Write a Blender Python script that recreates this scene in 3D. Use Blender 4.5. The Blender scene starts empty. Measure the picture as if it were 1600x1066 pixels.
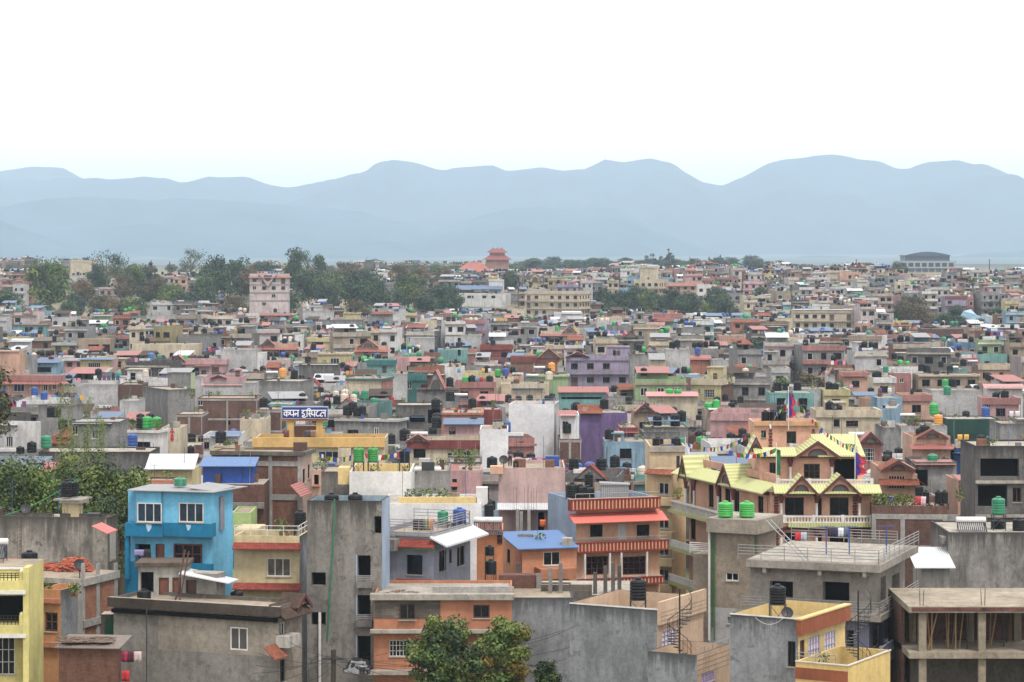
import bpy, bmesh, math, random
from math import radians as R, sin, cos, tan, pi
from mathutils import Vector, Matrix, noise as mnoise
sc = bpy.context.scene
col = sc.collection
random.seed(7)
# ---------------------------------------------------------------- camera, world, sun, exposure
F, CX, HY, CH = 4000.0, 800.0, 385.0, 34.0      # focal length in photo pixels, principal column, horizon row, camera height
cam = bpy.data.objects.new('camera', bpy.data.cameras.new('camera')); col.objects.link(cam)
cam.data.sensor_width = 36; cam.data.lens = 36 * F / 1600; cam.data.shift_y = -(533 - HY) / 1600
cam.data.clip_start = 1; cam.data.clip_end = 40000
cam.location = (0, 0, CH); cam.rotation_euler = (R(90), 0, 0); sc.camera = cam
SUN_EL, SUN_AZ = 60, 150        # azimuth clockwise from +Y: behind the camera, to the right
w = bpy.data.worlds.new('World'); sc.world = w; w.use_nodes = True
nt = w.node_tree; bg = nt.nodes['Background']
sky = nt.nodes.new('ShaderNodeTexSky'); sky.sky_type = 'NISHITA'; sky.sun_disc = False
sky.sun_elevation = R(SUN_EL); sky.sun_rotation = R(SUN_AZ); sky.dust_density = 4
mx = nt.nodes.new('ShaderNodeMix'); mx.data_type = 'RGBA'; mx.inputs[0].default_value = 0.82
mx.inputs[7].default_value = (12.9, 12.5, 12.2, 1)   # the white overcast layer over the blue
nt.links.new(sky.outputs[0], mx.inputs[6]); nt.links.new(mx.outputs[2], bg.inputs[0])
bg.inputs[1].default_value = 0.14
sd = bpy.data.lights.new('sun', 'SUN'); sd.energy = 2.7; sd.angle = R(10); sd.color = (1, .96, .9)
sun = bpy.data.objects.new('sun', sd); col.objects.link(sun)
sv = Vector((sin(R(SUN_AZ)) * cos(R(SUN_EL)), cos(R(SUN_AZ)) * cos(R(SUN_EL)), sin(R(SUN_EL))))
sun.rotation_euler = sv.to_track_quat('Z', 'Y').to_euler(); sun.location = (0, 0, 300)
sc.view_settings.view_transform = 'Standard'; sc.view_settings.look = 'None'
sc.view_settings.exposure = 0.24; sc.view_settings.gamma = 1
sc.cycles.max_bounces = 6; sc.cycles.diffuse_bounces = 2; sc.cycles.glossy_bounces = 2; sc.cycles.volume_bounces = 1
sc.cycles.use_denoising = True

# ---------------------------------------------------------------- helpers
def wx(px, Y): return (px - CX) * Y / F
def wz(py, Y): return CH - (py - HY) * Y / F
def lin(c): return tuple((v / 255 / 12.92) if v <= 10 else ((v / 255 + .055) / 1.055) ** 2.4 for v in c)
def smooth(a, b, t):
    t = max(0, min(1, (t - a) / (b - a))); return t * t * (3 - 2 * t)
def ground(x, y):
    "height of the land: flat basin, then the bluff with the far quarter on top"
    n = mnoise.noise(Vector((x * .004, y * .004, 3))) * 2.2
    r = smooth(-60, 160, x)                     # the slope on the right begins nearer and rises gently
    z = 12 * smooth(930 - 120 * r, 1180 + 120 * r, y) + 3 * smooth(1250, 1900, y)
    z += n * smooth(850, 1100, y)
    z -= 18 * smooth(2600, 4000, y)
    return z
def alb(c, k=.8, ds=0.):
    "surface colour read off the photograph turned into an albedo"
    L = lin(c); g = .3 * L[0] + .6 * L[1] + .1 * L[2]; return tuple((x * (1 - ds) + g * ds) * k for x in L)
def setp(o, label=None, cat=None, group=None, kind=None):
    for k, v in (('label', label), ('category', cat), ('group', group), ('kind', kind)):
        if v: o[k] = v
    return o
USED = {}
def thing(name, label, cat, loc=(0, 0, 0), rz=0, group=None):
    o = bpy.data.objects.new(name, None); col.objects.link(o)
    o.location = loc; o.rotation_euler = (0, 0, rz); o.empty_display_size = .3
    return tag(o, label, cat, group)
def tag(o, label, cat, group=None):
    label = ' '.join(label.split())
    USED.setdefault(label, []).append(o)
    return setp(o, label, cat, group)
class MB:
    "collects shapes and links them as one mesh object"
    def __init__(s): s.v = []; s.f = []; s.m = []; s.mats = []
    def mi(s, m):
        if m not in s.mats: s.mats.append(m)
        return s.mats.index(m)
    def poly(s, pts, m):
        b = len(s.v); s.v += [tuple(p) for p in pts]; s.f.append(tuple(range(b, b + len(pts)))); s.m.append(s.mi(m))
    def mesh(s, pts, faces, m):
        b = len(s.v); s.v += [tuple(p) for p in pts]; k = s.mi(m)
        for f in faces: s.f.append(tuple(b + i for i in f)); s.m.append(k)
    def box(s, x0, x1, y0, y1, z0, z1, m, mt=None):
        if x0 > x1: x0, x1 = x1, x0
        if y0 > y1: y0, y1 = y1, y0
        if z0 > z1: z0, z1 = z1, z0
        P = [(x0, y0, z0), (x1, y0, z0), (x1, y1, z0), (x0, y1, z0), (x0, y0, z1), (x1, y0, z1), (x1, y1, z1), (x0, y1, z1)]
        s.mesh(P, [(0, 3, 2, 1), (0, 1, 5, 4), (1, 2, 6, 5), (2, 3, 7, 6), (3, 0, 4, 7)], m)
        s.mesh(P[4:], [(0, 1, 2, 3)], mt or m)
    def obox(s, c, hx, hy, hz, q, m):
        P = [Vector(c) + q @ Vector((a * hx, b * hy, d * hz)) for d in (-1, 1) for a, b in ((-1, -1), (1, -1), (1, 1), (-1, 1))]
        s.mesh(P, [(0, 3, 2, 1), (4, 5, 6, 7), (0, 1, 5, 4), (1, 2, 6, 5), (2, 3, 7, 6), (3, 0, 4, 7)], m)
    def tube(s, p, q, r, m, n=6, r2=None):
        p = Vector(p); q = Vector(q); d = q - p
        if d.length < 1e-6: return
        u = d.normalized(); a = u.orthogonal().normalized(); b = u.cross(a); r2 = r if r2 is None else r2
        P = [p + (a * cos(2 * pi * i / n) + b * sin(2 * pi * i / n)) * r for i in range(n)] + \
            [q + (a * cos(2 * pi * i / n) + b * sin(2 * pi * i / n)) * r2 for i in range(n)]
        s.mesh(P, [(i, (i + 1) % n, n + (i + 1) % n, n + i) for i in range(n)] + [tuple(range(n))[::-1], tuple(range(n, 2 * n))], m)
    def path(s, pts, r, m, n=5):
        for a, b in zip(pts, pts[1:]): s.tube(a, b, r, m, n)
    def lathe(s, prof, m, n=20, c=(0, 0, 0), axis='z'):
        P = []
        for r, z in prof:
            for i in range(n):
                a = 2 * pi * i / n; x, y = r * cos(a), r * sin(a)
                P.append((c[0] + x, c[1] + y, c[2] + z) if axis == 'z' else (c[0] + z, c[1] + x, c[2] + y))
        k = len(prof)
        fs = [(j * n + i, j * n + (i + 1) % n, (j + 1) * n + (i + 1) % n, (j + 1) * n + i) for j in range(k - 1) for i in range(n)]
        fs += [tuple(range(n))[::-1], tuple(range((k - 1) * n, k * n))]
        s.mesh(P, fs, m)
    def prism(s, prof, y0, y1, m, mside=None):
        "polygon in the xz plane pushed from y0 to y1"
        n = len(prof)
        P = [(x, y0, z) for x, z in prof] + [(x, y1, z) for x, z in prof]
        s.mesh(P, [tuple(range(n)), tuple(range(2 * n - 1, n - 1, -1))], m)
        s.mesh(P, [(i, i + n, (i + 1) % n + n, (i + 1) % n) for i in range(n)], mside or m)
    def data(s, name, smooth=False):
        me = bpy.data.meshes.new(name); me.from_pydata(s.v, [], s.f)
        for m in s.mats: me.materials.append(m)
        me.polygons.foreach_set('material_index', s.m)
        if smooth: me.polygons.foreach_set('use_smooth', [True] * len(s.f))
        me.update(); return me
    def build(s, name, parent=None, smooth=False):
        if not s.f: return None
        return link(name, s.data(name, smooth), parent)
def link(name, me, parent=None, loc=None, rz=0, sc_=None):
    o = bpy.data.objects.new(name, me); col.objects.link(o)
    if parent: o.parent = parent
    if loc: o.location = loc
    if rz: o.rotation_euler = (0, 0, rz)
    if sc_: o.scale = sc_
    return o
def dup(o, loc, rz=0, s=1, label=None, group=None):
    r = o.copy(); col.objects.link(r); r.location = loc; r.rotation_euler = (0, 0, rz)
    r.scale = (s, s, s) if not hasattr(s, '__len__') else s
    if label:
        label = ' '.join(label.split()); r['label'] = label; USED.setdefault(label, []).append(r)
    if group: r['group'] = group
    for ch in o.children:
        c = ch.copy(); col.objects.link(c); c.parent = r
        for g in ch.children:
            d = g.copy(); col.objects.link(d); d.parent = c
    return r

# ---------------------------------------------------------------- materials
MATS = {}
def newmat(key):
    m = bpy.data.materials.new(key); m.use_nodes = True; MATS[key] = m
    return m, m.node_tree, m.node_tree.nodes['Principled BSDF']
def N(t, typ, **kw):
    n = t.nodes.new(typ)
    for k, v in kw.items(): setattr(n, k, v)
    return n
def coords(t, sx=1, sy=1, sz=1):
    tc = N(t, 'ShaderNodeTexCoord'); oi = N(t, 'ShaderNodeObjectInfo')
    ml = N(t, 'ShaderNodeMath', operation='MULTIPLY'); ml.inputs[1].default_value = 173
    t.links.new(oi.outputs['Random'], ml.inputs[0])
    ad = N(t, 'ShaderNodeVectorMath', operation='ADD'); t.links.new(tc.outputs['Object'], ad.inputs[0]); t.links.new(ml.outputs[0], ad.inputs[1])
    mp = N(t, 'ShaderNodeMapping'); mp.inputs['Scale'].default_value = (sx, sy, sz); t.links.new(ad.outputs[0], mp.inputs[0])
    return mp.outputs[0]
def noi(t, vec, scale, detail=4, rough=.6):
    n = N(t, 'ShaderNodeTexNoise'); n.inputs['Scale'].default_value = scale; n.inputs['Detail'].default_value = detail
    n.inputs['Roughness'].default_value = rough; t.links.new(vec, n.inputs['Vector']); return n.outputs['Fac']
def ramp(t, fac, stops):
    n = N(t, 'ShaderNodeValToRGB'); t.links.new(fac, n.inputs[0]); e = n.color_ramp.elements
    while len(e) < len(stops): e.new(.5)
    for k, (p, c) in zip(e, stops): k.position = p; k.color = (c, c, c, 1) if not hasattr(c, '__len__') else (*c, 1)
    return n.outputs[0]
def mixc(t, fac, a, b, mode='MIX'):
    n = N(t, 'ShaderNodeMix', data_type='RGBA', blend_type=mode)
    for i, v in ((0, fac), (6, a), (7, b)):
        if hasattr(v, 'is_linked') or hasattr(v, 'links'): t.links.new(v, n.inputs[i])
        else: n.inputs[i].default_value = v if i == 0 else (*v, 1)
    return n.outputs[2]
def bump(t, bs, h, dist=.02, st=.5):
    b = N(t, 'ShaderNodeBump'); b.inputs['Strength'].default_value = st; b.inputs['Distance'].default_value = dist
    t.links.new(h, b.inputs['Height']); t.links.new(b.outputs[0], bs.inputs['Normal'])
def paint(c, dirt=.35, rough=.8, ds=.03):
    "painted render with rain streaks and patches of grime"
    key = 'paint_%02x%02x%02x_%d%d' % (*c, dirt * 100, ds * 100)
    if key in MATS: return MATS[key]
    m, t, b = newmat(key); L = alb(c, .72, ds)
    v = coords(t); vs = coords(t, 1.5, 1.5, .22)
    a = ramp(t, noi(t, v, .35, 5), [(.32, .72), (.62, 1)])
    s = ramp(t, noi(t, vs, 1.2, 4, .7), [(.36, .45), (.56, 1)])
    f = ramp(t, noi(t, v, 4, 6, .7), [(.3, .84), (.7, 1.1)])
    c0 = mixc(t, 1.0, a, f, 'MULTIPLY'); c1 = mixc(t, dirt, c0, s, 'MULTIPLY'); c2 = mixc(t, 1.0, L, c1, 'MULTIPLY')
    grime = tuple(x * .45 + .02 for x in L)
    g = ramp(t, noi(t, vs, .55, 5, .75), [(.52, 0), (.72, 1)])
    gm = N(t, 'ShaderNodeMath', operation='MULTIPLY'); t.links.new(g, gm.inputs[0]); gm.inputs[1].default_value = dirt * .8
    t.links.new(mixc(t, gm.outputs[0], c2, grime), b.inputs['Base Color']); b.inputs['Roughness'].default_value = rough
    b.inputs['Specular IOR Level'].default_value = .25
    bump(t, b, noi(t, v, 9, 4), .015, .35)
    return m
def concrete(tone=(122, 118, 114), stain=.5, key2=''):
    key = 'concrete_%02x%02x%02x_%d%s' % (*tone, stain * 100, key2)
    if key in MATS: return MATS[key]
    m, t, b = newmat(key); L = alb(tone, .92)
    v = coords(t); vs = coords(t, 1.1, 1.1, .3)
    big = ramp(t, noi(t, v, .28, 6, .65), [(.3, .7), (.5, .97), (.72, 1.2)])
    fine = ramp(t, noi(t, v, 3.0, 7, .78), [(.3, .66), (.5, .98), (.7, 1.22)])
    c1 = mixc(t, 1.0, big, fine, 'MULTIPLY'); c2 = mixc(t, 1.0, L, c1, 'MULTIPLY')
    st = ramp(t, noi(t, vs, .9, 6, .75), [(.46, 0), (.66, 1)])
    pt = ramp(t, noi(t, v, 1.1, 7, .75), [(.56, 0), (.63, 1)])
    mxx = N(t, 'ShaderNodeMath', operation='MAXIMUM'); t.links.new(st, mxx.inputs[0]); t.links.new(pt, mxx.inputs[1])
    gm = N(t, 'ShaderNodeMath', operation='MULTIPLY'); t.links.new(mxx.outputs[0], gm.inputs[0]); gm.inputs[1].default_value = stain
    c3 = mixc(t, gm.outputs[0], c2, tuple(x * .33 for x in L))
    # pour lines, and mould that has run down from the wall head
    tc = N(t, 'ShaderNodeTexCoord'); sp = N(t, 'ShaderNodeSeparateXYZ'); t.links.new(tc.outputs['Object'], sp.inputs[0])
    at = N(t, 'ShaderNodeAttribute', attribute_type='OBJECT', attribute_name='zt')
    M = lambda op, a, b_: (lambda n: ([t.links.new(k, n.inputs[i]) if hasattr(k, 'links') else setattr(n.inputs[i], 'default_value', k) for i, k in enumerate((a, b_))], n.outputs[0])[1])(N(t, 'ShaderNodeMath', operation=op))
    dep = M('SUBTRACT', at.outputs['Fac'], sp.outputs[2]); has = M('GREATER_THAN', at.outputs['Fac'], .5)
    run = ramp(t, noi(t, coords(t, 1.6, 1.6, .1), 1.0, 5, .75), [(.38, 0), (.66, 1)])
    lim_ = M('MULTIPLY', run, 3.4 if stain > .6 else 1.8); near = M('SUBTRACT', 1.0, M('DIVIDE', dep, M('ADD', lim_, .25)))
    nn = N(t, 'ShaderNodeClamp'); t.links.new(near, nn.inputs[0]); mo = M('MULTIPLY', M('MULTIPLY', nn.outputs[0], has), min(1, stain * 1.5))
    c3 = mixc(t, mo, c3, tuple(x * .2 for x in L))
    fr = M('FRACT', M('ADD', M('MULTIPLY', sp.outputs[2], .62), M('MULTIPLY', noi(t, v, 1.3, 4), .1)), 0); ln = ramp(t, fr, [(0, .45), (.03, 0)])
    c3 = mixc(t, M('MULTIPLY', ln, ramp(t, noi(t, v, .7, 4), [(.45, 0), (.6, .8)])), c3, tuple(x * .45 for x in L))
    t.links.new(c3, b.inputs['Base Color']); b.inputs['Roughness'].default_value = .9
    b.inputs['Specular IOR Level'].default_value = .2
    bump(t, b, noi(t, v, 4, 6), .03, .5)
    return m
def brick(c=(142, 88, 66), mortar=(120, 108, 98), sc_=1.0, key2=''):
    key = 'brick_%02x%02x%02x%s' % (*c, key2)
    if key in MATS: return MATS[key]
    m, t, b = newmat(key)
    tc = N(t, 'ShaderNodeTexCoord'); sp = N(t, 'ShaderNodeSeparateXYZ'); t.links.new(tc.outputs['Object'], sp.inputs[0])
    ad = N(t, 'ShaderNodeMath', operation='ADD'); t.links.new(sp.outputs[0], ad.inputs[0]); t.links.new(sp.outputs[1], ad.inputs[1])
    cb = N(t, 'ShaderNodeCombineXYZ'); t.links.new(ad.outputs[0], cb.inputs[0]); t.links.new(sp.outputs[2], cb.inputs[1])
    bt = N(t, 'ShaderNodeTexBrick'); t.links.new(cb.outputs[0], bt.inputs['Vector'])
    bt.inputs['Scale'].default_value = 1; bt.inputs['Brick Width'].default_value = .25 * sc_; bt.inputs['Row Height'].default_value = .09 * sc_
    bt.inputs['Mortar Size'].default_value = .012 * sc_; bt.inputs['Mortar Smooth'].default_value = .3
    L = alb(c, .8, .1); bt.inputs['Color1'].default_value = (*L, 1); bt.inputs['Color2'].default_value = (*(x * .62 for x in L), 1)
    bt.inputs['Mortar'].default_value = (*lin(mortar), 1)
    v = coords(t)
    big = ramp(t, noi(t, v, .4, 5), [(.3, .68), (.7, 1.15)])
    st = ramp(t, noi(t, coords(t, 1, 1, .3), 1.6, 6, .75), [(.5, 0), (.66, .7)])
    t.links.new(mixc(t, st, mixc(t, 1.0, bt.outputs[0], big, 'MULTIPLY'), tuple(x * .35 for x in L)), b.inputs['Base Color']); b.inputs['Roughness'].default_value = .9
    b.inputs['Specular IOR Level'].default_value = .2
    bump(t, b, noi(t, v, 8, 3), .02, .4)
    return m
def plain(c, rough=.5, metal=0, var=.15, spec=.5, key2=''):
    key = 'plain_%02x%02x%02x_%d_%d%s' % (*c, rough * 100, metal * 100, key2)
    if key in MATS: return MATS[key]
    m, t, b = newmat(key); L = alb(c, .82, .08); v = coords(t)
    f = ramp(t, noi(t, v, 1.7, 5), [(.3, 1 - var * 1.6), (.7, 1 + var * .6)])
    t.links.new(mixc(t, 1.0, L, f, 'MULTIPLY'), b.inputs['Base Color'])
    b.inputs['Roughness'].default_value = rough; b.inputs['Metallic'].default_value = metal
    b.inputs['Specular IOR Level'].default_value = spec
    return m
def sheet(c, pitch=.16, axis='x', rough=.55, rust=.25):
    "corrugated metal"
    key = 'sheet_%02x%02x%02x_%s%d' % (*c, axis, pitch * 100)
    if key in MATS: return MATS[key]
    m, t, b = newmat(key); L = alb(c, 1.15, .12)
    tc = N(t, 'ShaderNodeTexCoord'); wv = N(t, 'ShaderNodeTexWave'); wv.bands_direction = axis.upper()
    wv.inputs['Scale'].default_value = 1 / pitch / 3.18; t.links.new(tc.outputs['Object'], wv.inputs[0])
    v = coords(t); st = ramp(t, noi(t, v, 1.1, 6, .7), [(.4, 0), (.75, rust)])
    f = ramp(t, wv.outputs['Fac'], [(0, .78), (1, 1.05)])
    c1 = mixc(t, 1.0, L, f, 'MULTIPLY')
    t.links.new(mixc(t, st, c1, tuple(x * .4 + .03 for x in L)), b.inputs['Base Color'])
    b.inputs['Roughness'].default_value = rough; b.inputs['Specular IOR Level'].default_value = .35
    bump(t, b, wv.outputs['Fac'], .04, .9)
    return m
def tiles(c, sx=.3, sz=.12):
    "fish-scale roof tiles as colour and relief"
    key = 'tiles_%02x%02x%02x' % c
    if key in MATS: return MATS[key]
    m = brick(c, tuple(int(x * .5) for x in c), 1.0, 'tile'); MATS[key] = m
    return m
def leafmat(c, c2, key2=''):
    key = 'leaf_%02x%02x%02x%s' % (*c, key2)
    if key in MATS: return MATS[key]
    m, t, b = newmat(key)
    v = coords(t); n1 = ramp(t, noi(t, v, .45, 3), [(.35, 0), (.65, 1)]); n2 = ramp(t, noi(t, v, 6, 3), [(.3, .65), (.7, 1.3)])
    c1 = mixc(t, n1, alb(c, .72), alb(c2, .72)); t.links.new(mixc(t, 1.0, c1, n2, 'MULTIPLY'), b.inputs['Base Color'])
    b.inputs['Roughness'].default_value = .6; b.inputs['Specular IOR Level'].default_value = .25
    return m
GREY = concrete(); GREYL = concrete((150, 147, 143), .35); GREYD = concrete((98, 94, 88), .6); GREYB = concrete((128, 130, 133), .6)
MOLD = concrete((150, 143, 134), .95); BROWNG = concrete((118, 108, 96), .35); SLAB = concrete((158, 152, 142), .55); TERR = concrete((150, 138, 122), .45)
BRICK = brick(); BRICK2 = brick((118, 78, 66), (104, 94, 88), 1, 'b'); BLOCK = brick((118, 108, 98), (82, 76, 70), 1.6, 'k')
WHITE = paint((196, 194, 192), .25); TRIM = plain((214, 212, 208), .6); RAIL = plain((150, 150, 152), .4, .3)
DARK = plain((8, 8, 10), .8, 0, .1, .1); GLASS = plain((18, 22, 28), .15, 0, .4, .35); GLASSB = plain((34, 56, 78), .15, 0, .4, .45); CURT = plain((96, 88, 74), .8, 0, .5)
WOOD = plain((84, 52, 40), .6, 0, .3); WOODR = plain((96, 34, 34), .55, 0, .3); DOORB = plain((122, 66, 48), .6, 0, .3); STEEL = plain((70, 70, 74), .45, .5)
RUST = plain((96, 66, 52), .8); BLACKM = plain((22, 22, 24), .5); LOUV = plain((74, 72, 68), .6)
TANKK = plain((18, 20, 24), .5, 0, .4, .25); TANKG = plain((28, 158, 62), .35, 0, .12); TANKT = plain((24, 128, 92), .38, 0, .12); TANKB = plain((32, 74, 150), .38, 0, .12)
TANKO = plain((226, 150, 44), .4); TANKW = plain((200, 198, 190), .4); TANKC = plain((206, 190, 172), .5); TANKL = plain((50, 108, 168), .4)
ROOFR = sheet((146, 86, 78), rust=.4); ROOFW = sheet((178, 180, 184), rust=.12); ROOFB = sheet((72, 108, 156)); ROOFG = sheet((132, 132, 134), rust=.4); ROOFB2 = sheet((78, 100, 130), rust=.4); ROOFW2 = sheet((176, 178, 182), rust=.35); SHEDB = sheet((34, 74, 150), .9, 'x', rust=.1)
YROOF = sheet((166, 168, 108), .22, 'x', .5, .12); TILER = tiles((158, 72, 60)); TILEO = tiles((160, 92, 68)); TILEB = tiles((92, 74, 62))
REDP = paint((138, 52, 46), .3); LAV = plain((168, 150, 190), .5); GREENT = plain((52, 104, 56), .5); MAROON = plain((92, 40, 36), .6, 0, .25)
# ---------------------------------------------------------------- land
def grid_mesh(xs, ys, fz, m, name, kind='structure'):
    V = [(x, y, fz(x, y)) for y in ys for x in xs]; n = len(xs)
    Fc = [(j * n + i, j * n + i + 1, (j + 1) * n + i + 1, (j + 1) * n + i) for j in range(len(ys) - 1) for i in range(n - 1)]
    me = bpy.data.meshes.new(name); me.from_pydata(V, [], Fc); me.materials.append(m)
    me.polygons.foreach_set('use_smooth', [True] * len(Fc))
    return setp(link(name, me), kind=kind)
def earthmat():
    m, t, b = newmat('earth'); v = N(t, 'ShaderNodeTexCoord').outputs['Object']
    n1 = ramp(t, noi(t, v, .03, 6), [(.42, 0), (.58, 1)]); n2 = ramp(t, noi(t, v, .4, 6), [(.3, .6), (.7, 1.25)])
    c = mixc(t, n1, lin((122, 108, 90)), lin((74, 84, 56)))
    sp = N(t, 'ShaderNodeSeparateXYZ'); t.links.new(v, sp.inputs[0]); fr = N(t, 'ShaderNodeMapRange'); t.links.new(sp.outputs[1], fr.inputs[0]); fr.inputs[1].default_value = 2000; fr.inputs[2].default_value = 2600
    wood = mixc(t, ramp(t, noi(t, v, .004, 8, .7), [(.4, 0), (.6, 1)]), lin((48, 64, 68)), lin((74, 90, 90)))
    t.links.new(mixc(t, fr.outputs[0], mixc(t, 1.0, c, n2, 'MULTIPLY'), wood), b.inputs['Base Color']); b.inputs['Roughness'].default_value = .95
    return m
xs = [-17500.] + [i * 1000. for i in range(-9, -1)] + [-1500., -1000., -800.] + [i * 40. for i in range(-15, 16)] + [800., 1000., 1500.] + [i * 1000. for i in range(2, 10)] + [17500.]
ys = [-400., 0., 100.] + [200. + 50 * i for i in range(12)] + [820. + 25 * i for i in range(40)] + [1900., 2100., 2400., 2700., 3000., 3500., 4000., 4600., 5500., 7000., 9000., 13000., 21500.]
grid_mesh(xs, ys, lambda x, y: ground(x, y), earthmat(), 'ground')

def hillmat(name, c):
    m, t, b = newmat(name); v = N(t, 'ShaderNodeTexCoord').outputs['Object']
    n1 = ramp(t, noi(t, v,   .002, 8, .7), [(.35, .7), (.7, 1.3)])
    t.links.new(mixc(t, 1.0, lin(c), n1, 'MULTIPLY'), b.inputs['Base Color']); b.inputs['Roughness'].default_value = 1
    b.inputs['Specular IOR Level'].default_value = .05
    return m
def ridge(name, Y, prof, wid, c, rough=1.0, seed=0, ext=2600):
    "a real ridge: crest height read along the skyline, slopes front and back with spurs and gullies"
    pr = sorted(prof)
    def crest(px):
        if px <= pr[0][0]: return pr[0][1]
        for (a, za), (b_, zb) in zip(pr, pr[1:]):
            if px <= b_:
                t = (px - a) / (b_ - a); t = t * t * (3 - 2 * t) * .5 + t * .5
                return za + (zb - za) * t
        return pr[-1][1]
    n = 300; X = [(-.5 + i / n) * 2 * ext for i in range(n + 1)]; rows = [-1, -.8, -.62, -.48, -.36, -.26, -.17, -.09, -.04, 0, .05, .14, .3, .5, 1]
    V = []
    for r in rows:
        for x in X:
            px = CX + F * x / Y
            h = wz(crest(px), Y)
            h += rough * (mnoise.fractal(Vector((x * .0045, seed, 0)), 1., 2., 7) * 20)
            f = max(0, 1 - abs(r)) ** 1.15
            y = Y + r * wid + wid * .16 * mnoise.noise(Vector((x * .0013, seed + 5, 0)))
            sp = mnoise.fractal(Vector((x * .002, y * .002, seed)), 1., 2., 5) * (h + 20) * .5 * (1 - f) * (1 - abs(r)) * 2.2
            V.append((x, y, -22 + (h + 22) * f + sp * (0 if r == 0 else 1)))
    k = n + 1
    Fc = [(j * k + i, j * k + i + 1, (j + 1) * k + i + 1, (j + 1) * k + i) for j in range(len(rows) - 1) for i in range(n)]
    me = bpy.data.meshes.new(name); me.from_pydata(V, [], Fc); me.materials.append(hillmat(name + '_slope', c))
    me.polygons.foreach_set('use_smooth', [True] * len(Fc))
    setp(link(name, me), kind='structure')
ridge('mountains', 13500, [(-300, 300), (0, 282), (60, 280), (120, 277), (180, 283), (230, 279), (262, 280), (290, 285), (330, 277), (380, 276), (425, 290), (455, 291), (490, 284), (530, 276), (565, 270), (590, 254),
      (615, 250), (650, 256), (690, 265), (715, 259), (745, 261), (768, 258), (792, 267), (850, 266), (912, 263), (945, 252), (968, 256), (1015, 247), (1045, 255), (1080, 272), (1102, 286), (1130, 290),
      (1155, 279), (1200, 256), (1240, 248), (1300, 240), (1350, 248), (1420, 261), (1450, 253), (1480, 250), (1530, 258), (1600, 280), (1800, 300)], 2400, (50, 66, 74), 1.0, 1, 5200)
ridge('mountains', 14600, [(-300, 262), (0, 267), (60, 261), (95, 262), (116, 274), (160, 300), (260, 330), (1800, 340)], 1900, (58, 74, 78), .8, 9, 5200)
ridge('mountains', 10800, [(-300, 350), (0, 322), (60, 312), (115, 304), (170, 311), (250, 313), (340, 311), (420, 320), (480, 323), (560, 330), (615, 345), (680, 357), (720, 346), (760, 335), (810, 325), (850, 322),
      (905, 328), (955, 325), (985, 332), (1010, 350), (1060, 372), (1130, 400), (1250, 410), (1400, 415), (1800, 420)], 1900, (52, 72, 82), .8, 2, 4300)
ridge('hills', 8600, [(-300, 330), (0, 342), (50, 362), (110, 384), (250, 408), (320, 390), (345, 378), (380, 373), (420, 384), (450, 392), (485, 378), (540, 380), (580, 376), (620, 382), (680, 398), (760, 410), (1100, 412), (1300, 400),
      (1420, 404), (1600, 392), (1800, 380)], 1200, (62, 84, 92), .5, 3, 3400)
# ---------------------------------------------------------------- haze: one closed box of even air
hz = MB(); m, t, b = newmat('haze_air'); t.nodes.remove(b)
pv = N(t, 'ShaderNodeVolumePrincipled'); pv.inputs['Color'].default_value = (.58, .735, .89, 1); pv.inputs['Density'].default_value = .00009
pv.inputs['Anisotropy'].default_value = 0.0
t.links.new(pv.outputs[0], t.nodes['Material Output'].inputs['Volume'])
hz.box(-17600, 17600, -450, 21600, -60, 610, m)
setp(hz.build('haze'), kind='stuff')
# ---------------------------------------------------------------- building kit
CLAIMS = []      # (px0, px1, y_top, y_visible_bottom, Y, world x0, x1, y0, y1)
WINSPEC = {      # frame, pane, columns, rows, recess, frame width
 'w': (TRIM, GLASS, 2, 1, .14, .07), 'w3': (TRIM, GLASSB, 3, 1, .14, .07), 'wc': (TRIM, CURT, 3, 1, .14, .07), 'g': (TRIM, GLASS, 6, 3, .12, .045), 'g3': (TRIM, GLASS, 3, 3, .12, .05),
 'b': (WOOD, GLASS, 2, 1, .14, .08), 'b3': (WOOD, GLASS, 3, 2, .14, .07), 'r': (WOODR, GLASS, 3, 2, .05, .11), 'rb': (WOODR, GLASS, 4, 3, .12, .07),
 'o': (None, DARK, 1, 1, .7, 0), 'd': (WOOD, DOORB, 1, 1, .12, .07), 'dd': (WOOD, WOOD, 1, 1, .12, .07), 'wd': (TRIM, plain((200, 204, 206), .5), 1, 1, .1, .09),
 's': (TRIM, LOUV, 2, 1, .08, .08), 'l': (LAV, TRIM, 4, 4, .08, .06), 'dk': (BLACKM, GLASS, 2, 1, .14, .05), 'bb': (WOOD, GLASS, 2, 2, .16, .12), 'sh': (STEEL, STEEL, 1, 1, .1, .04)}
WCACHE = {}; ROOFS = []
SPLIT = {'railing', 'balcony_column', 'column', 'pediment', 'balcony', 'carved_column', 'column_stub', 'stair_tower', 'metal_roof', 'bay', 'skirt_roof', 'tile_band', 'tile_skirt', 'balcony_band', 'stair_door', 'sign_column', 'balcony_slab', 'bracket', 'fascia', 'balcony_parapet', 'striped_parapet'}
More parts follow.
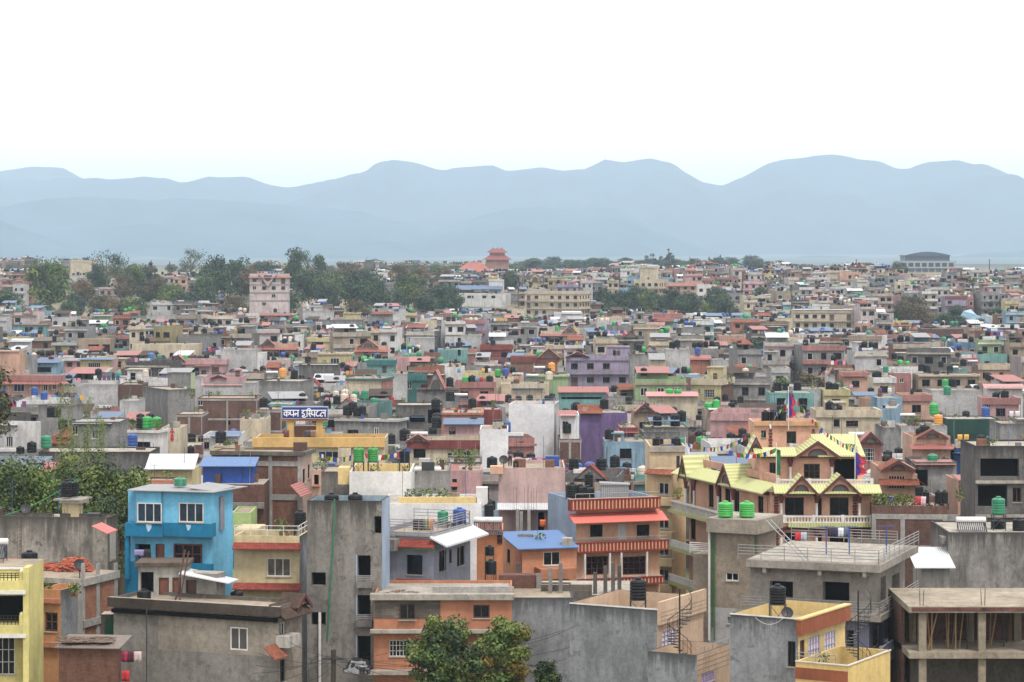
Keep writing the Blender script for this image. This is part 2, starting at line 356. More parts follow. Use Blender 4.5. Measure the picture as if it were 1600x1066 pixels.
def window_obj(kind, w, h, parent, loc, rz, name=None):
    fr, pane, nc, nr, rec, fw = WINSPEC[kind]
    w = round(w, 1); h = round(h, 1); key = (kind, w, h)
    fw = min(fw, w * .12, h * .12) if fr else 0
    if key not in WCACHE:
        a = MB(); p = MB()
        p.poly([(0, rec, 0), (w, rec, 0), (w, rec, h), (0, rec, h)], pane)
        if fr:
            y0, y1 = rec - .07, rec - .003
            if kind == 'r': y0, y1 = -.07, rec
            a.box(0, fw, y0, y1, 0, h, fr); a.box(w - fw, w, y0, y1, 0, h, fr); a.box(fw, w - fw, y0, y1, 0, fw, fr); a.box(fw, w - fw, y0, y1, h - fw, h, fr)
            for i in range(1, nc): x = w * i / nc; a.box(x - fw * .42, x + fw * .42, y0 + .012, y1, fw, h - fw, fr)
            for j in range(1, nr): z = h * j / nr; a.box(fw, w - fw, y0 + .02, y1, z - fw * .35, z + fw * .35, fr)
            if kind in 'w,w3,wc,b,b3,g,g3,dk,bb,l': a.box(-.06, w + .06, -.07, rec - .07, -.07, -.004, SLAB)
        WCACHE[key] = (a.data('window') if fr else None, p.data('pane'))
    a, p = WCACHE[key]; nm = name or ('door' if kind in ('d', 'dd', 'wd') else 'window')
    if a:
        o = link(nm, a, parent, loc, rz); link('pane' if nm == 'window' else 'door_leaf', p, o)
    else: link('opening', p, parent, loc, rz)  # near-black back panel: the darkness of an unlit interior put into its colour
class H:
    def __init__(s, name, label, cat, xl, xc, xr, yt, Y, a, dep, wall, ph=.9, roof=None, pt_=.13, zb=None, yb=None, group=None, capm=None, wallB=None):
        s.Y, s.a, s.ca, s.sa = Y, R(a), cos(R(a)), sin(R(a))
        s.C = (wx(xc, Y), Y); s.gz = ground(*s.C) if zb is None else zb
        s.root = thing(name, label, cat, (s.C[0], Y, s.gz), -s.a, group)
        s.LA = s.tt('A', xl) if xl < xc else dep
        s.LB = s.tt('B', xr) if xr > xc and a > 2 and s.sa - (xr - CX) / F * s.ca > .04 else dep
        if Y > 215: s.LB = min(s.LB, 14)
        s.zt = wz(yt, Y) - s.gz; s.ph = ph; s.wall = wall; s.wallB = wallB or wall; s.roof = roof or TERR; s.pth = pt_; s.capm = capm
        s.holes = {'A': [], 'B': []}; s.lay = {'A': [], 'B': []}; s.parts = {}
        xs = [s.C[0], s.C[0] - s.LA * s.ca, s.C[0] + s.LB * s.sa, s.C[0] - s.LA * s.ca + s.LB * s.sa]
        ys = [Y, Y + s.LA * s.sa, Y + s.LB * s.ca, Y + s.LA * s.sa + s.LB * s.ca]
        CLAIMS.append((xl, max(xr, xc), yt, yb or yt + 4.4 * F / Y, Y, min(xs), max(xs), min(ys), max(ys)))
    def tt(s, f, px, d=0):
        q = (px - CX) / F
        nx, ny = ((-s.sa, -s.ca) if f == 'A' else (s.ca, -s.sa)); Xc, Yc = s.C[0] + nx * d, s.C[1] + ny * d
        return (Xc - q * Yc) / (q * s.sa + s.ca) if f == 'A' else (q * Yc - Xc) / max(s.sa - q * s.ca, .02)
    def zz(s, f, t, py, d=0):
        ny = -s.ca if f == 'A' else -s.sa
        y = s.C[1] + ny * d + (t * s.sa if f == 'A' else t * s.ca)
        return wz(py, y) - s.gz
    def rect(s, f, x0, y0, x1, y1, d=0):
        t0, t1 = sorted((s.tt(f, x0, d), s.tt(f, x1, d))); tm = (t0 + t1) / 2
        return t0, t1, s.zz(f, tm, y1, d), s.zz(f, tm, y0, d)
    def loc(s, f, t, d, z): return (-t, -d, z) if f == 'A' else (d, t, z)
    def hole(s, f, x0, y0, x1, y1, kind='w'):
        t0, t1, z0, z1 = s.rect(f, x0, y0, x1, y1)
        s.hole_m(f, t0, t1, z0, z1, kind)
    def hole_m(s, f, t0, t1, z0, z1, kind):
        L = s.LA if f == 'A' else s.LB
        t0 = max(.05, t0); t1 = min(L - .05, t1); z0 = max(.05, z0); z1 = min(s.zt - .05, z1)
        if t1 - t0 < .2 or z1 - z0 < .2: return
        w, h = round(t1 - t0, 1), round(z1 - z0, 1); t1 = t0 + w; z1 = z0 + h
        rec = WINSPEC[kind][4]; s.holes[f].append((t0, t1, z0, z1, rec))
        if f == 'A': window_obj(kind, w, h, s.root, (-t1, 0, z0), 0)
        else: window_obj(kind, w, h, s.root, (0, t0, z0), pi / 2)
    def layer(s, f, py, m):
        "below this row of the photo the face is made of m"
        for k in f: s.lay[k].append((s.zz(k, 0, py), m))
    def mb(s, part):
        if part in SPLIT: s.n = getattr(s, 'n', 0) + 1; part += '#_%d' % s.n
        return s.parts.setdefault(part, MB())
    def bx(s, f, x0, y0, x1, y1, d0, d1, m, part='trim', mt=None):
        t0, t1, z0, z1 = s.rect(f, x0, y0, x1, y1, max(d0, d1)); s.bm(f, t0, t1, z0, z1, d0, d1, m, part, mt)
    def bm(s, f, t0, t1, z0, z1, d0, d1, m, part='trim', mt=None):
        b = s.mb(part)
        if f == 'A': b.box(-t0, -t1, -d0, -d1, z0, z1, m, mt)
        else: b.box(d0, d1, t0, t1, z0, z1, m, mt)
    def band(s, y0, y1, d, m, faces='AB', part='trim', over=0):
        z0, z1 = wz(y1, s.Y) - s.gz, wz(y0, s.Y) - s.gz
        s.bandm(z0, z1, d, m, faces, part)
    def bandm(s, z0, z1, d, m, faces='AB', part='trim'):
        if 'A' in faces: s.bm('A', -d if 'B' in faces else 0, s.LA, z0, z1, .003, d, m, part)
        if 'B' in faces: s.bm('B', 0, s.LB, z0, z1, .003, d, m, part)
    def rail(s, f, x0, x1, y, h, d, m=None, n=3, part='railing', step=1.2, tz=None):
        m = m or RAIL; t0, t1 = sorted((s.tt(f, x0, d), s.tt(f, x1, d)))
        z = s.zz(f, (t0 + t1) / 2, y, d) if tz is None else tz; s.railm(f, t0, t1, z, h, d, m, n, part, step)
    def railm(s, f, t0, t1, z, h, d, m=None, n=3, part='railing', step=1.2, r=.028):
        m = m or RAIL; b = s.mb(part); k = max(1, round((t1 - t0) / step))
        for i in range(k + 1):
            t = t0 + (t1 - t0) * i / k; b.tube(s.loc(f, t, d, z), s.loc(f, t, d, z + h), r, m, 5)
        for j in range(n):
            zz = z + h * (1 - j / max(n, 1) * .85); b.tube(s.loc(f, t0, d, zz), s.loc(f, t1, d, zz), r, m, 5)
    def balus(s, f, x0, x1, y0, y1, d, m, part='balustrade'):
        t0, t1, z0, z1 = s.rect(f, x0, y0, x1, y1, d); b = s.mb(part); k = int((t1 - t0) / .24)
        s.bm(f, t0, t1, z1 - .12, z1, d - .1, d + .06, m, part); s.bm(f, t0, t1, z0, z0 + .08, d - .1, d + .06, m, part)
        for i in range(k):
            t = t0 + (t1 - t0) * (i + .5) / k; p = s.loc(f, t, d, z0 + .08); q = s.loc(f, t, d, (z0 + z1) / 2); e = s.loc(f, t, d, z1 - .12)
            b.tube(p, q, .07, m, 4, .045); b.tube(q, e, .045, m, 4, .06)
        n = max(1, round((t1 - t0) / 2.4))
        for i in range(n + 1):
            t = t0 + (t1 - t0) * i / n; s.bm(f, t - .12, t + .12, z0, z1 + .06, d - .14, d + .1, m, part)
    def slope(s, f, x0, x1, yt, yb, dt, db, m, part='canopy', th=.06):
        t0, t1 = sorted((s.tt(f, x0, db), s.tt(f, x1, db))); tm = (t0 + t1) / 2
        zt, zb = s.zz(f, tm, yt, dt), s.zz(f, tm, yb, db); s.slopem(f, t0, t1, zt, zb, dt, db, m, part, th)
    def slopem(s, f, t0, t1, zt, zb, dt, db, m, part='canopy', th=.06):
        P = [s.loc(f, t0, dt, zt), s.loc(f, t1, dt, zt), s.loc(f, t1, db, zb), s.loc(f, t0, db, zb)]
        Q = [(x, y, z - th) for x, y, z in P]
        s.mb(part).mesh(P + Q, [(0, 1, 2, 3), (7, 6, 5, 4), (0, 4, 5, 1), (1, 5, 6, 2), (2, 6, 7, 3), (3, 7, 4, 0)], m)
    def gable(s, f, x0, x1, yb, yp, d0, d1, mroof, mwall, part='pediment', arch=True, mtrim=None):
        t0, t1, zb, zp = s.rect(f, x0, yp, x1, yb, d1); s.gablem(f, t0, t1, zb, zp, d0, d1, mroof, mwall, part, arch, mtrim)
    def gablem(s, f, t0, t1, zb, zp, d0, d1, mroof, mwall, part='pediment', arch=True, mtrim=None):
        "d0 inner depth, d1 face"
        tm = (t0 + t1) / 2; b = s.mb(part); mtrim = mtrim or MAROON
        L = lambda t, d, z: s.loc(f, t, d, z)
        b.mesh([L(t0, d1, zb), L(t1, d1, zb), L(tm, d1, zp), L(t0, d0, zb), L(t1, d0, zb), L(tm, d0, zp)], [(0, 1, 2), (5, 4, 3), (0, 3, 4, 1)], mwall)
        for ta in (t0, t1):
            e = .12; dx = (ta - tm) / abs(ta - tm); ze = zb - (zp - zb) / abs(ta - tm) * .25
            P = [L(ta + dx * .25, d0, ze + e), L(ta + dx * .25, d1 + .25, ze + e), L(tm, d1 + .25, zp + e), L(tm, d0, zp + e)]; Q = [(x, y, z - .08) for x, y, z in P]
            b.mesh(P + Q, [(0, 1, 2, 3), (7, 6, 5, 4), (0, 4, 5, 1), (2, 6, 7, 3), (3, 7, 4, 0)], mroof)
            P = [L(ta + dx * .25, d1 + .26, ze + e + .01), L(tm, d1 + .26, zp + e + .01), L(tm, d1 + .26, zp - .16), L(ta + dx * .25, d1 + .26, ze - .16)]
            Q = [L(ta + dx * .25, d1 + .2, ze + e + .01), L(tm, d1 + .2, zp + e + .01), L(tm, d1 + .2, zp - .16), L(ta + dx * .25, d1 + .2, ze - .16)]
            b.mesh(P + Q, [(0, 1, 2, 3), (7, 6, 5, 4), (0, 4, 5, 1), (1, 5, 6, 2), (2, 6, 7, 3), (3, 7, 4, 0)], mtrim)
        if arch:
            w_, h_ = (t1 - t0) * .23, (zp - zb) * .5; n = 8; P = [L(tm + w_ * cos(pi * i / n), d1 + .04, zb + h_ * sin(pi * i / n)) for i in range(n + 1)]
            b.poly(P, LOUV)
            for p, q in zip(P, P[1:]): b.tube(p, q, .07, mtrim, 4)
    def rods(s, f, x, y, h=1.2, d=-.3, n=4, col_h=0, m=None):
        "starter bars of an unfinished column"
        t = s.tt(f, x, d); z = s.zz(f, t, y, d); b = s.mb('starter_bars')
        if col_h: s.bm(f, t - .15, t + .15, z, z + col_h, d - .15, d + .15, m or GREY, 'column_stub')
        for i in range(n):
            a, c = (i % 2 - .5) * .2, (i // 2 % 2 - .5) * .2
            hh = h * random.uniform(.7, 1.1); b.tube(s.loc(f, t + a, d + c, z), s.loc(f, t + a * 1.4, d + c, z + col_h + hh), .016, RUST, 4)
    def roofpos(s, f, px, d, zabs=None):
        t = s.tt(f, px, d); l = Vector(s.loc(f, t, d, s.zt - s.ph)); l.rotate(Matrix.Rotation(-s.a, 3, 'Z')); l += Vector((*s.C, s.gz)); return l
    def wpos(s, f, t, d, z):
        l = Vector(s.loc(f, t, d, z)); l.rotate(Matrix.Rotation(-s.a, 3, 'Z')); return l + Vector((*s.C, s.gz))
    def face(s, b, f, mat):
        L = s.LA if f == 'A' else s.LB; hs = s.holes[f]
        lay = sorted(s.lay[f], key=lambda k: -k[0])
        def mz(z):
            m = mat
            for zl, ml in lay:
                if z < zl: m = ml
            return m
        ts = sorted({0, L} | {t for h in hs for t in h[:2]}); zs = sorted({0, s.zt} | {z for h in hs for z in h[2:4]} | {z for z, _ in lay if 0 < z < s.zt})
        P = lambda t, z, d=0: s.loc(f, t, d, z)
        for a, b2 in zip(ts, ts[1:]):
            for c, e in zip(zs, zs[1:]):
                tm, zm = (a + b2) / 2, (c + e) / 2
                if any(h[0] < tm < h[1] and h[2] < zm < h[3] for h in hs): continue
                b.poly([P(a, c), P(b2, c), P(b2, e), P(a, e)], mz(zm))
        for t0, t1, z0, z1, r in hs:
            m = mz((z0 + z1) / 2)
            for q in ([(t0, z0, 0), (t0, z1, 0), (t0, z1, r), (t0, z0, r)], [(t1, z0, 0), (t1, z0, r), (t1, z1, r), (t1, z1, 0)],
                      [(t0, z0, 0), (t0, z0, r), (t1, z0, r), (t1, z0, 0)], [(t0, z1, 0), (t1, z1, 0), (t1, z1, r), (t0, z1, r)]):
                b.poly([P(t, z, -d) for t, z, d in q], m)
    def finish(s):
        b = MB(); s.face(b, 'A', s.wall); s.face(b, 'B', s.wallB); LA, LB, zt, ph, w = s.LA, s.LB, s.zt, s.ph, s.pth
        b.poly([(-LA, 0, 0), (-LA, LB, 0), (-LA, LB, zt), (-LA, 0, zt)], s.wall); b.poly([(-LA, LB, 0), (0, LB, 0), (0, LB, zt), (-LA, LB, zt)], s.wall)
        if ph > .05:
            x0, x1, y0, y1 = -LA + w, -w, w, LB - w; zr = zt - ph
            cp = s.capm or s.wall
            for q in ([(-LA, 0), (0, 0), (x1, y0), (x0, y0)], [(0, 0), (0, LB), (x1, y1), (x1, y0)], [(0, LB), (-LA, LB), (x0, y1), (x1, y1)], [(-LA, LB), (-LA, 0), (x0, y0), (x0, y1)]):
                b.poly([(x, y, zt) for x, y in q], cp)
            for p, q in (((x0, y0), (x1, y0)), ((x1, y0), (x1, y1)), ((x1, y1), (x0, y1)), ((x0, y1), (x0, y0))):
                b.poly([(*p, zt), (*q, zt), (*q, zr), (*p, zr)], s.inner if hasattr(s, 'inner') else s.wall)
        else: x0, x1, y0, y1, zr = -LA, 0, 0, LB, zt
        r = MB(); r.poly([(x0, y0, zr), (x1, y0, zr), (x1, y1, zr), (x0, y1, zr)], s.roof)
        wo = b.build('wall', s.root); wo['zt'] = s.zt; r.build('roof', s.root); ROOFS.append(s)
        for k, v in s.parts.items():
            nm = k.split('#')[0]; v.build(nm, s.root)
        return s
# ---------------------------------------------------------------- things on roofs
TCACHE = {}
def tankmesh(m, detail=True, fat=False):
    key = (m.name, detail, fat)
    if key in TCACHE: return TCACHE[key]
    n = 20 if detail else 10; b = MB(); R_ = .5; pr = [(.5, 0)]
    k = 5 if detail else 3
    for i in range(k):
        z0, z1 = .02 + .74 * i / k, .02 + .74 * (i + 1) / k; g = .03 if detail else .02
        pr += [(.5 - g, z0), (.5, z0 + .03), (.5, z1 - .035), (.5 - g, z1 - .01)]
    pr += [(.5, .78), (.48, .84), (.36, .90), (.16, .935), (.155, .97), (.02, 1.0)]
    b.lathe(pr, m, n); me = b.data('water_tank', True)
    l = MB()
    if detail:
        l.lathe([(.17, .925), (.19, .955), (.19, .995), (.15, 1.015), (.01, 1.02)], m, 14)
    TCACHE[key] = (me, l.data('lid', True) if detail else None); return TCACHE[key]
TANKS = [0]; TKGROUP = {}
def tank(X, Y, Z, wd, ht, m, label, detail=True):
    me, lid = tankmesh(m, detail); o = link('water_tank', me, None, (X, Y, Z), random.uniform(0, 6), (wd, wd, ht))
    cn = 'water tank'; tag(o, label, cn, 'water tanks on the roofs'); TANKS[0] += 1
    if lid: link('lid', lid, o)
    return o
def tank_px(x, yb, wpx, hpx, Y, m, label, rz=None, detail=True):
    s = Y / F; X, Z = wx(x, Y), wz(yb, Y)
    if rz is not None and Z - rz > .25:
        st = MB(); r = wpx * s * .5; st.box(-r, r, -r, r, Z - rz - .06, Z - rz - .005, STEEL)
        for a in (-1, 1):
            for c in (-1, 1): st.tube((a * r * .9, c * r * .9, 0), (a * r * .9, c * r * .9, Z - rz - .06), .035, STEEL, 5)
            st.tube((a * r * .9, -r * .9, .2), (-a * r * .9, -r * .9, Z - rz - .1), .02, STEEL, 4)
        o = st.build('tank_stand'); o.location = (X, Y, rz)
        tag(o, 'steel frame stand under the ' + ' '.join(label.split()[:11]), 'tank stand', 'steel tank stands')
    return tank(X, Y, Z, wpx * s, hpx * s, m, label, detail)
def on(h, d, m, pxs, label, f='A', w=1.25, ht=1.5, detail=False, up=0):
    "tanks standing on the roof of house h at columns pxs"
    for i, px in enumerate(pxs):
        p = h.roofpos(f, px, -d); side = ['left', 'right'] if len(pxs) == 2 else ['left', 'middle', 'right'] if len(pxs) == 3 else [''] * 9
        lb = label if len(pxs) == 1 else side[i] + ' ' + label
        tank(p.x, p.y, p.z + up + (.0 if up else .002), w, ht, m if not isinstance(m, list) else m[i], lb, detail)
def solar(X, Y, Z, L, label, rz=0, s=1.0):
    t = thing('solar_water_heater', label, 'solar heater', (X, Y, Z), rz, 'solar water heaters on the roofs')
    b = MB(); b.lathe([(.02, -L / 2), (.2, -L / 2), (.24, -L / 2 + .05), (.24, L / 2 - .05), (.2, L / 2), (.02, L / 2)], TRIM, 16, (0, 0, 1.25), 'x'); b.build('cylinder', t, True)
    c = MB(); n = max(6, int(L / .14))
    for i in range(n): x = -L / 2 + L * (i + .5) / n; c.tube((x, -.1, 1.15), (x, -1.1, .3), .035, GLASSB, 5)
    c.build('tubes', t); f = MB()
    for x in (-L / 2 + .1, L / 2 - .1): f.tube((x, .1, 0), (x, 0, 1.05), .03, STEEL, 5); f.tube((x, -1.15, 0), (x, -1.15, .3), .03, STEEL, 5); f.tube((x, 0, 1.05), (x, -1.15, .25), .03, STEEL, 5)
    f.tube((-L / 2, -1.15, .28), (L / 2, -1.15, .28), .04, STEEL, 5); f.build('frame', t); return t
def dish(X, Y, Z, r, label, rz=0, m=None):
    t = thing('satellite_dish', label, 'satellite dish', (X, Y, Z), rz, 'satellite dishes'); b = MB(); n = 18; P = [Vector((0, 0, -.18 * r))]; m = m or BLACKM
    for k, f in enumerate((.5, 1)):
        for i in range(n): a = 2 * pi * i / n; P.append(Vector((cos(a) * r * f, sin(a) * r * f, -.18 * r + .3 * r * f * f)))
    M = Matrix.Rotation(R(62), 4, 'X'); P = [M @ p + Vector((0, 0, .5 + r)) for p in P]
    b.mesh(P, [(0, 1 + i, 1 + (i + 1) % n) for i in range(n)] + [(1 + i, 1 + n + i, 1 + n + (i + 1) % n, 1 + (i + 1) % n) for i in range(n)], m)
    b.build('reflector', t, True); c = MB(); c.tube((0, 0, 0), (0, .05, .5 + r), .04, STEEL); c.tube((0, 0, .5 + r * .3), (0, -r * .9, .6 + r * 1.3), .02, STEEL, 4); c.build('mount', t); return t
def garment(X, Y, Z, w, h, m, label, kind='cloth'):
    "hangs down from Z"
    b = MB(); n = 7; ph = random.random() * 6; P = []
    for j in range(4):
        for i in range(n): P.append((w * (i / (n - 1) - .5), .05 * sin(ph + i * 1.7) * (j + .4) / 2 + .02 * j, -h * j / 3 + (.02 * sin(i * 2 + ph) if j == 3 else 0)))
    k = [(j * n + i, j * n + i + 1, (j + 1) * n + i + 1, (j + 1) * n + i) for j in range(3) for i in range(n - 1) if not (kind == 'trousers' and j > 0 and i == 2 or kind == 'trousers' and j > 0 and i == 3)]
    if kind == 'shirt': P += [(-w * .75, 0, -h * .1), (-w * .72, 0, -h * .45), (w * .75, 0, -h * .1), (w * .72, 0, -h * .45)]; k += [(0, n, len(P) - 3, len(P) - 4), (n - 1, 2 * n - 1, len(P) - 1, len(P) - 2)]
    b.mesh(P, k, m); me = b.data(kind, True); o = link('laundry_' + kind, me, None, (X, Y, Z)); so = o.modifiers.new('thick', 'SOLIDIFY'); so.thickness = .015
    return tag(o, label, 'laundry', 'washing hung out to dry')
def cable(P, Q, sag, r, name, label, cat, m=None, group=None, n=14):
    P = Vector(P); Q = Vector(Q); pts = [P.lerp(Q, i / n) - Vector((0, 0, sag * 4 * (i / n) * (1 - i / n))) for i in range(n + 1)]
    b = MB(); b.path([p - P for p in pts], r, m or BLACKM, 4); o = b.build(name); o.location = P; return tag(o, label, cat, group)
FLAGM = [plain(c, .8, 0, .15, .2) for c in ((52, 78, 168), (222, 222, 220), (196, 44, 48), (44, 128, 66), (232, 206, 60))]
def flags(P, Q, sag, n, label, size=.36):
    P = Vector(P); Q = Vector(Q); t = thing('prayer_flag_string', label, 'prayer flags', P, 0, 'strings of prayer flags'); D = Q - P; k = 24
    f = lambda u: D * u - Vector((0, 0, sag * 4 * u * (1 - u))); b = MB(); b.path([f(i / k) for i in range(k + 1)], .012, STEEL, 3); b.build('cord', t)
    u = Vector((D.x, D.y, 0)).normalized()
    for i in range(n):
        c = f((i + .5) / n); g = MB(); h = size * random.uniform(.85, 1.1); w_ = size * random.uniform(.75, 1.05) / 2; tw = random.uniform(-.3, .3); ti = Vector((tw, random.uniform(-.3, .3), 0)) * h
        a, e = f((i + .5) / n - w_ / D.length) - c, f((i + .5) / n + w_ / D.length) - c
        g.mesh([a, e, e * .95 + ti + Vector((0, 0, -h)), a * .95 + ti + Vector((0, .05, -h))], [(0, 1, 2, 3)], FLAGM[i % 5]); o = g.build('flag', t); o.location = c
    return t
def plant(X, Y, Z, s, label, m=None, group='potted plants on the terraces'):
    t = thing('potted_plant', label, 'plant', (X, Y, Z), 0, group); b = MB(); b.lathe([(.12 * s, 0), (.17 * s, .26 * s), (.15 * s, .26 * s)], plain((150, 92, 66), .7), 8); b.build('pot', t)
    c = MB()
    for i in range(90):
        a = random.random() * 6.28; r = random.random() ** .5 * .42 * s; z = s * (.25 + random.random() * .75); p = Vector((cos(a) * r, sin(a) * r, z)); q = random.uniform(.05, .09) * s
        u = Vector((random.gauss(0, 1), random.gauss(0, 1), random.gauss(0, .6))).normalized(); v = u.orthogonal() * q; w_ = u.cross(v); c.poly([p - v, p + w_ * .6, p + v, p - w_ * .6], m or LEAF[i % 2])
    c.build('foliage', t); return t
LEAF = [leafmat((92, 112, 50), (66, 88, 42)), leafmat((124, 136, 62), (88, 104, 48)), leafmat((60, 80, 44), (44, 62, 36))]
LEAFD = [leafmat((60, 84, 56), (44, 66, 46)), leafmat((78, 98, 58), (56, 78, 50)), leafmat((50, 68, 52), (40, 56, 44))]
LEAFC = [leafmat((36, 58, 50), (30, 48, 42))]
LEAFY = [leafmat((134, 142, 76), (104, 118, 58)), leafmat((96, 116, 58), (74, 94, 48))]
LEAFB = [leafmat((116, 92, 62), (88, 78, 52)), leafmat((92, 84, 56), (70, 76, 48))]
BARK = plain((92, 80, 66), .9); BARKD = plain((60, 52, 44), .9)
# ---------------------------------------------------------------- trees
def crownmesh(kind, seed, leaves=1400, ls=.045, mats=None, nclump=26, shape=(.5, .5, .5), z0=.3, ztop=1.0, rs=1.0):
    "crown in a unit height box, base of tree at the origin"
    rnd = random.Random(seed); b = MB(); cz = (z0 + ztop) / 2; hz_ = (ztop - z0) / 2; mats = mats or LEAFD; cl = []
    for i in range(nclump):
        while True:
            p = Vector((rnd.uniform(-1, 1), rnd.uniform(-1, 1), rnd.uniform(-1, 1)))
            if kind == 'cone':
                if math.hypot(p.x, p.y) < (1 - p.z) / 2 * .9 + .02: break
            elif kind == 'poplar':
                if math.hypot(p.x, p.y) < .62 * math.sqrt(max(0, 1 - abs(p.z) ** 2.5)): break
            elif .25 < p.length < .86 and (p.z > -.7): break
        c = Vector((p.x * shape[0], p.y * shape[1], cz + p.z * hz_)); r = rs * rnd.uniform(.14, .26) * (shape[0] + hz_) * (1.0 if kind != 'cone' else .62 * (1.2 - (p.z + 1) / 2))
        cl.append((c, r, rnd.choice(mats)))
    per = leaves // nclump
    for c, r, m in cl:
        for k in range(per):
            d = Vector((rnd.gauss(0, 1), rnd.gauss(0, 1), rnd.gauss(0, .8))).normalized(); p = c + Vector((d.x, d.y, d.z * .75)) * r * rnd.uniform(.55, 1.08)
            nrm = (d + Vector((rnd.gauss(0, .5), rnd.gauss(0, .5), rnd.gauss(0, .5) + .3))).normalized(); q = ls * rnd.uniform(.6, 1.4); u = nrm.orthogonal().normalized()
            u.rotate(Matrix.Rotation(rnd.random() * 6.28, 3, nrm)); v = nrm.cross(u) * .55
            b.poly([p - u * q, p - v * q, p + u * q, p + v * q], m)
    t = MB(); top = Vector((rnd.uniform(-.03, .03), 0, z0 + (ztop - z0) * .55)); tr = .028 if kind != 'poplar' else .02
    if kind == 'cone': top = Vector((0, 0, ztop * .93))
    mid = Vector((rnd.uniform(-.02, .02), rnd.uniform(-.02, .02), z0 * .8)); t.tube((0, 0, -.03), mid, tr * 1.3, BARK, 7, tr); t.tube(mid, top, tr, BARK, 7, tr * .4)
    for c, r, m in cl[:12]:
        a = mid.lerp(top, rnd.random()); e = a.lerp(c, .5) - Vector((0, 0, .01)); t.tube(a, e, tr * .45, BARK, 5, tr * .3); t.tube(e, c, tr * .3, BARK, 4, tr * .12)
    return b.data('crown'), t.data('trunk')
def baremesh(seed, mats, leaves=300):
    rnd = random.Random(seed); t = MB(); b = MB()
    def grow(p, d, L, r, k):
        q = p + d * L; t.tube(p, q, r, BARKD, 5 if k < 2 else 3, r * .65)
        if k == 5:
            for i in range(leaves // 60 + 1):
                o = q + Vector((rnd.gauss(0, 1), rnd.gauss(0, 1), rnd.gauss(0, 1))) * .02; u = Vector((rnd.gauss(0, 1), rnd.gauss(0, 1), rnd.gauss(0, 1))).normalized() * .014; v = u.orthogonal().normalized() * .009
                b.poly([o - u, o - v, o + u, o + v], rnd.choice(mats))
            return
        for i in range(3 if k < 3 else 2):
            e = (d + Vector((rnd.gauss(0, .45), rnd.gauss(0, .45), rnd.gauss(0, .22)))).normalized(); grow(q, e, L * rnd.uniform(.66, .86), r * .62, k + 1)
    grow(Vector((0, 0, -.02)), Vector((0, 0, 1)), .24, .028, 0); return b.data('crown'), t.data('trunk')
TREES = {}
def treedef(key, cr, tr):
    TREES[key] = (cr, tr)
for i in range(4): treedef('broad%d' % i, *crownmesh('broad', 10 + i, 4200, .028, LEAFD, 44, (.42, .42, .5), .12))
for i in range(2): treedef('light%d' % i, *crownmesh('broad', 20 + i, 4000, .028, LEAF, 40, (.42, .42, .5), .12))
for i in range(3): treedef('poplar%d' % i, *crownmesh('poplar', 30 + i, 3200, .026, LEAFD, 34, (.3, .3, .5), .12))
for i in range(2): treedef('cone%d' % i, *crownmesh('cone', 40 + i, 3800, .024, LEAFC, 40, (.3, .3, .5), .04))
for i in range(3): treedef('brown%d' % i, *crownmesh('broad', 50 + i, 3200, .026, LEAFB, 36, (.42, .42, .5), .14))
for i in range(2): treedef('bare%d' % i, *baremesh(60 + i, LEAFB, 200))
for i in range(2): treedef('open%d' % i, *crownmesh('broad', 70 + i, 900, .02, LEAFD, 15, (.5, .5, .5), .35))
def palm():
    b = MB(); t = MB(); t.tube((0, 0, -.02), (.01, 0, .82), .016, BARK, 6, .012); rnd = random.Random(4)
    for i in range(70):
        d = Vector((rnd.gauss(0, 1), rnd.gauss(0, 1), rnd.gauss(.2, .7))).normalized(); e = Vector((0, 0, .84)) + d * .15; u = d.orthogonal().normalized() * .016
        b.poly([(0, 0, .84), e * .98 + u, e - Vector((0, 0, .02)), e * .98 - u], LEAFD[i % 3])
    return b.data('crown'), t.data('trunk')
treedef('palm', *palm())
TREELOG = []
def tree(kind, X, Y, Z, h, label, wide=1.0, cat='tree', group='trees', name=None, claim=True):
    cr, tr = TREES[kind]; nm = name or {'cone': 'conifer_tree', 'palm': 'palm_tree'}.get(kind.rstrip('0123'), 'tree')
    t = thing(nm, label, cat, (X, Y, Z), random.uniform(0, 6.28), group); t.scale = (h * wide, h * wide, h)
    link('trunk', tr, t); link('crown', cr, t); TREELOG.append(t); return t
def tree_px(kind, x, yt, yb, Y, label, wide=1.0, **k):
    wide *= .84 if 950 < Y < 1300 else 1
    s = Y / F; X = wx(x, Y); z = wz(yb, Y); zg = ground(X, Y); z = min(z, zg) if abs(z - zg) < 3 else zg
    h = wz(yt, Y) - z; CLAIMS.append((x - h * wide * .4 / s, x + h * wide * .4 / s, yt, yb - 12, Y, X - 3, X + 3, Y - 3, Y + 3))
    return tree(kind, X, Y, z, h, label, wide, **k)
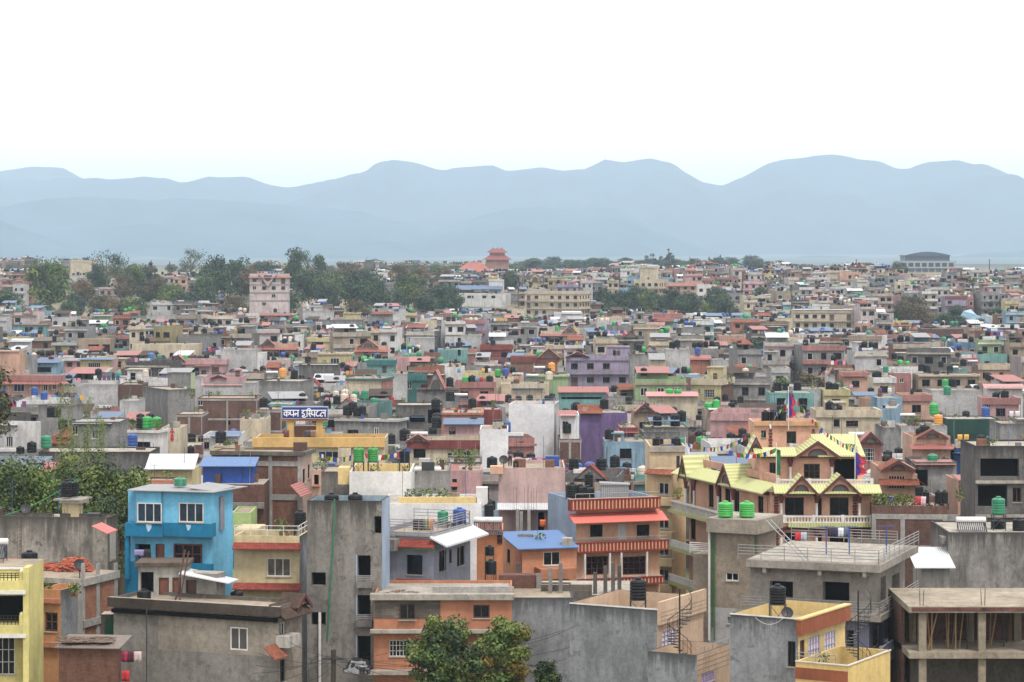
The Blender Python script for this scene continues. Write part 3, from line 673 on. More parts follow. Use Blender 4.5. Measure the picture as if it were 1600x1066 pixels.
# ---------------------------------------------------------------- people
def person(X, Y, Z, rz, joints, label, shirt, legs, hair=None, skin=(150, 104, 82), hat=None, long_=False):
    "joints: named points in metres; one skinned body, clothing and hair as children"
    t = thing('person', label, 'person', (X, Y, Z), rz); J = {k: Vector(v) for k, v in joints.items()}
    def skin_(name, chains, m, sub=2):
        verts = []; edges = []; rad = []; idx = {}
        def add(k, r):
            if k not in idx: idx[k] = len(verts); verts.append(J[k]); rad.append(r)
            return idx[k]
        for ch in chains:
            for (a, ra), (c, rc) in zip(ch, ch[1:]): edges.append((add(a, ra), add(c, rc)))
        me = bpy.data.meshes.new(name); me.from_pydata(verts, edges, []); o = link(name, me, t); me.materials.append(m)
        sk = o.modifiers.new('skin', 'SKIN'); sv_ = me.skin_vertices[0].data
        for i, r in enumerate(rad): sv_[i].radius = (r, r * .85)
        sv_[0].use_root = True; sk.use_smooth_shade = True; su = o.modifiers.new('sub', 'SUBSURF'); su.levels = su.render_levels = sub; return o
    sm = plain(skin, .6); ch = [[('pelvis', .13), ('waist', .12), ('chest', .15), ('neck', .055), ('head', .1), ('crown', .085)]]
    for s in 'lr':
        ch.append([('chest', .15), (s + 'sh', .06), (s + 'el', .042), (s + 'wr', .03), (s + 'hd', .035), (s + 'fi', .012)])
        ch.append([('pelvis', .13), (s + 'hip', .09), (s + 'kn', .06), (s + 'an', .04), (s + 'to', .035)])
    skin_('body', ch, sm)
    sc2 = [[('waist', .15), ('chest', .18), ('neck', .08)]] + [[('chest', .18), (s + 'sh', .085), (s + 'el', .06)] for s in 'lr']; skin_('shirt', sc2, shirt)
    if long_: skin_('skirt', [[('waist', .15), ('pelvis', .18), ('knees', .22), ('hem', .2)]], legs)
    else: skin_('trousers', [[('waist', .14), ('pelvis', .155)]] + [[('pelvis', .155), (s + 'hip', .11), (s + 'kn', .08), (s + 'an', .06)] for s in 'lr'], legs)
    hd = MB(); hd.lathe([(.02, -.02), (.105, 0), (.118, .05), (.1, .1), (.05, .135), (.005, .145)], hat or plain((24, 20, 20), .7), 12); o = hd.build('hair' if not hat else 'cap', t, True); o.location = J['head'] + (J['crown'] - J['head']) * .3
    return t
# ---------------------------------------------------------------- the near buildings, each read from the photograph
def PW(px, py, Y): return Vector((wx(px, Y), Y, wz(py, Y)))
def winon(s, f, x0, y0, x1, y1, kind, d=0):
    t0, t1, z0, z1 = s.rect(f, x0, y0, x1, y1, d); rec = WINSPEC[kind][4]; w_, h_ = t1 - t0, z1 - z0
    e = -(d + rec + .012)
    if f == 'A': window_obj(kind, w_, h_, s.root, (-t1, e, z0), 0)
    else: window_obj(kind, w_, h_, s.root, (-e, t0, z0), pi / 2)
def absorb(a, b):
    Ma = Matrix.Translation(a.root.location) @ Matrix.Rotation(a.root.rotation_euler[2], 4, 'Z')
    Mb = Matrix.Translation(b.root.location) @ Matrix.Rotation(b.root.rotation_euler[2], 4, 'Z'); M = Ma.inverted() @ Mb
    for ch in list(b.root.children):
        ch.parent = a.root; ch.matrix_local = M @ (Matrix.Translation(ch.location) @ Matrix.Rotation(ch.rotation_euler[2], 4, 'Z'))
    for v in USED.values():
        if b.root in v: v.remove(b.root)
    bpy.data.objects.remove(b.root)
def stripes(s, f, x0, y0, x1, y1, d, ma, mb_, part='striped_parapet'):
    t0, t1, z0, z1 = s.rect(f, x0, y0, x1, y1, d); s.bm(f, t0, t1, z0, z1, 0, d, ma, part, SLAB); n = int((t1 - t0) / .3)
    for i in range(n): t = t0 + (t1 - t0) * (i + .5) / n; s.bm(f, t - .055, t + .055, z0 + .12, z1 - .1, d, d + .025, mb_, part)
    s.bm(f, t0 - .03, t1 + .03, z1 - .09, z1 + .03, d - .1, d + .05, ma, part)
YEL = paint((226, 214, 138), .25); ORN = paint((208, 150, 104), .3); BLU = paint((120, 200, 238), .2); BLUD = paint((24, 124, 166), .25); CRM = paint((222, 206, 162), .3)
PEA = paint((196, 132, 100), .3); PEAL = paint((230, 184, 152), .25); LGREY = paint((150, 154, 168), .25); LBL = paint((166, 184, 208), .2); YLW = paint((232, 202, 130), .25); BRB = paint((160, 92, 62), .3)
CRMP = paint((214, 184, 156), .25); MON = paint((238, 186, 158), .25); MONQ = plain((104, 44, 40), .7); STR = plain((196, 152, 112), .8); WSH = paint((184, 180, 172), .85); PNK = paint((206, 176, 170), .3)
GRN = paint((74, 130, 70), .3)
# yellow terrace house, lower left
h = H('terrace_house', 'yellow-green house with black railed balconies at the bottom left edge', 'house', -90, 46, 46, 888, 166, 0, 5, YEL, .05, TERR)
for y0, y1 in ((908, 923), (977, 991)): h.bx('A', -90, y0, 36, y1, 0, 1.5, YEL, 'balcony_parapet'); h.bx('A', -90, y1 + .3, 40, y1 + 6, 0, 1.6, TRIM, 'balcony_edge')
h.bx('A', 36, 887, 45, 1066, 0, 1.5, YEL, 'pier'); h.bx('A', 30, 962, 39, 978, .9, 1.4, YEL, 'pier#2'); h.bx('A', 30, 896, 39, 909, .9, 1.4, YEL, 'pier#3')
h.rail('A', -90, 30, 908, .5, 1.35, BLACKM, 3, step=.25); h.rail('A', -90, 30, 977, .6, 1.35, BLACKM, 3, step=.25)
h.hole('A', -70, 932, 36, 972, 'o'); h.hole('A', -6, 996, 23, 1054, 'g3'); h.hole('A', -70, 1000, -20, 1054, 'g3')
for y in (893, 960):
    q = MB(); p = Vector(h.loc('A', h.tt('A', 35, 1.15), 1.15, h.zz('A', 1, y, 1.15))); q.lathe([(.02, -.18), (.16, -.1), (.2, 0), (.16, .1), (.02, .18)], plain((226, 214, 150), .5), 12, p); o = q.build('ball_finial', h.root, True)
    h.bx('A', 31, y + 3, 38, y + 8, .95, 1.35, TRIM, 'finial_base')
h.bx('A', -90, 888, 45, 890, -.3, .05, TRIM, 'coping'); h.finish(); HYEL = h
# narrow orange house
h = H('narrow_house', 'narrow orange house with grey side wall squeezed beside the yellow-green house', 'house', 58, 95, 129, 922, 174, 20, 9, ORN, .5, TERR, wallB=GREYB)
h.hole('A', 69, 957, 90, 987, 'bb'); h.band(936, 943, .25, PEA, 'A'); h.band(1004, 1012, .3, PEA, 'A'); h.bx('B', 122, 912, 129, 1010, 0, .06, GREYL, 'corner_column'); h.finish(); HNAR = h
for i, (x, y) in enumerate(((74, 924), (113, 919), (119, 916))): p = h.roofpos('A', x, -.6); plant(p.x, p.y, p.z, .9, ['leafy pot plant at the left end of the narrow orange roof', 'pot plant in the middle of the narrow orange roof', 'small pot plant at the right end of the narrow orange roof'][i])
# brick house with concrete columns
h = H('brick_house', 'brick and concrete frame house with flat roof carrying red brick rubble', 'house', -60, 128, 184, 905, 178, 20, 9, GREYD, 0, TERR, wallB=brick((166, 98, 70), (140, 122, 106)))
for x0, x1 in ((128, 133), (151, 156), (179, 184)): h.bx('B', x0, 880, x1, 1066, 0, .07, GREYL, 'column')
LBh = h.LB; z_ = h.zt
h.bm('B', 0, LBh, z_ - .5, z_ + .01, .075, .2, GREYL, 'beam'); h.bm('B', 0, LBh, z_ - 3.4, z_ - 2.9, .075, .18, GREYL, 'beam'); h.bm('A', 0, h.LA, z_ - .35, z_ + .02, 0, .25, SLAB, 'beam'); h.finish(); HBRK = h
ZB = h.gz + h.zt
def rubble(name, label, x, y, Y, z, w_, d_, h_, m, n=260, cat='bricks', sz=(.11, .055, .04)):
    b = MB(); X = wx(x, Y); rnd = random.Random(n)
    for i in range(n):
        u = rnd.uniform(-1, 1); v = rnd.uniform(-1, 1); zz = rnd.random() * h_ * (1 - abs(u) ** 3) * (1 - abs(v) ** 2 * .6)
        b.obox((u * w_ / 2, v * d_ / 2, zz + .04), *(k * rnd.uniform(.8, 1.5) for k in sz), Matrix.Rotation(rnd.uniform(-.5, .5), 3, 'Z') @ Matrix.Rotation(rnd.uniform(-.25, .25), 3, 'X'), rnd.choice(m))
    b.prism([(-w_ * .48, 0), (w_ * .48, 0), (w_ * .3, h_ * .8), (-w_ * .3, h_ * .85)], -d_ * .35, d_ * .35, m[0])
    o = b.build(name); o.location = (X, Y, z); o['kind'] = 'stuff'; return tag(o, label, cat)
RBM = [plain((176, 84, 56), .9), plain((150, 70, 50), .9), plain((190, 108, 78), .9)]
rubble('brick_heap', 'heap of orange-red bricks on the flat roof beside the stained wall', 116, 892, 182.5, ZB, 2.6, 1.4, 1.0, RBM, 500)
rubble('brick_heap', 'low scatter of red bricks left of the larger brick heap', 74, 890, 183, ZB, 1.9, 1.2, .5, RBM, 260)
tank_px(46, 886, 26, 26, 180.5, TANKK, 'large black ribbed water tank behind the yellow-green house parapet', ZB)
p = PW(128, 905, 178.6); dish(p.x - .15, p.y, ZB, .42, 'black satellite dish on the corner of the brick rubble roof', .4)
solar(wx(-6, 170), 170, HYEL.gz + HYEL.zt, 1.6, 'white solar water heater cut by the left picture edge on yellow-green roof')
# stained concrete wall house behind
h = H('concrete_house', 'wide black-stained concrete house wall behind the brick rubble roof', 'house', -80, 168, 184, 809, 204, 8, 9, MOLD, .4, SLAB, wallB=GREYD)
h.bx('B', 172, 832, 181, 876, 0, .04, GREYL, 'trim'); h.hole('B', 173, 842, 179, 872, 'w'); h.slope('B', 168, 184, 819, 831, 0, 1.3, sheet((176, 92, 84))); h.finish(); HMOLD = h; ZM = h.gz + h.zt - .4
b = MB(); 
for px in (100, 125, 150): b.tube((wx(px, 203), 203.2, ZM + .4), (wx(px, 203), 203.2, ZM + 1.2), .02, RUST, 4); b.tube((wx(px, 203) + .2, 203.2, ZM + .4), (wx(px, 203) + .22, 203.2, ZM + 1.6), .02, RUST, 4)
o = b.build('starter_bars', h.root); o.matrix_parent_inverse = (Matrix.Translation(h.root.location) @ Matrix.Rotation(-h.a, 4, 'Z')).inverted()
# tank tower
h = H('tank_tower', 'cream concrete pillar with a wide slab carrying black tanks', 'tank tower', 97, 123, 129, 780, 207, 15, 2, CRM, 0, SLAB, zb=ZM)
h.bandm(h.zt - .3, h.zt, .55, SLAB); h.bm('A', -.3, h.LA + .5, h.zt - .12, h.zt + .01, -2, .6, SLAB, 'slab'); h.finish()
tank_px(104, 776, 18, 26, 207.6, TANKK, 'nearer of two black water tanks on the cream pillar slab'); tank_px(115, 775, 17, 25, 208.6, TANKK, 'farther of two black water tanks on the cream pillar slab')
p = PW(40, 800, 206); dish(p.x, p.y, ZM, .42, 'black satellite dish left of the cream tank pillar', .2)
# blue house
h = H('blue_house', 'bright blue two storey house with dark blue balcony band and white windows', 'house', 200, 331, 364, 768, 186, 14, 9, BLU, 0, ROOFG)
h.bx('A', 212, 768, 252, 838, 0, 1.0, BLU, 'bay'); h.bx('A', 254, 768, 329, 838, 0, .8, BLU, 'bay')
h.bx('A', 195, 818, 254, 838.5, 0, 1.12, BLUD, 'balcony_band'); h.bx('A', 254.5, 818, 330, 839, 0, .98, BLUD, 'balcony_band')
h.bx('A', 195, 838, 201, 905, .6, .95, BLUD, 'pillar'); h.bx('A', 195, 880, 330, 960, 0, .5, BLUD, 'base')
winon(h, 'A', 215, 785, 253, 816, 'w3', 1.0); winon(h, 'A', 280, 785, 319, 816, 'w3', .8)
h.hole('A', 211, 850, 235, 878, 'o'); h.hole('A', 242, 850, 257, 880, 'd'); h.hole('A', 272, 849, 316, 882, 'r')
h.slope('A', 198, 333, 758, 767.5, -6, 1.3, ROOFG, 'roof_sheet'); h.slopem('B', 0, h.LB, h.zt + .25, h.zt + .02, -2, .25, ROOFG, 'roof_sheet')
h.bx('B', 345, 776, 351, 828, .02, .14, LGREY, 'downpipe'); h.bx('A', 364, 858, 394, 890, -2.5, -2.2, BLU, 'yard_wall')
for x, y, k in ((232, 820, 5), (293, 821, 4)):
    t_ = h.tt('A', x, 1.2); z_ = h.zz('A', t_, y, 1.2); d_ = 1.13 if x < 254 else .99; h.mb('worn_patch').poly([h.loc('A', t_ + dx * k * .045, d_ + .01, z_ + dz * k * .045) for dx, dz in ((-1, 0), (1.1, .1), (.8, -1), (.3, -2.4), (-.3, -2), (-.9, -1))], plain((170, 206, 226), .8))
h.finish(); HBLU = h
tank(wx(281, 189), 189.2, h.gz + h.zt + .12, .95, .62, TANKT, 'low teal water tank on the blue house corrugated roof', True)
garment(wx(221, 185), 184.6, wz(859, 184.6), .9, .5, plain((150, 140, 190), .8), 'pale lilac cloth hanging in the blue house lower opening'); garment(wx(232, 185), 184.5, wz(858, 184.5), .5, .85, plain((30, 30, 36), .8), 'black cloth hanging in the blue house lower opening')
# old grey house with tiled eave
h = H('old_house', 'weathered grey old house with brown tiled eave and one louvred window', 'house', 178, 434, 472, 948, 168, 22, 9, concrete((138, 130, 120), .5, 'o'), .25, TERR, zb=0)
h.bm('A', -.3, h.LA + .3, h.zt - .62, h.zt + .03, 0, .35, concrete((74, 66, 60), .7), 'fascia', SLAB); h.slopem('B', -.3, h.LB + .2, h.zt + .15, h.zt - .75, -.5, .75, TILEB, 'tiled_eave', .1)
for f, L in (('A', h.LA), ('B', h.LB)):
    h.bm(f, -.05, L, h.zt - 1.0, h.zt - .75, 0, .35, DARK if f == 'A' else BROWNG, 'eave_shadow_board')  # strip below the eave, its shadow put into the dark colour
h.hole('A', 360, 981, 387, 1016, 's'); h.hole('B', 437, 972, 446, 1006, 'w'); h.slope('B', 429, 450, 1008, 1028, 0, .8, TILEO, 'window_hood'); h.bx('B', 450, 992, 470, 1010, 0, .9, WSH, 'balcony'); h.hole('B', 438, 1030, 446, 1066, 'dk')
h.bm('A', h.LA - 3.4, h.LA, 0, h.zt - 1.0, 0, .05, GREY, 'plaster_patch'); h.bm('A', 0, h.LA - 3.4, 0, h.zt - 3.3, 0, .04, GREY, 'plaster_patch')
h.gablem('B', h.LB - 1.6, h.LB, h.zt - .2, h.zt + .45, -1.0, .4, TILEB, WSH, arch=False); h.finish(); HOLD = h; Z8 = h.gz + h.zt - .25
def hb(x, Y): return Y
h = H('washhouse', 'whitewashed rooftop shed with brown doors in front of the blue house', 'shed', 216, 291, 291, 884, 175, 0, 2.6, WSH, 0, SLAB, zb=Z8)
h.bm('A', -.2, h.LA + .2, h.zt - .02, h.zt + .22, -2.7, .3, concrete((84, 72, 62), .6), 'roof_slab'); h.hole('A', 220, 893, 240, 926, 'o'); h.hole('A', 247, 902, 264, 944, 'd'); h.hole('A', 270, 902, 283, 944, 'd'); h.finish()
h = H('metal_roof_shed', 'small concrete rooftop shed under a sloping white metal sheet', 'shed', 285, 338, 352, 897, 174, 18, 2.2, GREYL, 0, SLAB, zb=Z8)
h.hole('A', 290, 906, 307, 944, 'dd'); b = h.mb('roof_sheet'); I = (Matrix.Translation(h.root.location) @ Matrix.Rotation(-h.a, 4, 'Z')).inverted()
P = [I @ v for v in (PW(279, 896, 172.8), PW(357, 911, 172.8), PW(373, 905, 175.6), PW(292, 887, 177))]
b.mesh(P + [v - Vector((0, 0, .07)) for v in P], [(0, 1, 2, 3), (7, 6, 5, 4), (0, 4, 5, 1), (1, 5, 6, 2), (2, 6, 7, 3), (3, 7, 4, 0)], ROOFW); h.finish()
tank_px(225, 944, 22, 24, 173, TANKK, 'dark water tank standing before the whitewashed shed'); tank_px(370, 944, 20, 22, 175, TANKK, 'dark water tank right of the white metal roofed shed')
b = MB(); b.tube((0, 0, 0), (.6, .5, 3.4), .06, WOOD); b.tube((.3, 0, 0), (.85, .5, 3.3), .05, WOOD); o = b.build('timber_planks'); o.location = (wx(274, 172.5), 172.5, Z8); tag(o, 'grey timber planks leaning on the whitewashed shed', 'planks')
for i, x in enumerate((205, 395, 452)): p = PW(x, 940, 172); 
# brick shed bottom left
h = H('brick_shed', 'low dark brick shed with a debris covered tin roof at the bottom left', 'shed', 92, 184, 188, 1012, 164, 6, 5, brick((120, 78, 60), (92, 76, 66)), 0, SLAB)
h.slopem('A', -.2, h.LA + .2, h.zt + .35, h.zt, -3, .3, sheet((112, 100, 92), rust=.6), 'tin_roof'); h.finish()
rubble('roof_debris', 'sticks and broken tiles scattered on the brick shed roof', 135, 1010, 165.6, h.gz + h.zt + .2, 3.4, 2.4, .12, [plain((96, 74, 60), .9), plain((126, 110, 96), .9)], 160, 'debris', (.3, .05, .02))
h = H('green_gate_wall', 'narrow concrete wall with green metal gate beside the old grey house', 'wall', 158, 186, 186, 960, 173.5, 0, 1.5, GREYD, 0, SLAB); winon(h, 'A', 165, 968, 181, 1008, 'sh', .02); h.bx('A', 166, 969, 180, 1008, .14, .2, paint((28, 84, 62), .3), 'gate'); h.finish()
# cream house with tile bands
h = H('cream_house', 'cream house with two red tile bands beside the tall grey tower block', 'house', 366, 468, 484, 838, 181, 6, 9, CRM, .35, TERR, wallB=GREYB)
for y in (848, 911): h.slope('A', 362, 469, y, y + 10, 0, .75, TILER, 'tile_band', .08)
h.hole('A', 416, 872, 454, 901, 'wc'); h.hole('A', 418, 940, 452, 966, 'wc'); h.railm('A', 0, h.LA, h.zt, .7, -.1, TRIM, 2); h.railm('B', 0, h.LB, h.zt, .7, -.1, TRIM, 2)
h.bx('A', 366, 826, 402, 838, -3, -6, CRM, 'stair_head'); h.finish(); HCRM = h; ZC = h.gz + h.zt - .35
tank_px(469, 822, 19, 25, 184.5, TANKK, 'black water tank behind the cream house terrace railing', ZC); plant(wx(449, 183.5), 183.5, ZC, 1.0, 'red flowering pot plant on the cream house terrace', LEAFB[0]); plant(wx(440, 184), 184, ZC, 1.2, 'tall green pot plant on the cream house terrace')
# tall grey tower block
TW = concrete((124, 120, 115), .75, 't')
h = H('tower_block', 'tall bare grey concrete house with mould-stained top and stacked open balconies', 'house', 480, 597, 609, 783, 176, 5, 8, TW, .9, TERR, wallB=LBL); h.inner = paint((150, 172, 186), .3)
h.hole('A', 487, 894, 509, 915, 'o'); h.hole('A', 486, 957, 509, 977, 'o')
for y0, y1 in ((868, 902), (930, 964), (994, 1046)): h.hole('A', 558, y0, 579, y1, 'o'); h.bx('A', 556, y0 - 1, 558, y1 + 6, 0, .05, LBL, 'reveal')
h.hole('A', 584, 806, 596, 834, 'o')
for y in (910, 971): h.bx('A', 557, y, 581, y + 9, 0, .35, GREY, 'balcony_slab'); h.rail('A', 557, 581, y, .45, .3, RAIL, 3)
b = h.mb('downpipe'); b.tube(h.loc('A', h.tt('A', 500), .12, 0), h.loc('A', h.tt('A', 500), .12, h.zz('A', 4, 957)), .1, TRIM, 8)
b = h.mb('green_pipe'); t1_ = h.tt('A', 523); t2_ = h.tt('A', 512); b.path([h.loc('A', t1_, .08, h.zt + .1), h.loc('A', t1_ + .1, .08, h.zt - 3), h.loc('A', t2_ - .15, .08, h.zt - 6.5), h.loc('A', t2_, .08, h.zt - 9.6)], .05, TANKT, 6)
h.finish(); HTOW = h
for x, l in ((518, 'left'), (555, 'right')): tank_px(x, 797, 23, 27, 179.5, TANKK, l + ' of two dark tanks sunk behind the tall grey block parapet')
# blue-grey terrace house
h = H('terrace_house', 'blue-grey house with railed roof terrace, red tile skirts and white side canopy', 'house', 586, 676, 735, 833, 181, 20, 9, LGREY, .3, TERR)
for y0, y1, xa in ((842, 855, 614), (905, 917, 614)):
    h.slope('A', xa, 678, y0, y1, 0, .7, TILER, 'tile_skirt', .08); h.bx('A', xa, y1 + .5, 678, y1 + 4, 0, .66, GRN, 'green_trim')
h.slopem('B', -.6, h.LB + .4, h.zt - .2, h.zt - .8, 0, 1.3, ROOFW, 'side_canopy', .12); h.bandm(h.zt - .28, h.zt - .12, .1, GREYL)
h.hole('A', 635, 867, 660, 898, 'dk'); h.hole('B', 686, 861, 697, 893, 'dk'); h.hole('B', 702, 858, 706, 880, 'dk'); h.hole('B', 714, 853, 726, 884, 'dk'); h.hole('A', 592, 870, 604, 903, 'o')
h.bx('A', 583, 843, 616, 861, 0, 1.3, GREY, 'balcony'); h.rail('A', 583, 616, 843, .6, 1.2, RAIL, 3); h.bx('A', 583, 912, 617, 926, 0, 1.3, GREYL, 'balcony'); h.rail('A', 583, 617, 912, .75, 1.2, RAIL, 4); h.bx('A', 581, 868, 586, 912, .9, 1.2, TRIM, 'balcony_post')
h.railm('A', 0, h.LA, h.zt, .85, -.1, RAIL, 4); h.railm('B', 0, h.LB, h.zt, .85, -.1, RAIL, 4); h.railm('A', 0, h.LA, h.zt, .85, -h.LB + .1, RAIL, 3)
for k in range(5): h.bm('B', h.LB * (k + .5) / 5, h.LB * (k + .5) / 5 + .04, 4, h.zt - .9, 0, .02, GREYL, 'joint')
h.finish(); HTER = h; ZT = h.gz + h.zt - .3
tank_px(692, 815, 17, 18, 187.5, TANKT, 'teal water tank on the railed terrace beside the blue tank', ZT); tank_px(718, 815, 21, 22, 187.5, TANKB, 'royal blue water tank on the railed terrace', ZT)
cable((wx(640, 184), 184, wz(811, 184)), (wx(682, 186), 186, wz(811, 186)), .05, .012, 'clothesline', 'clothesline strung across the railed terrace of the blue-grey house', 'clothesline')
for i, (x, c, n_) in enumerate(((650, (40, 40, 60), 'dark blue'), (655, (90, 60, 60), 'brown'), (660, (30, 32, 34), 'black'), (665, (40, 110, 100), 'teal'), (669, (200, 150, 40), 'mustard yellow'), (673, (220, 110, 40), 'orange'))):
    garment(wx(x, 185), 184.9, wz(811, 184.9), .42, .8, plain(c, .8), n_ + ' garment on the clothesline of the railed terrace', 'shirt' if i % 2 else 'cloth')
# orange house behind the street trees
h = H('orange_house', 'peach orange house with grey block top course behind the two leafy street trees', 'house', 584, 800, 800, 931, 172, 0, 8, PEA, .2, SLAB)
h.bx('A', 578, 929, 803, 938, -.4, .4, SLAB, 'roof_slab'); h.bx('A', 585, 939, 688, 966, 0, .05, BLOCK, 'block_course'); winon(h, 'A', 624, 943, 650, 968, 'b', .05); h.bx('A', 578, 985, 803, 990, 0, .6, SLAB, 'ledge'); h.bx('A', 575, 1049, 803, 1055, 0, .7, SLAB, 'ledge'); h.hole('A', 608, 1000, 641, 1026, 'g'); h.hole('A', 740, 1000, 775, 1026, 'g'); h.hole('A', 740, 944, 765, 966, 'b')
h.bx('A', 676, 917, 803, 931, -2.4, -2.6, GREYL, 'rear_parapet'); h.finish(); HORG = h
rubble('roof_rubble', 'pale rubble and bricks on the orange house roof', 628, 930, 173.6, h.gz + h.zt - .2, 2.6, 1.2, .28, [plain((140, 134, 128), .9), plain((120, 96, 84), .9)], 140, 'rubble', (.12, .08, .05))
# big grey wall and ruined brick
h = H('grey_house', 'plain grey plastered blank wall between the orange house and cream-topped house', 'house', 798, 896, 896, 934, 174.5, 0, 8, GREYB, .1, TERR)
for x, y in ((860, 888), (876, 880)): h.bx('A', x - 3, y, x + 3, 934, -3, -3.3, GREY, 'column_stub')
h.bx('A', 845, 914, 925, 936, -4, -4.25, BLOCK, 'block_wall'); h.finish()
h = H('ruined_brick_wall', 'broken brick wall stub standing on top of the grey plastered wall', 'wall', 779, 846, 846, 899, 180, 0, 1.2, brick((112, 72, 60), (88, 74, 66)), 0, BRICK2, zb=8.5); h.bx('A', 838, 896, 846, 935, 0, .1, GREY, 'column'); h.finish()
h = H('unfinished_house', 'unfinished concrete storey with five dark column stubs in front of red-striped house', 'building', 846, 1000, 1000, 930, 186, 0, 8, GREY, 0, SLAB)
for x, y in ((930, 895), (946, 885), (958, 880), (968, 884), (810, 880)): h.bx('A', x - 3, y, x + 3, 931, -.6, -.9, concrete((92, 88, 84), .6), 'column_stub'); h.rods('A', x, y, .5, -.75, 3)
h.finish()
# peach house with blue roof
h = H('blue_roof_house', 'small peach house with a bright blue metal roof', 'house', 787, 816, 901, 857, 200, 74, 8, paint((222, 156, 120), .25), 0, TERR)
h.slopem('B', -.5, h.LB + .1, h.zt + .75, h.zt + .02, -h.LA, .5, ROOFB, 'blue_roof', .08); h.hole('B', 849, 863, 876, 884, 'w'); h.hole('A', 792, 858, 797, 880, 'dk'); h.bx('B', 845, 889, 901, 905, 0, 1.8, PEA, 'terrace_parapet'); h.finish()
# red striped house
h = H('striped_parapet_house', 'peach house with red and cream striped balcony parapets and pale blue side', 'house', 856, 900, 1031, 782, 208, 72, 8, LBL, .8, TERR, wallB=PEAL)
rs = paint((150, 56, 48), .25)
stripes(h, 'B', 893, 779, 1032, 797, .9, rs, STR); h.slope('B', 897, 1045, 800, 815, 0, 1.6, sheet((196, 92, 76)), 'red_canopy'); h.hole('B', 922, 820, 942, 839, 'dk'); h.hole('B', 966, 819, 979, 845, 'wd'); h.hole('B', 995, 820, 1014, 839, 'dk')
stripes(h, 'B', 901, 846, 1044, 862, 1.1, rs, STR); h.hole('B', 916, 870, 951, 898, 'rb'); h.hole('B', 973, 870, 1009, 898, 'rb'); stripes(h, 'B', 901, 903, 1038, 915, 1.1, rs, STR); h.rail('B', 902, 1043, 846, .35, 1.0, RAIL, 1)
for x in (914, 953, 971, 1011): h.mb('balcony_column').tube(h.loc('B', h.tt('B', x, 1), 1, h.zz('B', 3, 903, 1)), h.loc('B', h.tt('B', x, 1), 1, h.zz('B', 3, 864, 1)), .09, TRIM, 8)
h.railm('B', 0, h.LB, h.zt, .5, -.1, RAIL, 1); h.hole('B', 920, 925, 950, 950, 'o'); h.finish(); HSTR = h; ZS = h.gz + h.zt - .8
for i, (x, y) in enumerate(((894, 781), (907, 784), (918, 786))): tank_px(x, y, 21, 27, 210.5 + .3 * i, TANKK, ['left', 'middle', 'right'][i] + ' of three black water tanks on the striped parapet house')
tank_px(921, 760, 16, 22, 214, TANKK, 'black water tank raised on steel legs behind the three clustered tanks', ZS)
b = MB(); b.box(-1.15, 1.15, 0, 1.4, 0, 1.75, ROOFG); b.prism([(-1.25, 1.76), (1.25, 1.76), (1.25, 1.83), (-1.25, 1.95)], -.1, 1.5, ROOFG); o = b.build('tin_cabin'); o.location = (wx(960, 212), 211, ZS); tag(o, 'grey corrugated tin cabin on the striped parapet house roof', 'cabin')
for i in range(7): b = MB()
# cream topped house in front, with spiral stair
def spiral(X, Y, Z, hgt, label, m=BLACKM, r=.75, turns=1.1):
    t = thing('spiral_staircase', label, 'staircase', (X, Y, Z), 0, 'black spiral staircases'); b = MB(); b.tube((0, 0, 0), (0, 0, hgt + 1.1), .05, m, 8); b.build('pole', t); n = int(hgt / .2); s_ = MB(); r_ = MB()
    for i in range(n):
        a = 2 * pi * turns * i / n; e = a + 2 * pi * turns / n * 1.1; z = .2 * (i + 1); s_.mesh([(0, 0, z), (r * cos(a), r * sin(a), z), (r * cos(e), r * sin(e), z), (0, 0, z - .04), (r * cos(a), r * sin(a), z - .04), (r * cos(e), r * sin(e), z - .04)], [(0, 1, 2), (5, 4, 3), (1, 4, 5, 2), (0, 3, 4, 1), (0, 2, 5, 3)], m)
        r_.tube((r * cos(a), r * sin(a), z), (r * cos(a), r * sin(a), z + .9), .014, m, 4); r_.tube((r * cos(a), r * sin(a), z + .9), (r * cos(e), r * sin(e), z + 1.1), .025, m, 4); r_.tube((r * cos(a), r * sin(a), z + .45), (r * cos(e), r * sin(e), z + .65), .014, m, 4)
    s_.build('steps', t); r_.build('railing', t); return t
CG = CRMP
h = H('cream_top_house', 'grey and cream house with open parapet roof and black tank, bottom centre', 'house', 890, 1027, 1099, 952, 160, 28, 8, GREYB, 1.0, TERR, wallB=CG); h.inner = CRMP
h.band(941, 977, .22, CG, 'B', 'parapet_panel')
for k in range(5): h.bm('B', 0, h.LB, h.zt - 1.25 + k * .25, h.zt - 1.235 + k * .25, .22, .235, BROWNG, 'groove')
h.hole('B', 1034, 984, 1056, 1016, 'l'); h.bandm(h.zt - .06, h.zt + .03, .03, TRIM, 'AB', 'coping')
h2 = H('x', 'x', 'x', 1012, 1089, 1140, 1024, 156.5, 28, 7, GREYB, .9, TERR, wallB=CG); h2.inner = CRMP; h2.hole('B', 1096, 1052, 1116, 1066, 'l')
for k in range(4): h2.bm('B', 0, h2.LB, h2.zt - 1.25 + k * .3, h2.zt - 1.235 + k * .3, 0, .015, BROWNG, 'groove')
h2.railm('B', 0, h2.LB, h2.zt, .35, -.06, RAIL, 1); h.finish(); h2.finish(); HC1 = h; zr1 = h.gz + h.zt - 1; zr2 = h2.gz + h2.zt - .9; absorb(h, h2)
tank_px(997, 936, 26, 33, 163, TANKK, 'large black water tank on a steel stand inside the cream parapet roof', zr1)
spiral(wx(1062, 158.6), 158.6, zr2, wz(948, 158.6) - zr2, 'black spiral staircase climbing to the cream parapet roof, bottom centre')
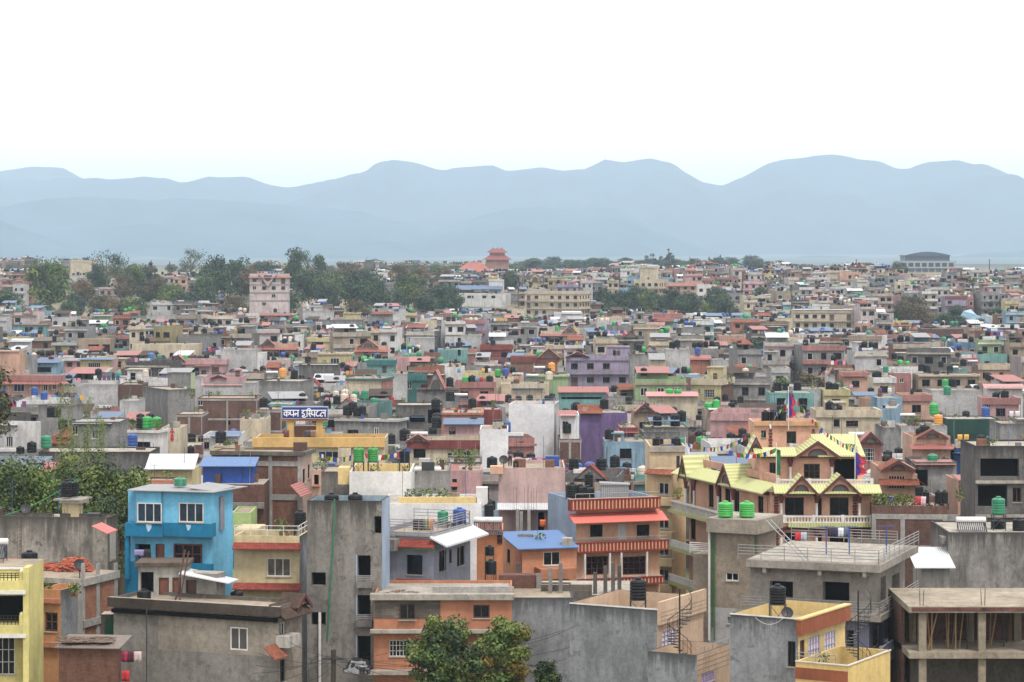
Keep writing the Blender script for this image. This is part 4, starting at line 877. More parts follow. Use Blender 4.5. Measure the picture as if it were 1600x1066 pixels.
# brown-grey house with two bright green tanks
h = H('green_tank_house', 'brown-grey plastered house with two bright green tanks on its roof slab', 'house', 1108, 1177, 1213, 812, 182, 27, 7, concrete((134, 122, 108), .2, 'g'), 0, SLAB)
h.bandm(h.zt - 1.0, h.zt - .003, .5, concrete((140, 132, 120), .3, 'g')); h.bx('A', 1083, 866, 1109, 1060, -.6, -4, concrete((134, 122, 108), .2, 'g'), 'side_wing'); h.hole('A', 1134, 894, 1154, 908, 'w'); h.hole('A', 1136, 963, 1141, 975, 'w'); h.lay['A'].append((h.zz('A', 0, 953), WHITE)); h.lay['B'].append((h.zz('A', 0, 953), WHITE))
b = h.mb('green_pipe')
for x, y0, y1 in ((1116, 825, 1000), (1113, 830, 980)): t_ = h.tt('A', x, .1); b.tube(h.loc('A', t_, .12, h.zz('A', t_, y1)), h.loc('A', t_, .12, h.zz('A', t_, y0)), .05, GREENT, 6)
t_ = h.tt('A', 1109, .1); h.mb('white_pipe').tube(h.loc('A', t_, .2, h.zz('A', t_, 1000)), h.loc('A', t_, .2, h.zz('A', t_, 832)), .09, TRIM, 6); t_ = h.tt('B', 1182, .1); h.mb('green_pipe').tube(h.loc('B', t_, .1, h.zt - 4.5), h.loc('B', t_, .1, h.zt - 1), .05, GREENT, 6)
h.rail('A', 1078, 1110, 866, .8, .0, TRIM, 5); h.finish(); HG = h
TG2 = plain((52, 170, 62), .35, 0, .1, .5, 'b')
for x, l in ((1133.5, 'left'), (1167, 'right')): tank_px(x, 807, 24, 24, 183.3, TG2, l + ' bright green water tank of the pair on the brown-grey slab roof')
# grey concrete house with wide railed terraces
FG = concrete((136, 130, 122), .35, 'f')
h = H('railed_terrace_house', 'bare grey concrete house with broad flat roof and pipe railings, lower right', 'house', 1172, 1358, 1414, 880, 170, 21, 8, FG, 0, SLAB)
LVD = paint((150, 150, 172), .3); h.lay['A'].append((h.zt - 3.6, LVD)); h.lay['B'].append((h.zt - 3.6, LVD))
zt = h.zt
for z0, z1, dd in ((zt - .5, zt - .003, .95), (zt - 3.75, zt - 3.35, 1.0)): h.bandm(z0, z1, dd, FG, part='slab')
h.bandm(zt - .62, zt - .5, .5, FG, part='slab'); h.hole('A', 1285, 909, 1327, 940, 'o'); h.hole('A', 1204, 908, 1239, 934, 'o'); h.hole('B', 1376, 900, 1384, 940, 'o'); h.hole('B', 1394, 896, 1406, 926, 'o'); h.hole('B', 1364, 976, 1373, 1008, 'b'); h.hole('B', 1381, 968, 1388, 1000, 'o'); h.hole('A', 1300, 975, 1312, 1010, 'dk'); h.hole('A', 1322, 985, 1334, 1020, 'o')
for f, L in (('A', h.LA), ('B', h.LB)):
    h.railm(f, -.85, L + .6, zt, .95, .85, RAIL, 4, step=1.5); h.railm(f, -.9, L + .4, zt - 3.35, .85, .9, RAIL, 4, step=1.4)
h.railm('A', .5, h.LA, zt, .95, -h.LB + .2, RAIL, 4); h.bm('A', .5, h.LA * .5, zt, zt + .35, -h.LB + .1, -h.LB - .1, FG, 'kerb')
h.bx('B', 1378, 1016, 1412, 1030, 0, 1.3, LVD, 'balcony'); h.balus('B', 1378, 1412, 1000, 1016, 1.2, LVD, 'balcony_balustrade')
for x in (1196, 1282, 1352): t_ = h.tt('A', x, .6); h.bm('A', t_ - .12, t_ + .12, zt - .85, zt - .5, 0, .9, FG, 'bracket')
h.finish(); HR = h; ZR = h.gz + zt
b = MB(); b.tube((0, 0, 0), (-2.4, 2, 2.5), .04, RAIL, 5); b.tube((.35, .2, 0), (-2.05, 2.2, 2.5), .04, RAIL, 5)
for k in range(9): u = (k + .5) / 9; b.tube((-2.4 * u, 2 * u, 2.5 * u), (.35 - 2.4 * u, .2 + 2 * u, 2.5 * u), .025, RAIL, 4)
o = b.build('ladder'); o.location = (wx(1258, 171), 171.4, ZR); tag(o, 'metal ladder leaning from the railed roof up to the green tank slab', 'ladder')
for i, (x, l) in enumerate(((1291, 'left'), (1327, 'middle'), (1385, 'right'))):
    b = MB(); b.tube((0, 0, 0), (0, 0, 1.9), .045, TANKB, 5); b.tube((-.6, 0, 1.9), (.6, 0, 1.9), .03, TANKB, 4); o = b.build('clothes_post'); o.location = (wx(x, 175), 175, ZR); tag(o, l + ' blue clothes post on the railed concrete roof', 'clothes post')
cable((wx(1291, 175), 175, ZR + 1.85), (wx(1327, 175), 175, ZR + 1.85), .1, .012, 'clothesline', 'clothesline between the blue posts on the railed concrete roof', 'clothesline')
for i, (x, c, n_) in enumerate(((1247, (200, 36, 50), 'red'), (1256, (170, 180, 196), 'pale grey'), (1298, (60, 40, 50), 'maroon'), (1306, (40, 50, 90), 'navy'), (1314, (220, 220, 224), 'white'), (1321, (90, 100, 130), 'slate blue'))):
    garment(wx(x, 175), 174.98, ZR + 1.8 - .3 * (i < 2), .4, .6, plain(c, .8), n_ + ' garment drying on the railed concrete roof')
# yellow and brown house, bottom right
YW = paint((232, 204, 140), .2)
h = H('yellow_house', 'yellow house with brown fascia, lavender windows and grey side wall, bottom right', 'house', 1141, 1247, 1321, 967, 150, 30, 8, GREYB, .9, TERR, wallB=YW); h.inner = YW
h.bm('B', -.25, h.LB + .1, h.zt - .95, h.zt - .05, 0, .3, BRB, 'fascia'); h.bandm(h.zt - .045, h.zt + .03, .05, TRIM, 'A', 'coping'); h.bm('B', -.3, h.LB + .1, h.zt - .045, h.zt + .04, -.1, .35, YW, 'coping')
h.hole('B', 1263, 995, 1281, 1036, 'l'); h.hole('B', 1288, 987, 1305, 1028, 'l'); h.hole('A', 1230, 1002, 1243, 1042, 'dk'); h.hole('B', 1250, 1000, 1257, 1040, 'dd')
h2 = H('x', 'x', 'x', 1243, 1325, 1391, 1040, 145.5, 30, 6, YLW, 1.1, TERR, wallB=YLW); h2.inner = YLW; h2.bm('A', 0, h2.LA, h2.zt - 1.0, h2.zt - .35, 0, .06, BRB, 'fascia'); h2.bandm(h2.zt - .03, h2.zt + .04, .06, TRIM, 'AB', 'coping'); h2.railm('A', .8, h2.LA, h2.zt, .5, -.1, RAIL, 2)
h.finish(); h2.finish(); zr1 = h.gz + h.zt - .9; zr2 = h2.gz + h2.zt - 1.1; absorb(h, h2)
tank_px(1215, 943, 26, 30, 152.5, TANKK, 'large black water tank on a stand above the yellow house roof', zr1); p = PW(1222, 960, 151.3); dish(p.x + .3, p.y, zr1 + .2, .36, 'dark satellite dish before the black tank on the yellow house')
spiral(wx(1341, 149), 149, zr2, wz(952, 149) - zr2, 'black spiral staircase beside the yellow house, bottom right'); plant(wx(1287, 147.5), 147.5, zr2 + .7, .8, 'small leafy plant on the yellow house lower terrace'); cable(PW(1180, 965, 151), PW(1225, 965, 150.4), .4, .015, 'hose', 'pale hose looped on the yellow house grey parapet', 'hose', TRIM)
# unfinished concrete skeleton
h = H('unfinished_building', 'unfinished concrete frame building with bamboo props under its roof slab', 'building', 1420, 1650, 1650, 948, 165, 0, 9, GREY, 0, SLAB); zt = h.zt; LA = h.LA
sk = H.finish
for z0, z1 in ((zt - .4, zt), (zt - 3.35, zt - 2.95)): h.bm('A', 0, LA, z0, z1, -9, 0, concrete((150, 140, 124), .5, 's'), 'floor_slab')
h.bm('A', -.2, LA - .2, zt - .28, zt - .05, 0, .05, plain((112, 66, 60), .8, 0, .6), 'shuttering_board')
for d in (-.3, -4.5, -8.6):
    for x in (1443, 1536, 1612):
        t_ = h.tt('A', x); h.bm('A', t_ - .24, t_ + .24, 0, zt - .4, d, d - .4, concrete((140, 130, 114), .5, 's'), 'column')
rnd = random.Random(3)
for i in range(46):
    t_ = rnd.uniform(.3, LA - .3); d = rnd.uniform(-8, -.7); p = h.loc('A', t_, d, zt - 2.95); q = h.loc('A', t_ + rnd.gauss(0, .18), d + rnd.gauss(0, .1), zt - .4); b = MB(); b.tube(p, q, .045, plain((150, 118, 76), .8) if i % 3 else STEEL, 5); b.build('prop', h.root)
for x in (1440, 1536): h.rods('A', x, 948, 1.3, -.5, 4)
h.bm('A', 0, LA, 0, zt - .4, -9, -9.1, BRICK2, 'shade_rear_wall'); h.bm('A', 0, LA - .6, 0, zt - 3.4, -3.2, -3.35, GREYD, 'shade_partition'); h.bm('A', 1, LA - 1.5, zt - 2.94, zt - .41, -5.2, -5.35, BRICK2, 'shade_partition'); h.bm('A', LA - .2, LA, 0, zt - .41, -9, -3, BRICK2, 'shade_side_wall')  # rear, side and inner walls added to darken the open storeys
for k, v in h.parts.items(): v.build(k, h.root)
# stained wall house right edge
h = H('stained_house', 'tall stained blank concrete wall house at the right edge', 'house', 1482, 1650, 1650, 832, 188, 0, 8, concrete((140, 136, 132), .85, 'r'), .1, SLAB); h.bx('A', 1472, 840, 1482, 850, -.5, -2, GREY, 'cornice'); h.finish(); ZE = h.gz + h.zt - .1
for i, x in enumerate((1500, 1566, 1580)): h.rods('A', x, 936, .1, .2, 2)
tank_px(1560, 803, 21, 27, 190.5, TANKT, 'teal water tank raised above the stained wall at the right edge', ZE)
tank_px(1560, 831, 22, 20, 191.5, TANKK, 'black water tank under the raised teal tank, right edge'); tank_px(1592, 831, 20, 22, 190, TANKK, 'black water tank at the extreme right edge roof')
solar(wx(1517, 190), 190, ZE - .45, 2.2, 'white solar water heater on the stained wall house, right edge')
# brick frame wall
h = H('brick_frame_house', 'brown brick wall in a concrete frame with rooftop plants behind the railed roof', 'house', 1362, 1480, 1487, 791, 200, 5, 8, BRICK2, .5, TERR)
h.band(804, 812, .05, GREYL, 'A', 'beam'); h.band(853, 860, .05, GREYL, 'A', 'beam')
for x in (1362, 1407, 1473): h.bx('A', x, 804, x + 7, 870, 0, .09, GREYL, 'column')
h.finish(); HBF = h; zb_ = h.gz + h.zt - .5
for i, x in enumerate((1372, 1380, 1400, 1412, 1422)): plant(wx(x, 201), 201.2, zb_, 1.3, ['first', 'second', 'third', 'fourth', 'fifth'][i] + ' leafy plant from the left on the brown brick frame roof')
for i, x in enumerate((1447, 1466, 1476)): tank_px(x, 786, 11, 20, 204 - i, TANKK, ['left', 'middle', 'right'][i] + ' of three black tanks on the brown brick frame roof', zb_)
for i, (x, c, n_) in enumerate(((1430, (190, 40, 110), 'magenta'), (1437, (200, 60, 60), 'red'), (1443, (230, 190, 200), 'pink'))): garment(wx(x, 202), 202, wz(776, 202), .4, .7, plain(c, .8), n_ + ' garment drying on the brown brick frame roof')
h = H('tin_lean_to', 'white tin sheet lean-to between the brick frame wall and stained wall', 'shed', 1440, 1484, 1484, 885, 186, 0, 4, WSH, 0, SLAB); h.slopem('A', -.3, h.LA + .6, h.zt + 1, h.zt, -3.5, .8, ROOFW, 'tin_roof'); h.finish()
# ---------------------------------------------------------------- monastery style hotel with lime roofs
def quoin(h, f, x, y0, y1, w_=3):
    n = max(3, int((y1 - y0) / 4.2))
    for i in range(n): e = (i % 2) * 1.6; h.bx(f, x - w_ - e * .5, y0 + (y1 - y0) * i / n, x + w_ + e * .5, y0 + (y1 - y0) * (i + .8) / n, 0, .06, MONQ, 'quoins')
def column(h, f, x, y0, y1, d=.8):
    t_ = h.tt(f, x, d); za, zb2 = h.zz(f, t_, y0, d), h.zz(f, t_, y1, d); b = h.mb('carved_column'); L = lambda z: h.loc(f, t_, d, z); b.tube(L(zb2), L(zb2 + (za - zb2) * .62), .1, TRIM, 8); b.tube(L(zb2 + (za - zb2) * .62), L(za), .12, MONQ, 6, .26)
M1 = H('monastery', 'large pink-orange monastery house with lime green gabled roofs and white balustrades', 'monastery', 1204, 1372, 1372, 771, 203, 0, 8, MON, 0, TERR)
h = M1
for x0, x1 in ((1227, 1256), (1296, 1326)): h.hole('A', x0, 778, x1, 805, 'dk'); h.hole('A', x0, 833, x1, 858, 'dk')
h.hole('A', 1278, 778, 1284, 805, 'dk'); h.hole('A', 1278, 835, 1284, 858, 'dk'); h.bx('A', 1232, 817.5, 1364, 824, 0, 1.25, YROOF, 'balcony_slab'); h.bx('A', 1200, 824, 1372, 828, 0, .4, MONQ, 'cornice'); h.balus('A', 1226, 1362, 806, 817, 1.1, TRIM)
for x in (1213, 1336, 1369): quoin(h, 'A', x, 776, 816); quoin(h, 'A', x, 828, 866)
for x in (1221, 1276, 1343): column(h, 'A', x, 774, 806); column(h, 'A', x, 828, 858)
h.balus('A', 1222, 1358, 858, 868, 1.1, TRIM); h.bx('A', 1222, 868, 1362, 873, 0, 1.3, MON, 'balcony_slab')
h.slope('A', 1210, 1378, 757, 770, 0, 1.4, YROOF, 'skirt_roof', .1); h.bx('A', 1206, 770.5, 1374, 774, 0, .7, MONQ, 'cornice')
for x0, x1, yp in ((1229, 1276, 745), (1284, 1342, 744)): h.gable('A', x0, x1, 771, yp, -1.2, 1.15, YROOF, MON)
h.balus('A', 1216, 1362, 749, 757, -.4, TRIM, 'terrace_balustrade')
M2 = H('x', 'x', 'x', 1188, 1350, 1350, 713, 207, 0, 7, MON, 0, TERR); h = M2
h.hole('A', 1255, 724, 1281, 748, 'b3'); h.hole('A', 1303, 718, 1340, 750, 'o'); h.hole('A', 1203, 722, 1212, 748, 'dk')
for x in (1235, 1300): column(h, 'A', x, 717, 750, .3)
h.slope('A', 1278, 1352, 678, 712, -4.5, .8, YROOF, 'main_roof', .12); h.slope('A', 1180, 1246, 699, 712, -1.2, .9, YROOF, 'skirt_roof', .1); h.gable('A', 1246, 1309, 713, 691, -3.5, .7, YROOF, MON); h.gable('A', 1170, 1192, 706, 684, -3.5, -1, YROOF, MON); h.bx('A', 1186, 712.5, 1352, 716, 0, .5, MONQ, 'cornice')
M3 = H('x', 'x', 'x', 1178, 1280, 1280, 660, 212.5, 0, 5, MON, .6, TERR); h = M3; h.band(658, 665, .3, paint((214, 170, 130), .2), 'A', 'parapet_band'); h.hole('A', 1229, 675, 1244, 693, 'dk'); h.hole('A', 1190, 673, 1197, 684, 'dk'); quoin(h, 'A', 1204, 671, 700, 2.2); quoin(h, 'A', 1271, 671, 700, 2.2); h.balus('A', 1236, 1262, 694, 700, .6, TRIM)
M4 = H('x', 'x', 'x', 1077, 1207, 1207, 769, 204, 72, 7, MON, 0, TERR); h = M4; zt = h.zt; T = lambda x: h.tt('A', x)
for x in (1083, 1111, 1123.5, 1137, 1151, 1188.5, 1203): t_ = T(x); h.hole_m('A', t_ - .55, t_ + .55, zt - 2.45, zt - .55, 'dk'); h.hole_m('A', t_ - .55, t_ + .55, zt - 5.6, zt - 3.8, 'dk')
h.slopem('A', -.8, h.LA + 1, zt + .75, zt, 0, 1.3, YROOF, 'skirt_roof', .1)
for x0, x1 in ((1083, 1094), (1143, 1164)): h.gablem('A', T(x1), T(x0), zt + .05, zt + 1.6, -1.1, 1.1, YROOF, MON)
h.bm('A', 0, h.LA, zt - .25, zt - .02, 0, .55, MONQ, 'cornice'); ta, tb = T(1175), h.LA + 1.2
h.bm('A', ta, tb, zt - 3.4, zt - 3.1, 0, 1.5, YROOF, 'balcony_slab'); n = int((tb - ta) / .3)
for k in range(n): t_ = ta + (tb - ta) * k / n; h.mb('balustrade').tube(h.loc('A', t_, 1.35, zt - 3.1), h.loc('A', t_, 1.35, zt - 2.45), .05, TRIM, 4)
h.bm('A', ta, tb, zt - 2.45, zt - 2.3, 1.25, 1.45, TRIM, 'balustrade'); h.bm('A', .2, h.LA - 1, zt + .75, zt + 1.35, -.5, -.65, MON, 'terrace_balustrade')
for x in (1090, 1103, 1141, 1165): t_ = T(x); b = h.mb('carved_column'); b.tube(h.loc('A', t_, 1.1, zt - 2.3), h.loc('A', t_, 1.1, zt - 1.1), .1, TRIM, 8); b.tube(h.loc('A', t_, 1.1, zt - 1.1), h.loc('A', t_, 1.1, zt - .2), .12, MONQ, 6, .26)
for k_, z_ in enumerate((zt - 6.6, zt - 9.6)): h.bm('A', h.LA - 5.5, h.LA + 1.2, z_, z_ + .35, 0, 1.5, YROOF, 'balcony_slab#%d' % k_); h.bm('A', h.LA - 5.5, h.LA + 1.2, z_ + .35, z_ + .9, 1.3, 1.45, TRIM, 'balcony_slab#%d' % k_)
for q in (M1, M2, M3, M4): q.finish()
ZM3 = M3.gz + M3.zt - .6
for q in (M2, M3, M4): absorb(M1, q)
h = H('cream_wing', 'cream yellow four storey wing left of the lime roofed monastery', 'house', 1010, 1050, 1072, 736, 222, 30, 7, paint((224, 196, 152), .25), .1, TERR)
for y in (755, 808, 850, 890): h.hole('A', 1029, y, 1045, y + 19, 'w'); h.bx('A', 1012, y + 23, 1050, y + 35, 0, .9, paint((224, 196, 152), .25), 'balcony'); h.rail('A', 1012, 1050, y + 23, .4, .85, RAIL, 1)
h.slope('A', 1006, 1052, 733, 741, 0, .8, TILEO, 'tile_skirt'); h.finish()
h = H('cream_box_house', 'plain cream upper house with stone parapet behind the cream wing', 'house', 1015, 1071, 1071, 697, 232, 0, 8, paint((222, 198, 162), .25), .8, TERR, yb=735); h.band(697, 706, .2, SLAB, 'A'); h.hole('A', 1056, 712, 1062, 735, 'sh'); h.finish()
for i, x in enumerate((1028, 1042, 1057, 1063)):
    tank_px(x, 697, [14, 1, 13, 8][i] + 4, 14, 236, [TANKK, TANKK, TANKK, TANKT][i], ['leftmost dark tank', 'second dark tank', 'third dark tank', 'small teal tank'][i] + ' on the plain cream upper house') if i != 1 else None
for i, x in enumerate((1196, 1209, 1222)): tank_px(x, 657, 13, 16, 214.5, TANKK, ['left', 'middle', 'right'][i] + ' of three black tanks on the monastery top roof', ZM3)
# flags and banners
def banner(x, y0, y1, Y, w_, m, label, zb, shape='banner', m2=None):
    X = wx(x, Y); zt_ = wz(y0, Y); hh = zt_ - wz(y1, Y); t = thing('flag_pole', label, 'flag', (X, Y, zb), 0, 'flags and banners on poles'); b = MB(); b.tube((0, 0, 0), (0, 0, zt_ - zb + .5), .035, TRIM, 6); b.build('pole', t); c = MB(); n = 9; P = []
    for j in range(n + 1):
        u = j / n; wj = w_ * (1 if shape == 'banner' else [.25, .5, .75, 1, 1, .55, .75, .95, 1.1, .3][min(j, 9)]); P += [(.04, .0, zt_ - zb - u * hh), (.04 + wj * .5, .06 * sin(j), zt_ - zb - u * hh - .04), (.04 + wj, .02 * sin(j * 2), zt_ - zb - u * hh - .08)]
    for j in range(n):
        for k in range(2): c.mesh([P[j * 3 + k], P[j * 3 + k + 1], P[j * 3 + 4 + k], P[j * 3 + 3 + k]], [(0, 1, 2, 3)], (m2 if (m2 and k == 0) else m))
    c.build('cloth', t); return t
RF, BF, GF, WF = plain((190, 24, 60), .8), plain((60, 30, 130), .8), plain((24, 104, 52), .8), plain((206, 202, 222), .8)
banner(1336, 707, 742, 201.5, .85, RF, 'red and blue pennant flag at the right of the lime roofs', wz(757, 201.5), 'pennant', BF); banner(1213, 702, 742, 201.6, .3, GF, 'long dark green banner in front of the monastery', wz(757, 201.6))
banner(1071, 692, 722, 222, .35, WF, 'tall white prayer banner left of the lime roofs', wz(745, 222)); banner(1232, 613, 652, 212, .55, RF, 'tall red and blue pennant flag on the monastery top roof', ZM3, 'pennant', BF)
flags(PW(1234, 612, 212), PW(1180, 690, 202), .3, 11, 'prayer flags running down left from the top roof pole'); flags(PW(1073, 691, 222), PW(1178, 672, 213), .9, 20, 'prayer flags from white banner to the pink wall'); flags(PW(1236, 612, 212), PW(1340, 702, 202), .8, 22, 'prayer flags from the top roof pole down to the right pennant')
flags(PW(1140, 704, 204), PW(1213, 700, 202), .4, 14, 'prayer flags hanging low before the monastery upper storey'); flags(PW(1236, 625, 212), PW(1204, 648, 215), .2, 9, 'short prayer flag string beside the black tanks of monastery')
# ---------------------------------------------------------------- behind the front row, centre
h = H('white_house', 'plain white rendered blank wall house with yellow parapet interior', 'house', 546, 642, 642, 737, 214, 0, 8, paint((238, 236, 232), .12), .8, TERR); h.inner = YW; h.bx('A', 528, 731, 546, 757, -1, -3, YW, 'side_parapet'); h.finish(); HW = h; zw = h.gz + h.zt - .8
GT = plain((30, 134, 48), .35, 0, .12)
for x, l in ((560.5, 'left'), (583, 'right')): tank_px(x, 721, 17, 23, 217, GT, l + ' of two dark green tanks on stands above the white wall', zw)
tank_px(632, 722, 17, 20, 219, TANKK, 'black water tank right of the two dark green tanks', zw)
h = H('white_house', 'long low white wall house with yellow terrace beam below the grey yard', 'house', 600, 752, 752, 787, 205, 0, 8, paint((240, 240, 240), .12), .1, SLAB); h.bx('A', 623, 777, 745, 787, -.6, -.9, YW, 'terrace_beam'); h.bx('A', 744, 762, 762, 790, -.6, -1.6, TRIM, 'pier'); h.finish()
h = H('concrete_house', 'grey concrete blank wall behind the white wall and yellow beam', 'house', 642, 701, 701, 736, 222, 0, 8, GREYL, .2, SLAB, yb=775); h.finish(); solar(wx(668, 224), 224, h.gz + h.zt - 1.3, 2.4, 'large white solar cylinder on the grey concrete wall')
h = H('brick_frame_house', 'large unplastered brick house in concrete frame left of the white wall', 'house', 330, 471, 487, 707, 216, 10, 9, BRICK, .1, TERR, wallB=paint((214, 186, 172), .3))
h.band(706, 712, .4, GREYD, 'AB', 'roof_slab'); h.band(721, 729, .08, GREYL, 'A', 'beam'); h.band(773, 782, .08, GREYL, 'A', 'beam')
for x in (330, 419, 465): h.bx('A', x, 713, x + 6, 860, 0, .12, GREYL, 'column')
h.slope('B', 470, 487, 755, 773, 0, .9, ROOFR, 'awning'); h.hole('B', 473, 733, 477, 755, 'dk'); h.hole('B', 481, 726, 484, 748, 'dk'); h.finish(); HBR = h
b = H('blue_tin_shed', 'bright blue tin shed standing before the brick frame house', 'shed', 317, 396, 396, 728, 212, 0, 3, plain((24, 72, 160), .4, 0, .2), 0, SHEDB, zb=h.gz + h.zt - 3.6); 
b.slopem('A', -.2, b.LA + .3, b.zt + .5, b.zt + .02, -3, .5, ROOFB, 'tin_roof')
for x in (346, 378): b.bx('A', x, 728, x + 1.2, 760, 0, .03, plain((16, 50, 120), .5), 'seam')
b.finish()
h = H('brick_house', 'low old brick building below the blue tin shed', 'house', 322, 412, 412, 757, 211, 0, 5, brick((110, 72, 60), (90, 76, 70)), 0, SLAB); h.bx('A', 350, 786, 412, 795, 0, .5, GREY, 'ledge'); h.finish()
h = H('green_house', 'small pale green wall house right of the blue house', 'house', 362, 392, 392, 801, 205, 0, 5, paint((176, 196, 130), .3), .1, TERR); h.hole('A', 372, 824, 386, 835, 'b'); h.finish()
h = H('concrete_house', 'grey cement gable wall between brick frame house and white wall', 'house', 502, 548, 548, 737, 218, 0, 6, GREY, .1, TERR); h.finish()
h = H('pink_wall_house', 'pale pink blank wall house with white tin canopy above cluttered yard', 'house', 779, 883, 883, 731, 218, 0, 8, PNK, .3, TERR); h.slopem('A', -.2, h.LA + .1, h.zt - 3.0, h.zt - 3.4, 0, 1.4, ROOFW, 'tin_canopy'); h.bx('A', 766, 729, 786, 741, -.4, .8, PEAL, 'parapet_corner'); h.hole('A', 840, 800, 850, 830, 'o')
for x in (805, 822, 828, 836): h.rods('A', x, 806, 2.6, 1.6, 3, 0)
for x, y in ((806, 796), (812, 800), (824, 797)): h.bx('A', x, y, x + 5, 850, 1.6, 1.9, GREYL, 'column')
h.finish(); zp = h.gz + h.zt - .3
garment(wx(848, 215), 214.5, wz(812, 214.5), .5, .6, plain((232, 110, 40), .8), 'bright orange cloth by the dark doorway below the pink wall'); dish(wx(787, 219), 219, zp, .4, 'black satellite dish on top of the pale pink wall'); garment(wx(806, 219), 219, wz(720, 219), .45, .6, plain((20, 20, 22), .8), 'black trousers hung above the pale pink wall', 'trousers')
h = H('orange_annex', 'small orange house with round terrace between white wall and blue roof', 'house', 745, 786, 786, 828, 196, 0, 5, paint((210, 136, 92), .35), .5, TERR); h.hole('A', 777, 832, 785, 850, 'r'); h.finish(); za = h.gz + h.zt - .5
tank_px(764, 806, 15, 20, 199, TANKK, 'black tank on a tall stand between white wall and blue roof', za); tank_px(765, 867, 15, 15, 190, TANKK, 'upper black tank before the orange annex', 5.5); tank_px(767, 896, 18, 22, 187, TANKK, 'lower black tank before the orange annex', 5.4)
h = H('rail_house', 'low concrete house carrying tanks before the orange annex', 'house', 738, 800, 800, 922, 184, 0, 5, GREYL, .2, SLAB); h.finish()
solar(wx(763, 198), 195.5, wz(817, 195) - 1.1, 2.2, 'white solar heater on frame between white wall and blue roof')
# ---------------------------------------------------------------- street trees, pole, wires
def street_tree(seed, x, y0, y1, Y, label, mats, wide=.5, leaves=11000):
    s = Y / F; X = wx(x, Y); z1 = wz(y0, Y); hgt = z1 - ground(X, Y); cr, tr = crownmesh('broad', seed, leaves, .0125, mats, 64, (wide, wide * .8, .5), .36, 1.0, .62); t = thing('street_tree', label, 'tree', (X, Y, 0), 0, 'trees'); t.scale = (hgt,) * 3; link('trunk', tr, t); link('crown', cr, t); return t
SL = [leafmat((92, 116, 56), (68, 90, 46), 's'), leafmat((112, 124, 58), (84, 96, 46), 's'), leafmat((56, 76, 42), (42, 60, 34), 's')]
street_tree(5, 694, 950, 1066, 166, 'left and darker of the two leafy trees before the orange house', SL, .23); street_tree(6, 783, 948, 1066, 168, 'right and yellower of the two leafy trees before the orange house', SL[:2] + [leafmat((136, 118, 52), (110, 112, 50), 's')], .21)
street_tree(8, 852, 1018, 1066, 168, 'small bush tree before the plain grey wall', SL, .13, 5000)
t = thing('utility_pole', 'short wooden utility pole at the bottom centre-left amid wires', 'utility pole', (wx(521, 166), 166, 0)); b = MB(); b.tube((0, 0, 0), (0, 0, wz(1015, 166)), .2, BARKD, 10, .16); b.build('pole', t); b = MB(); b.box(-.7, .7, -.22, -.14, wz(1030, 166), wz(1030, 166) + .1, STEEL); b.build('crossarm', t)
zz_ = wz(1022, 166)
for i, (x, y, Y, sg) in enumerate(((395, 1052, 163, .3), (400, 1040, 164, .35), (880, 985, 165, .8), (890, 1012, 166, .7), (640, 1066, 165, .2), (430, 1066, 163, .2), (885, 1030, 166, .9))):
    cable((wx(521, 166), 165.8, zz_ - .15 * (i % 4)), PW(x, y, Y), sg, .018, 'overhead_wire', ['lowest', 'second', 'upper', 'next', 'short', 'steep', 'third'][i] + ' wire from utility pole towards the ' + ('left edge of old grey house' if x < 521 else 'trees on the right'), 'wire', BLACKM, 'overhead wires')
cable(PW(800, 1010, 166), PW(900, 978, 160.5), .2, .015, 'overhead_wire', 'single wire rising to the cream-topped house grey wall', 'wire', BLACKM, 'overhead wires')
rubble('sack_heap', 'heap of white and dark sacks at the foot of the tall grey block', 560, 1040, 172, wz(1050, 172), 1.6, 1.2, .9, [plain((150, 150, 154), .7), plain((30, 30, 36), .6), plain((30, 30, 36), .6)], 60, 'sacks', (.2, .14, .1))
for i, (x, c, n_) in enumerate(((195, (170, 40, 80), 'magenta'), (206, (90, 30, 50), 'dark maroon'), (215, (200, 180, 180), 'pale pink'), (196, (200, 30, 40), 'red'))): garment(wx(x, 165), 165, wz(1018 + 30 * (i == 3), 165), .5, .7, plain(c, .8), n_ + ' cloth drying beside the bottom-left brick shed')
b = MB(); b.tube((0, 0, 0), (1.7, 0, .1), .02, STEEL, 4); b.tube((0, 0, -8.5), (0, 0, .2), .04, STEEL, 5); b.tube((1.7, 0, -8.5), (1.7, 0, 2.8), .04, STEEL, 5); o = b.build('drying_frame'); o.location = (wx(188, 165), 165, wz(1018, 165)); tag(o, 'thin drying frame with a tall rod beside the brick shed', 'drying frame')
# people
shirtb = plain((168, 190, 208), .8)
Jb = dict(pelvis=(0, 0, .92), waist=(-.1, 0, 1.03), chest=(-.3, 0, 1.17), neck=(-.42, 0, 1.26), head=(-.5, 0, 1.30), crown=(-.6, 0, 1.34), lsh=(-.32, -.2, 1.16), lel=(-.5, -.24, .95), lwr=(-.72, -.16, .9), lhd=(-.8, -.14, .88), lfi=(-.9, -.13, .87),
          rsh=(-.32, .2, 1.16), rel=(-.5, .24, .95), rwr=(-.72, .16, .9), rhd=(-.8, .14, .88), rfi=(-.9, .13, .87), lhip=(0, -.1, .86), lkn=(-.04, -.12, .48), lan=(.02, -.12, .08), lto=(-.16, -.13, .03), rhip=(0, .1, .86), rkn=(-.02, .12, .48), ran=(.03, .12, .08), rto=(-.15, .13, .03))
person(wx(9, 186), 186, ZB + .42, 0, Jb, 'bending man in pale blue shirt and pinkish cap at the left edge', shirtb, plain((34, 48, 52), .8), hat=plain((160, 100, 110), .8))
b = MB(); b.box(-1.6, .8, -.6, .6, 0, .42, RBM[1]); o = b.build('brick_stack'); o.location = (wx(9, 186), 186, ZB); tag(o, 'low stack of bricks under the bending man at the left edge', 'bricks')
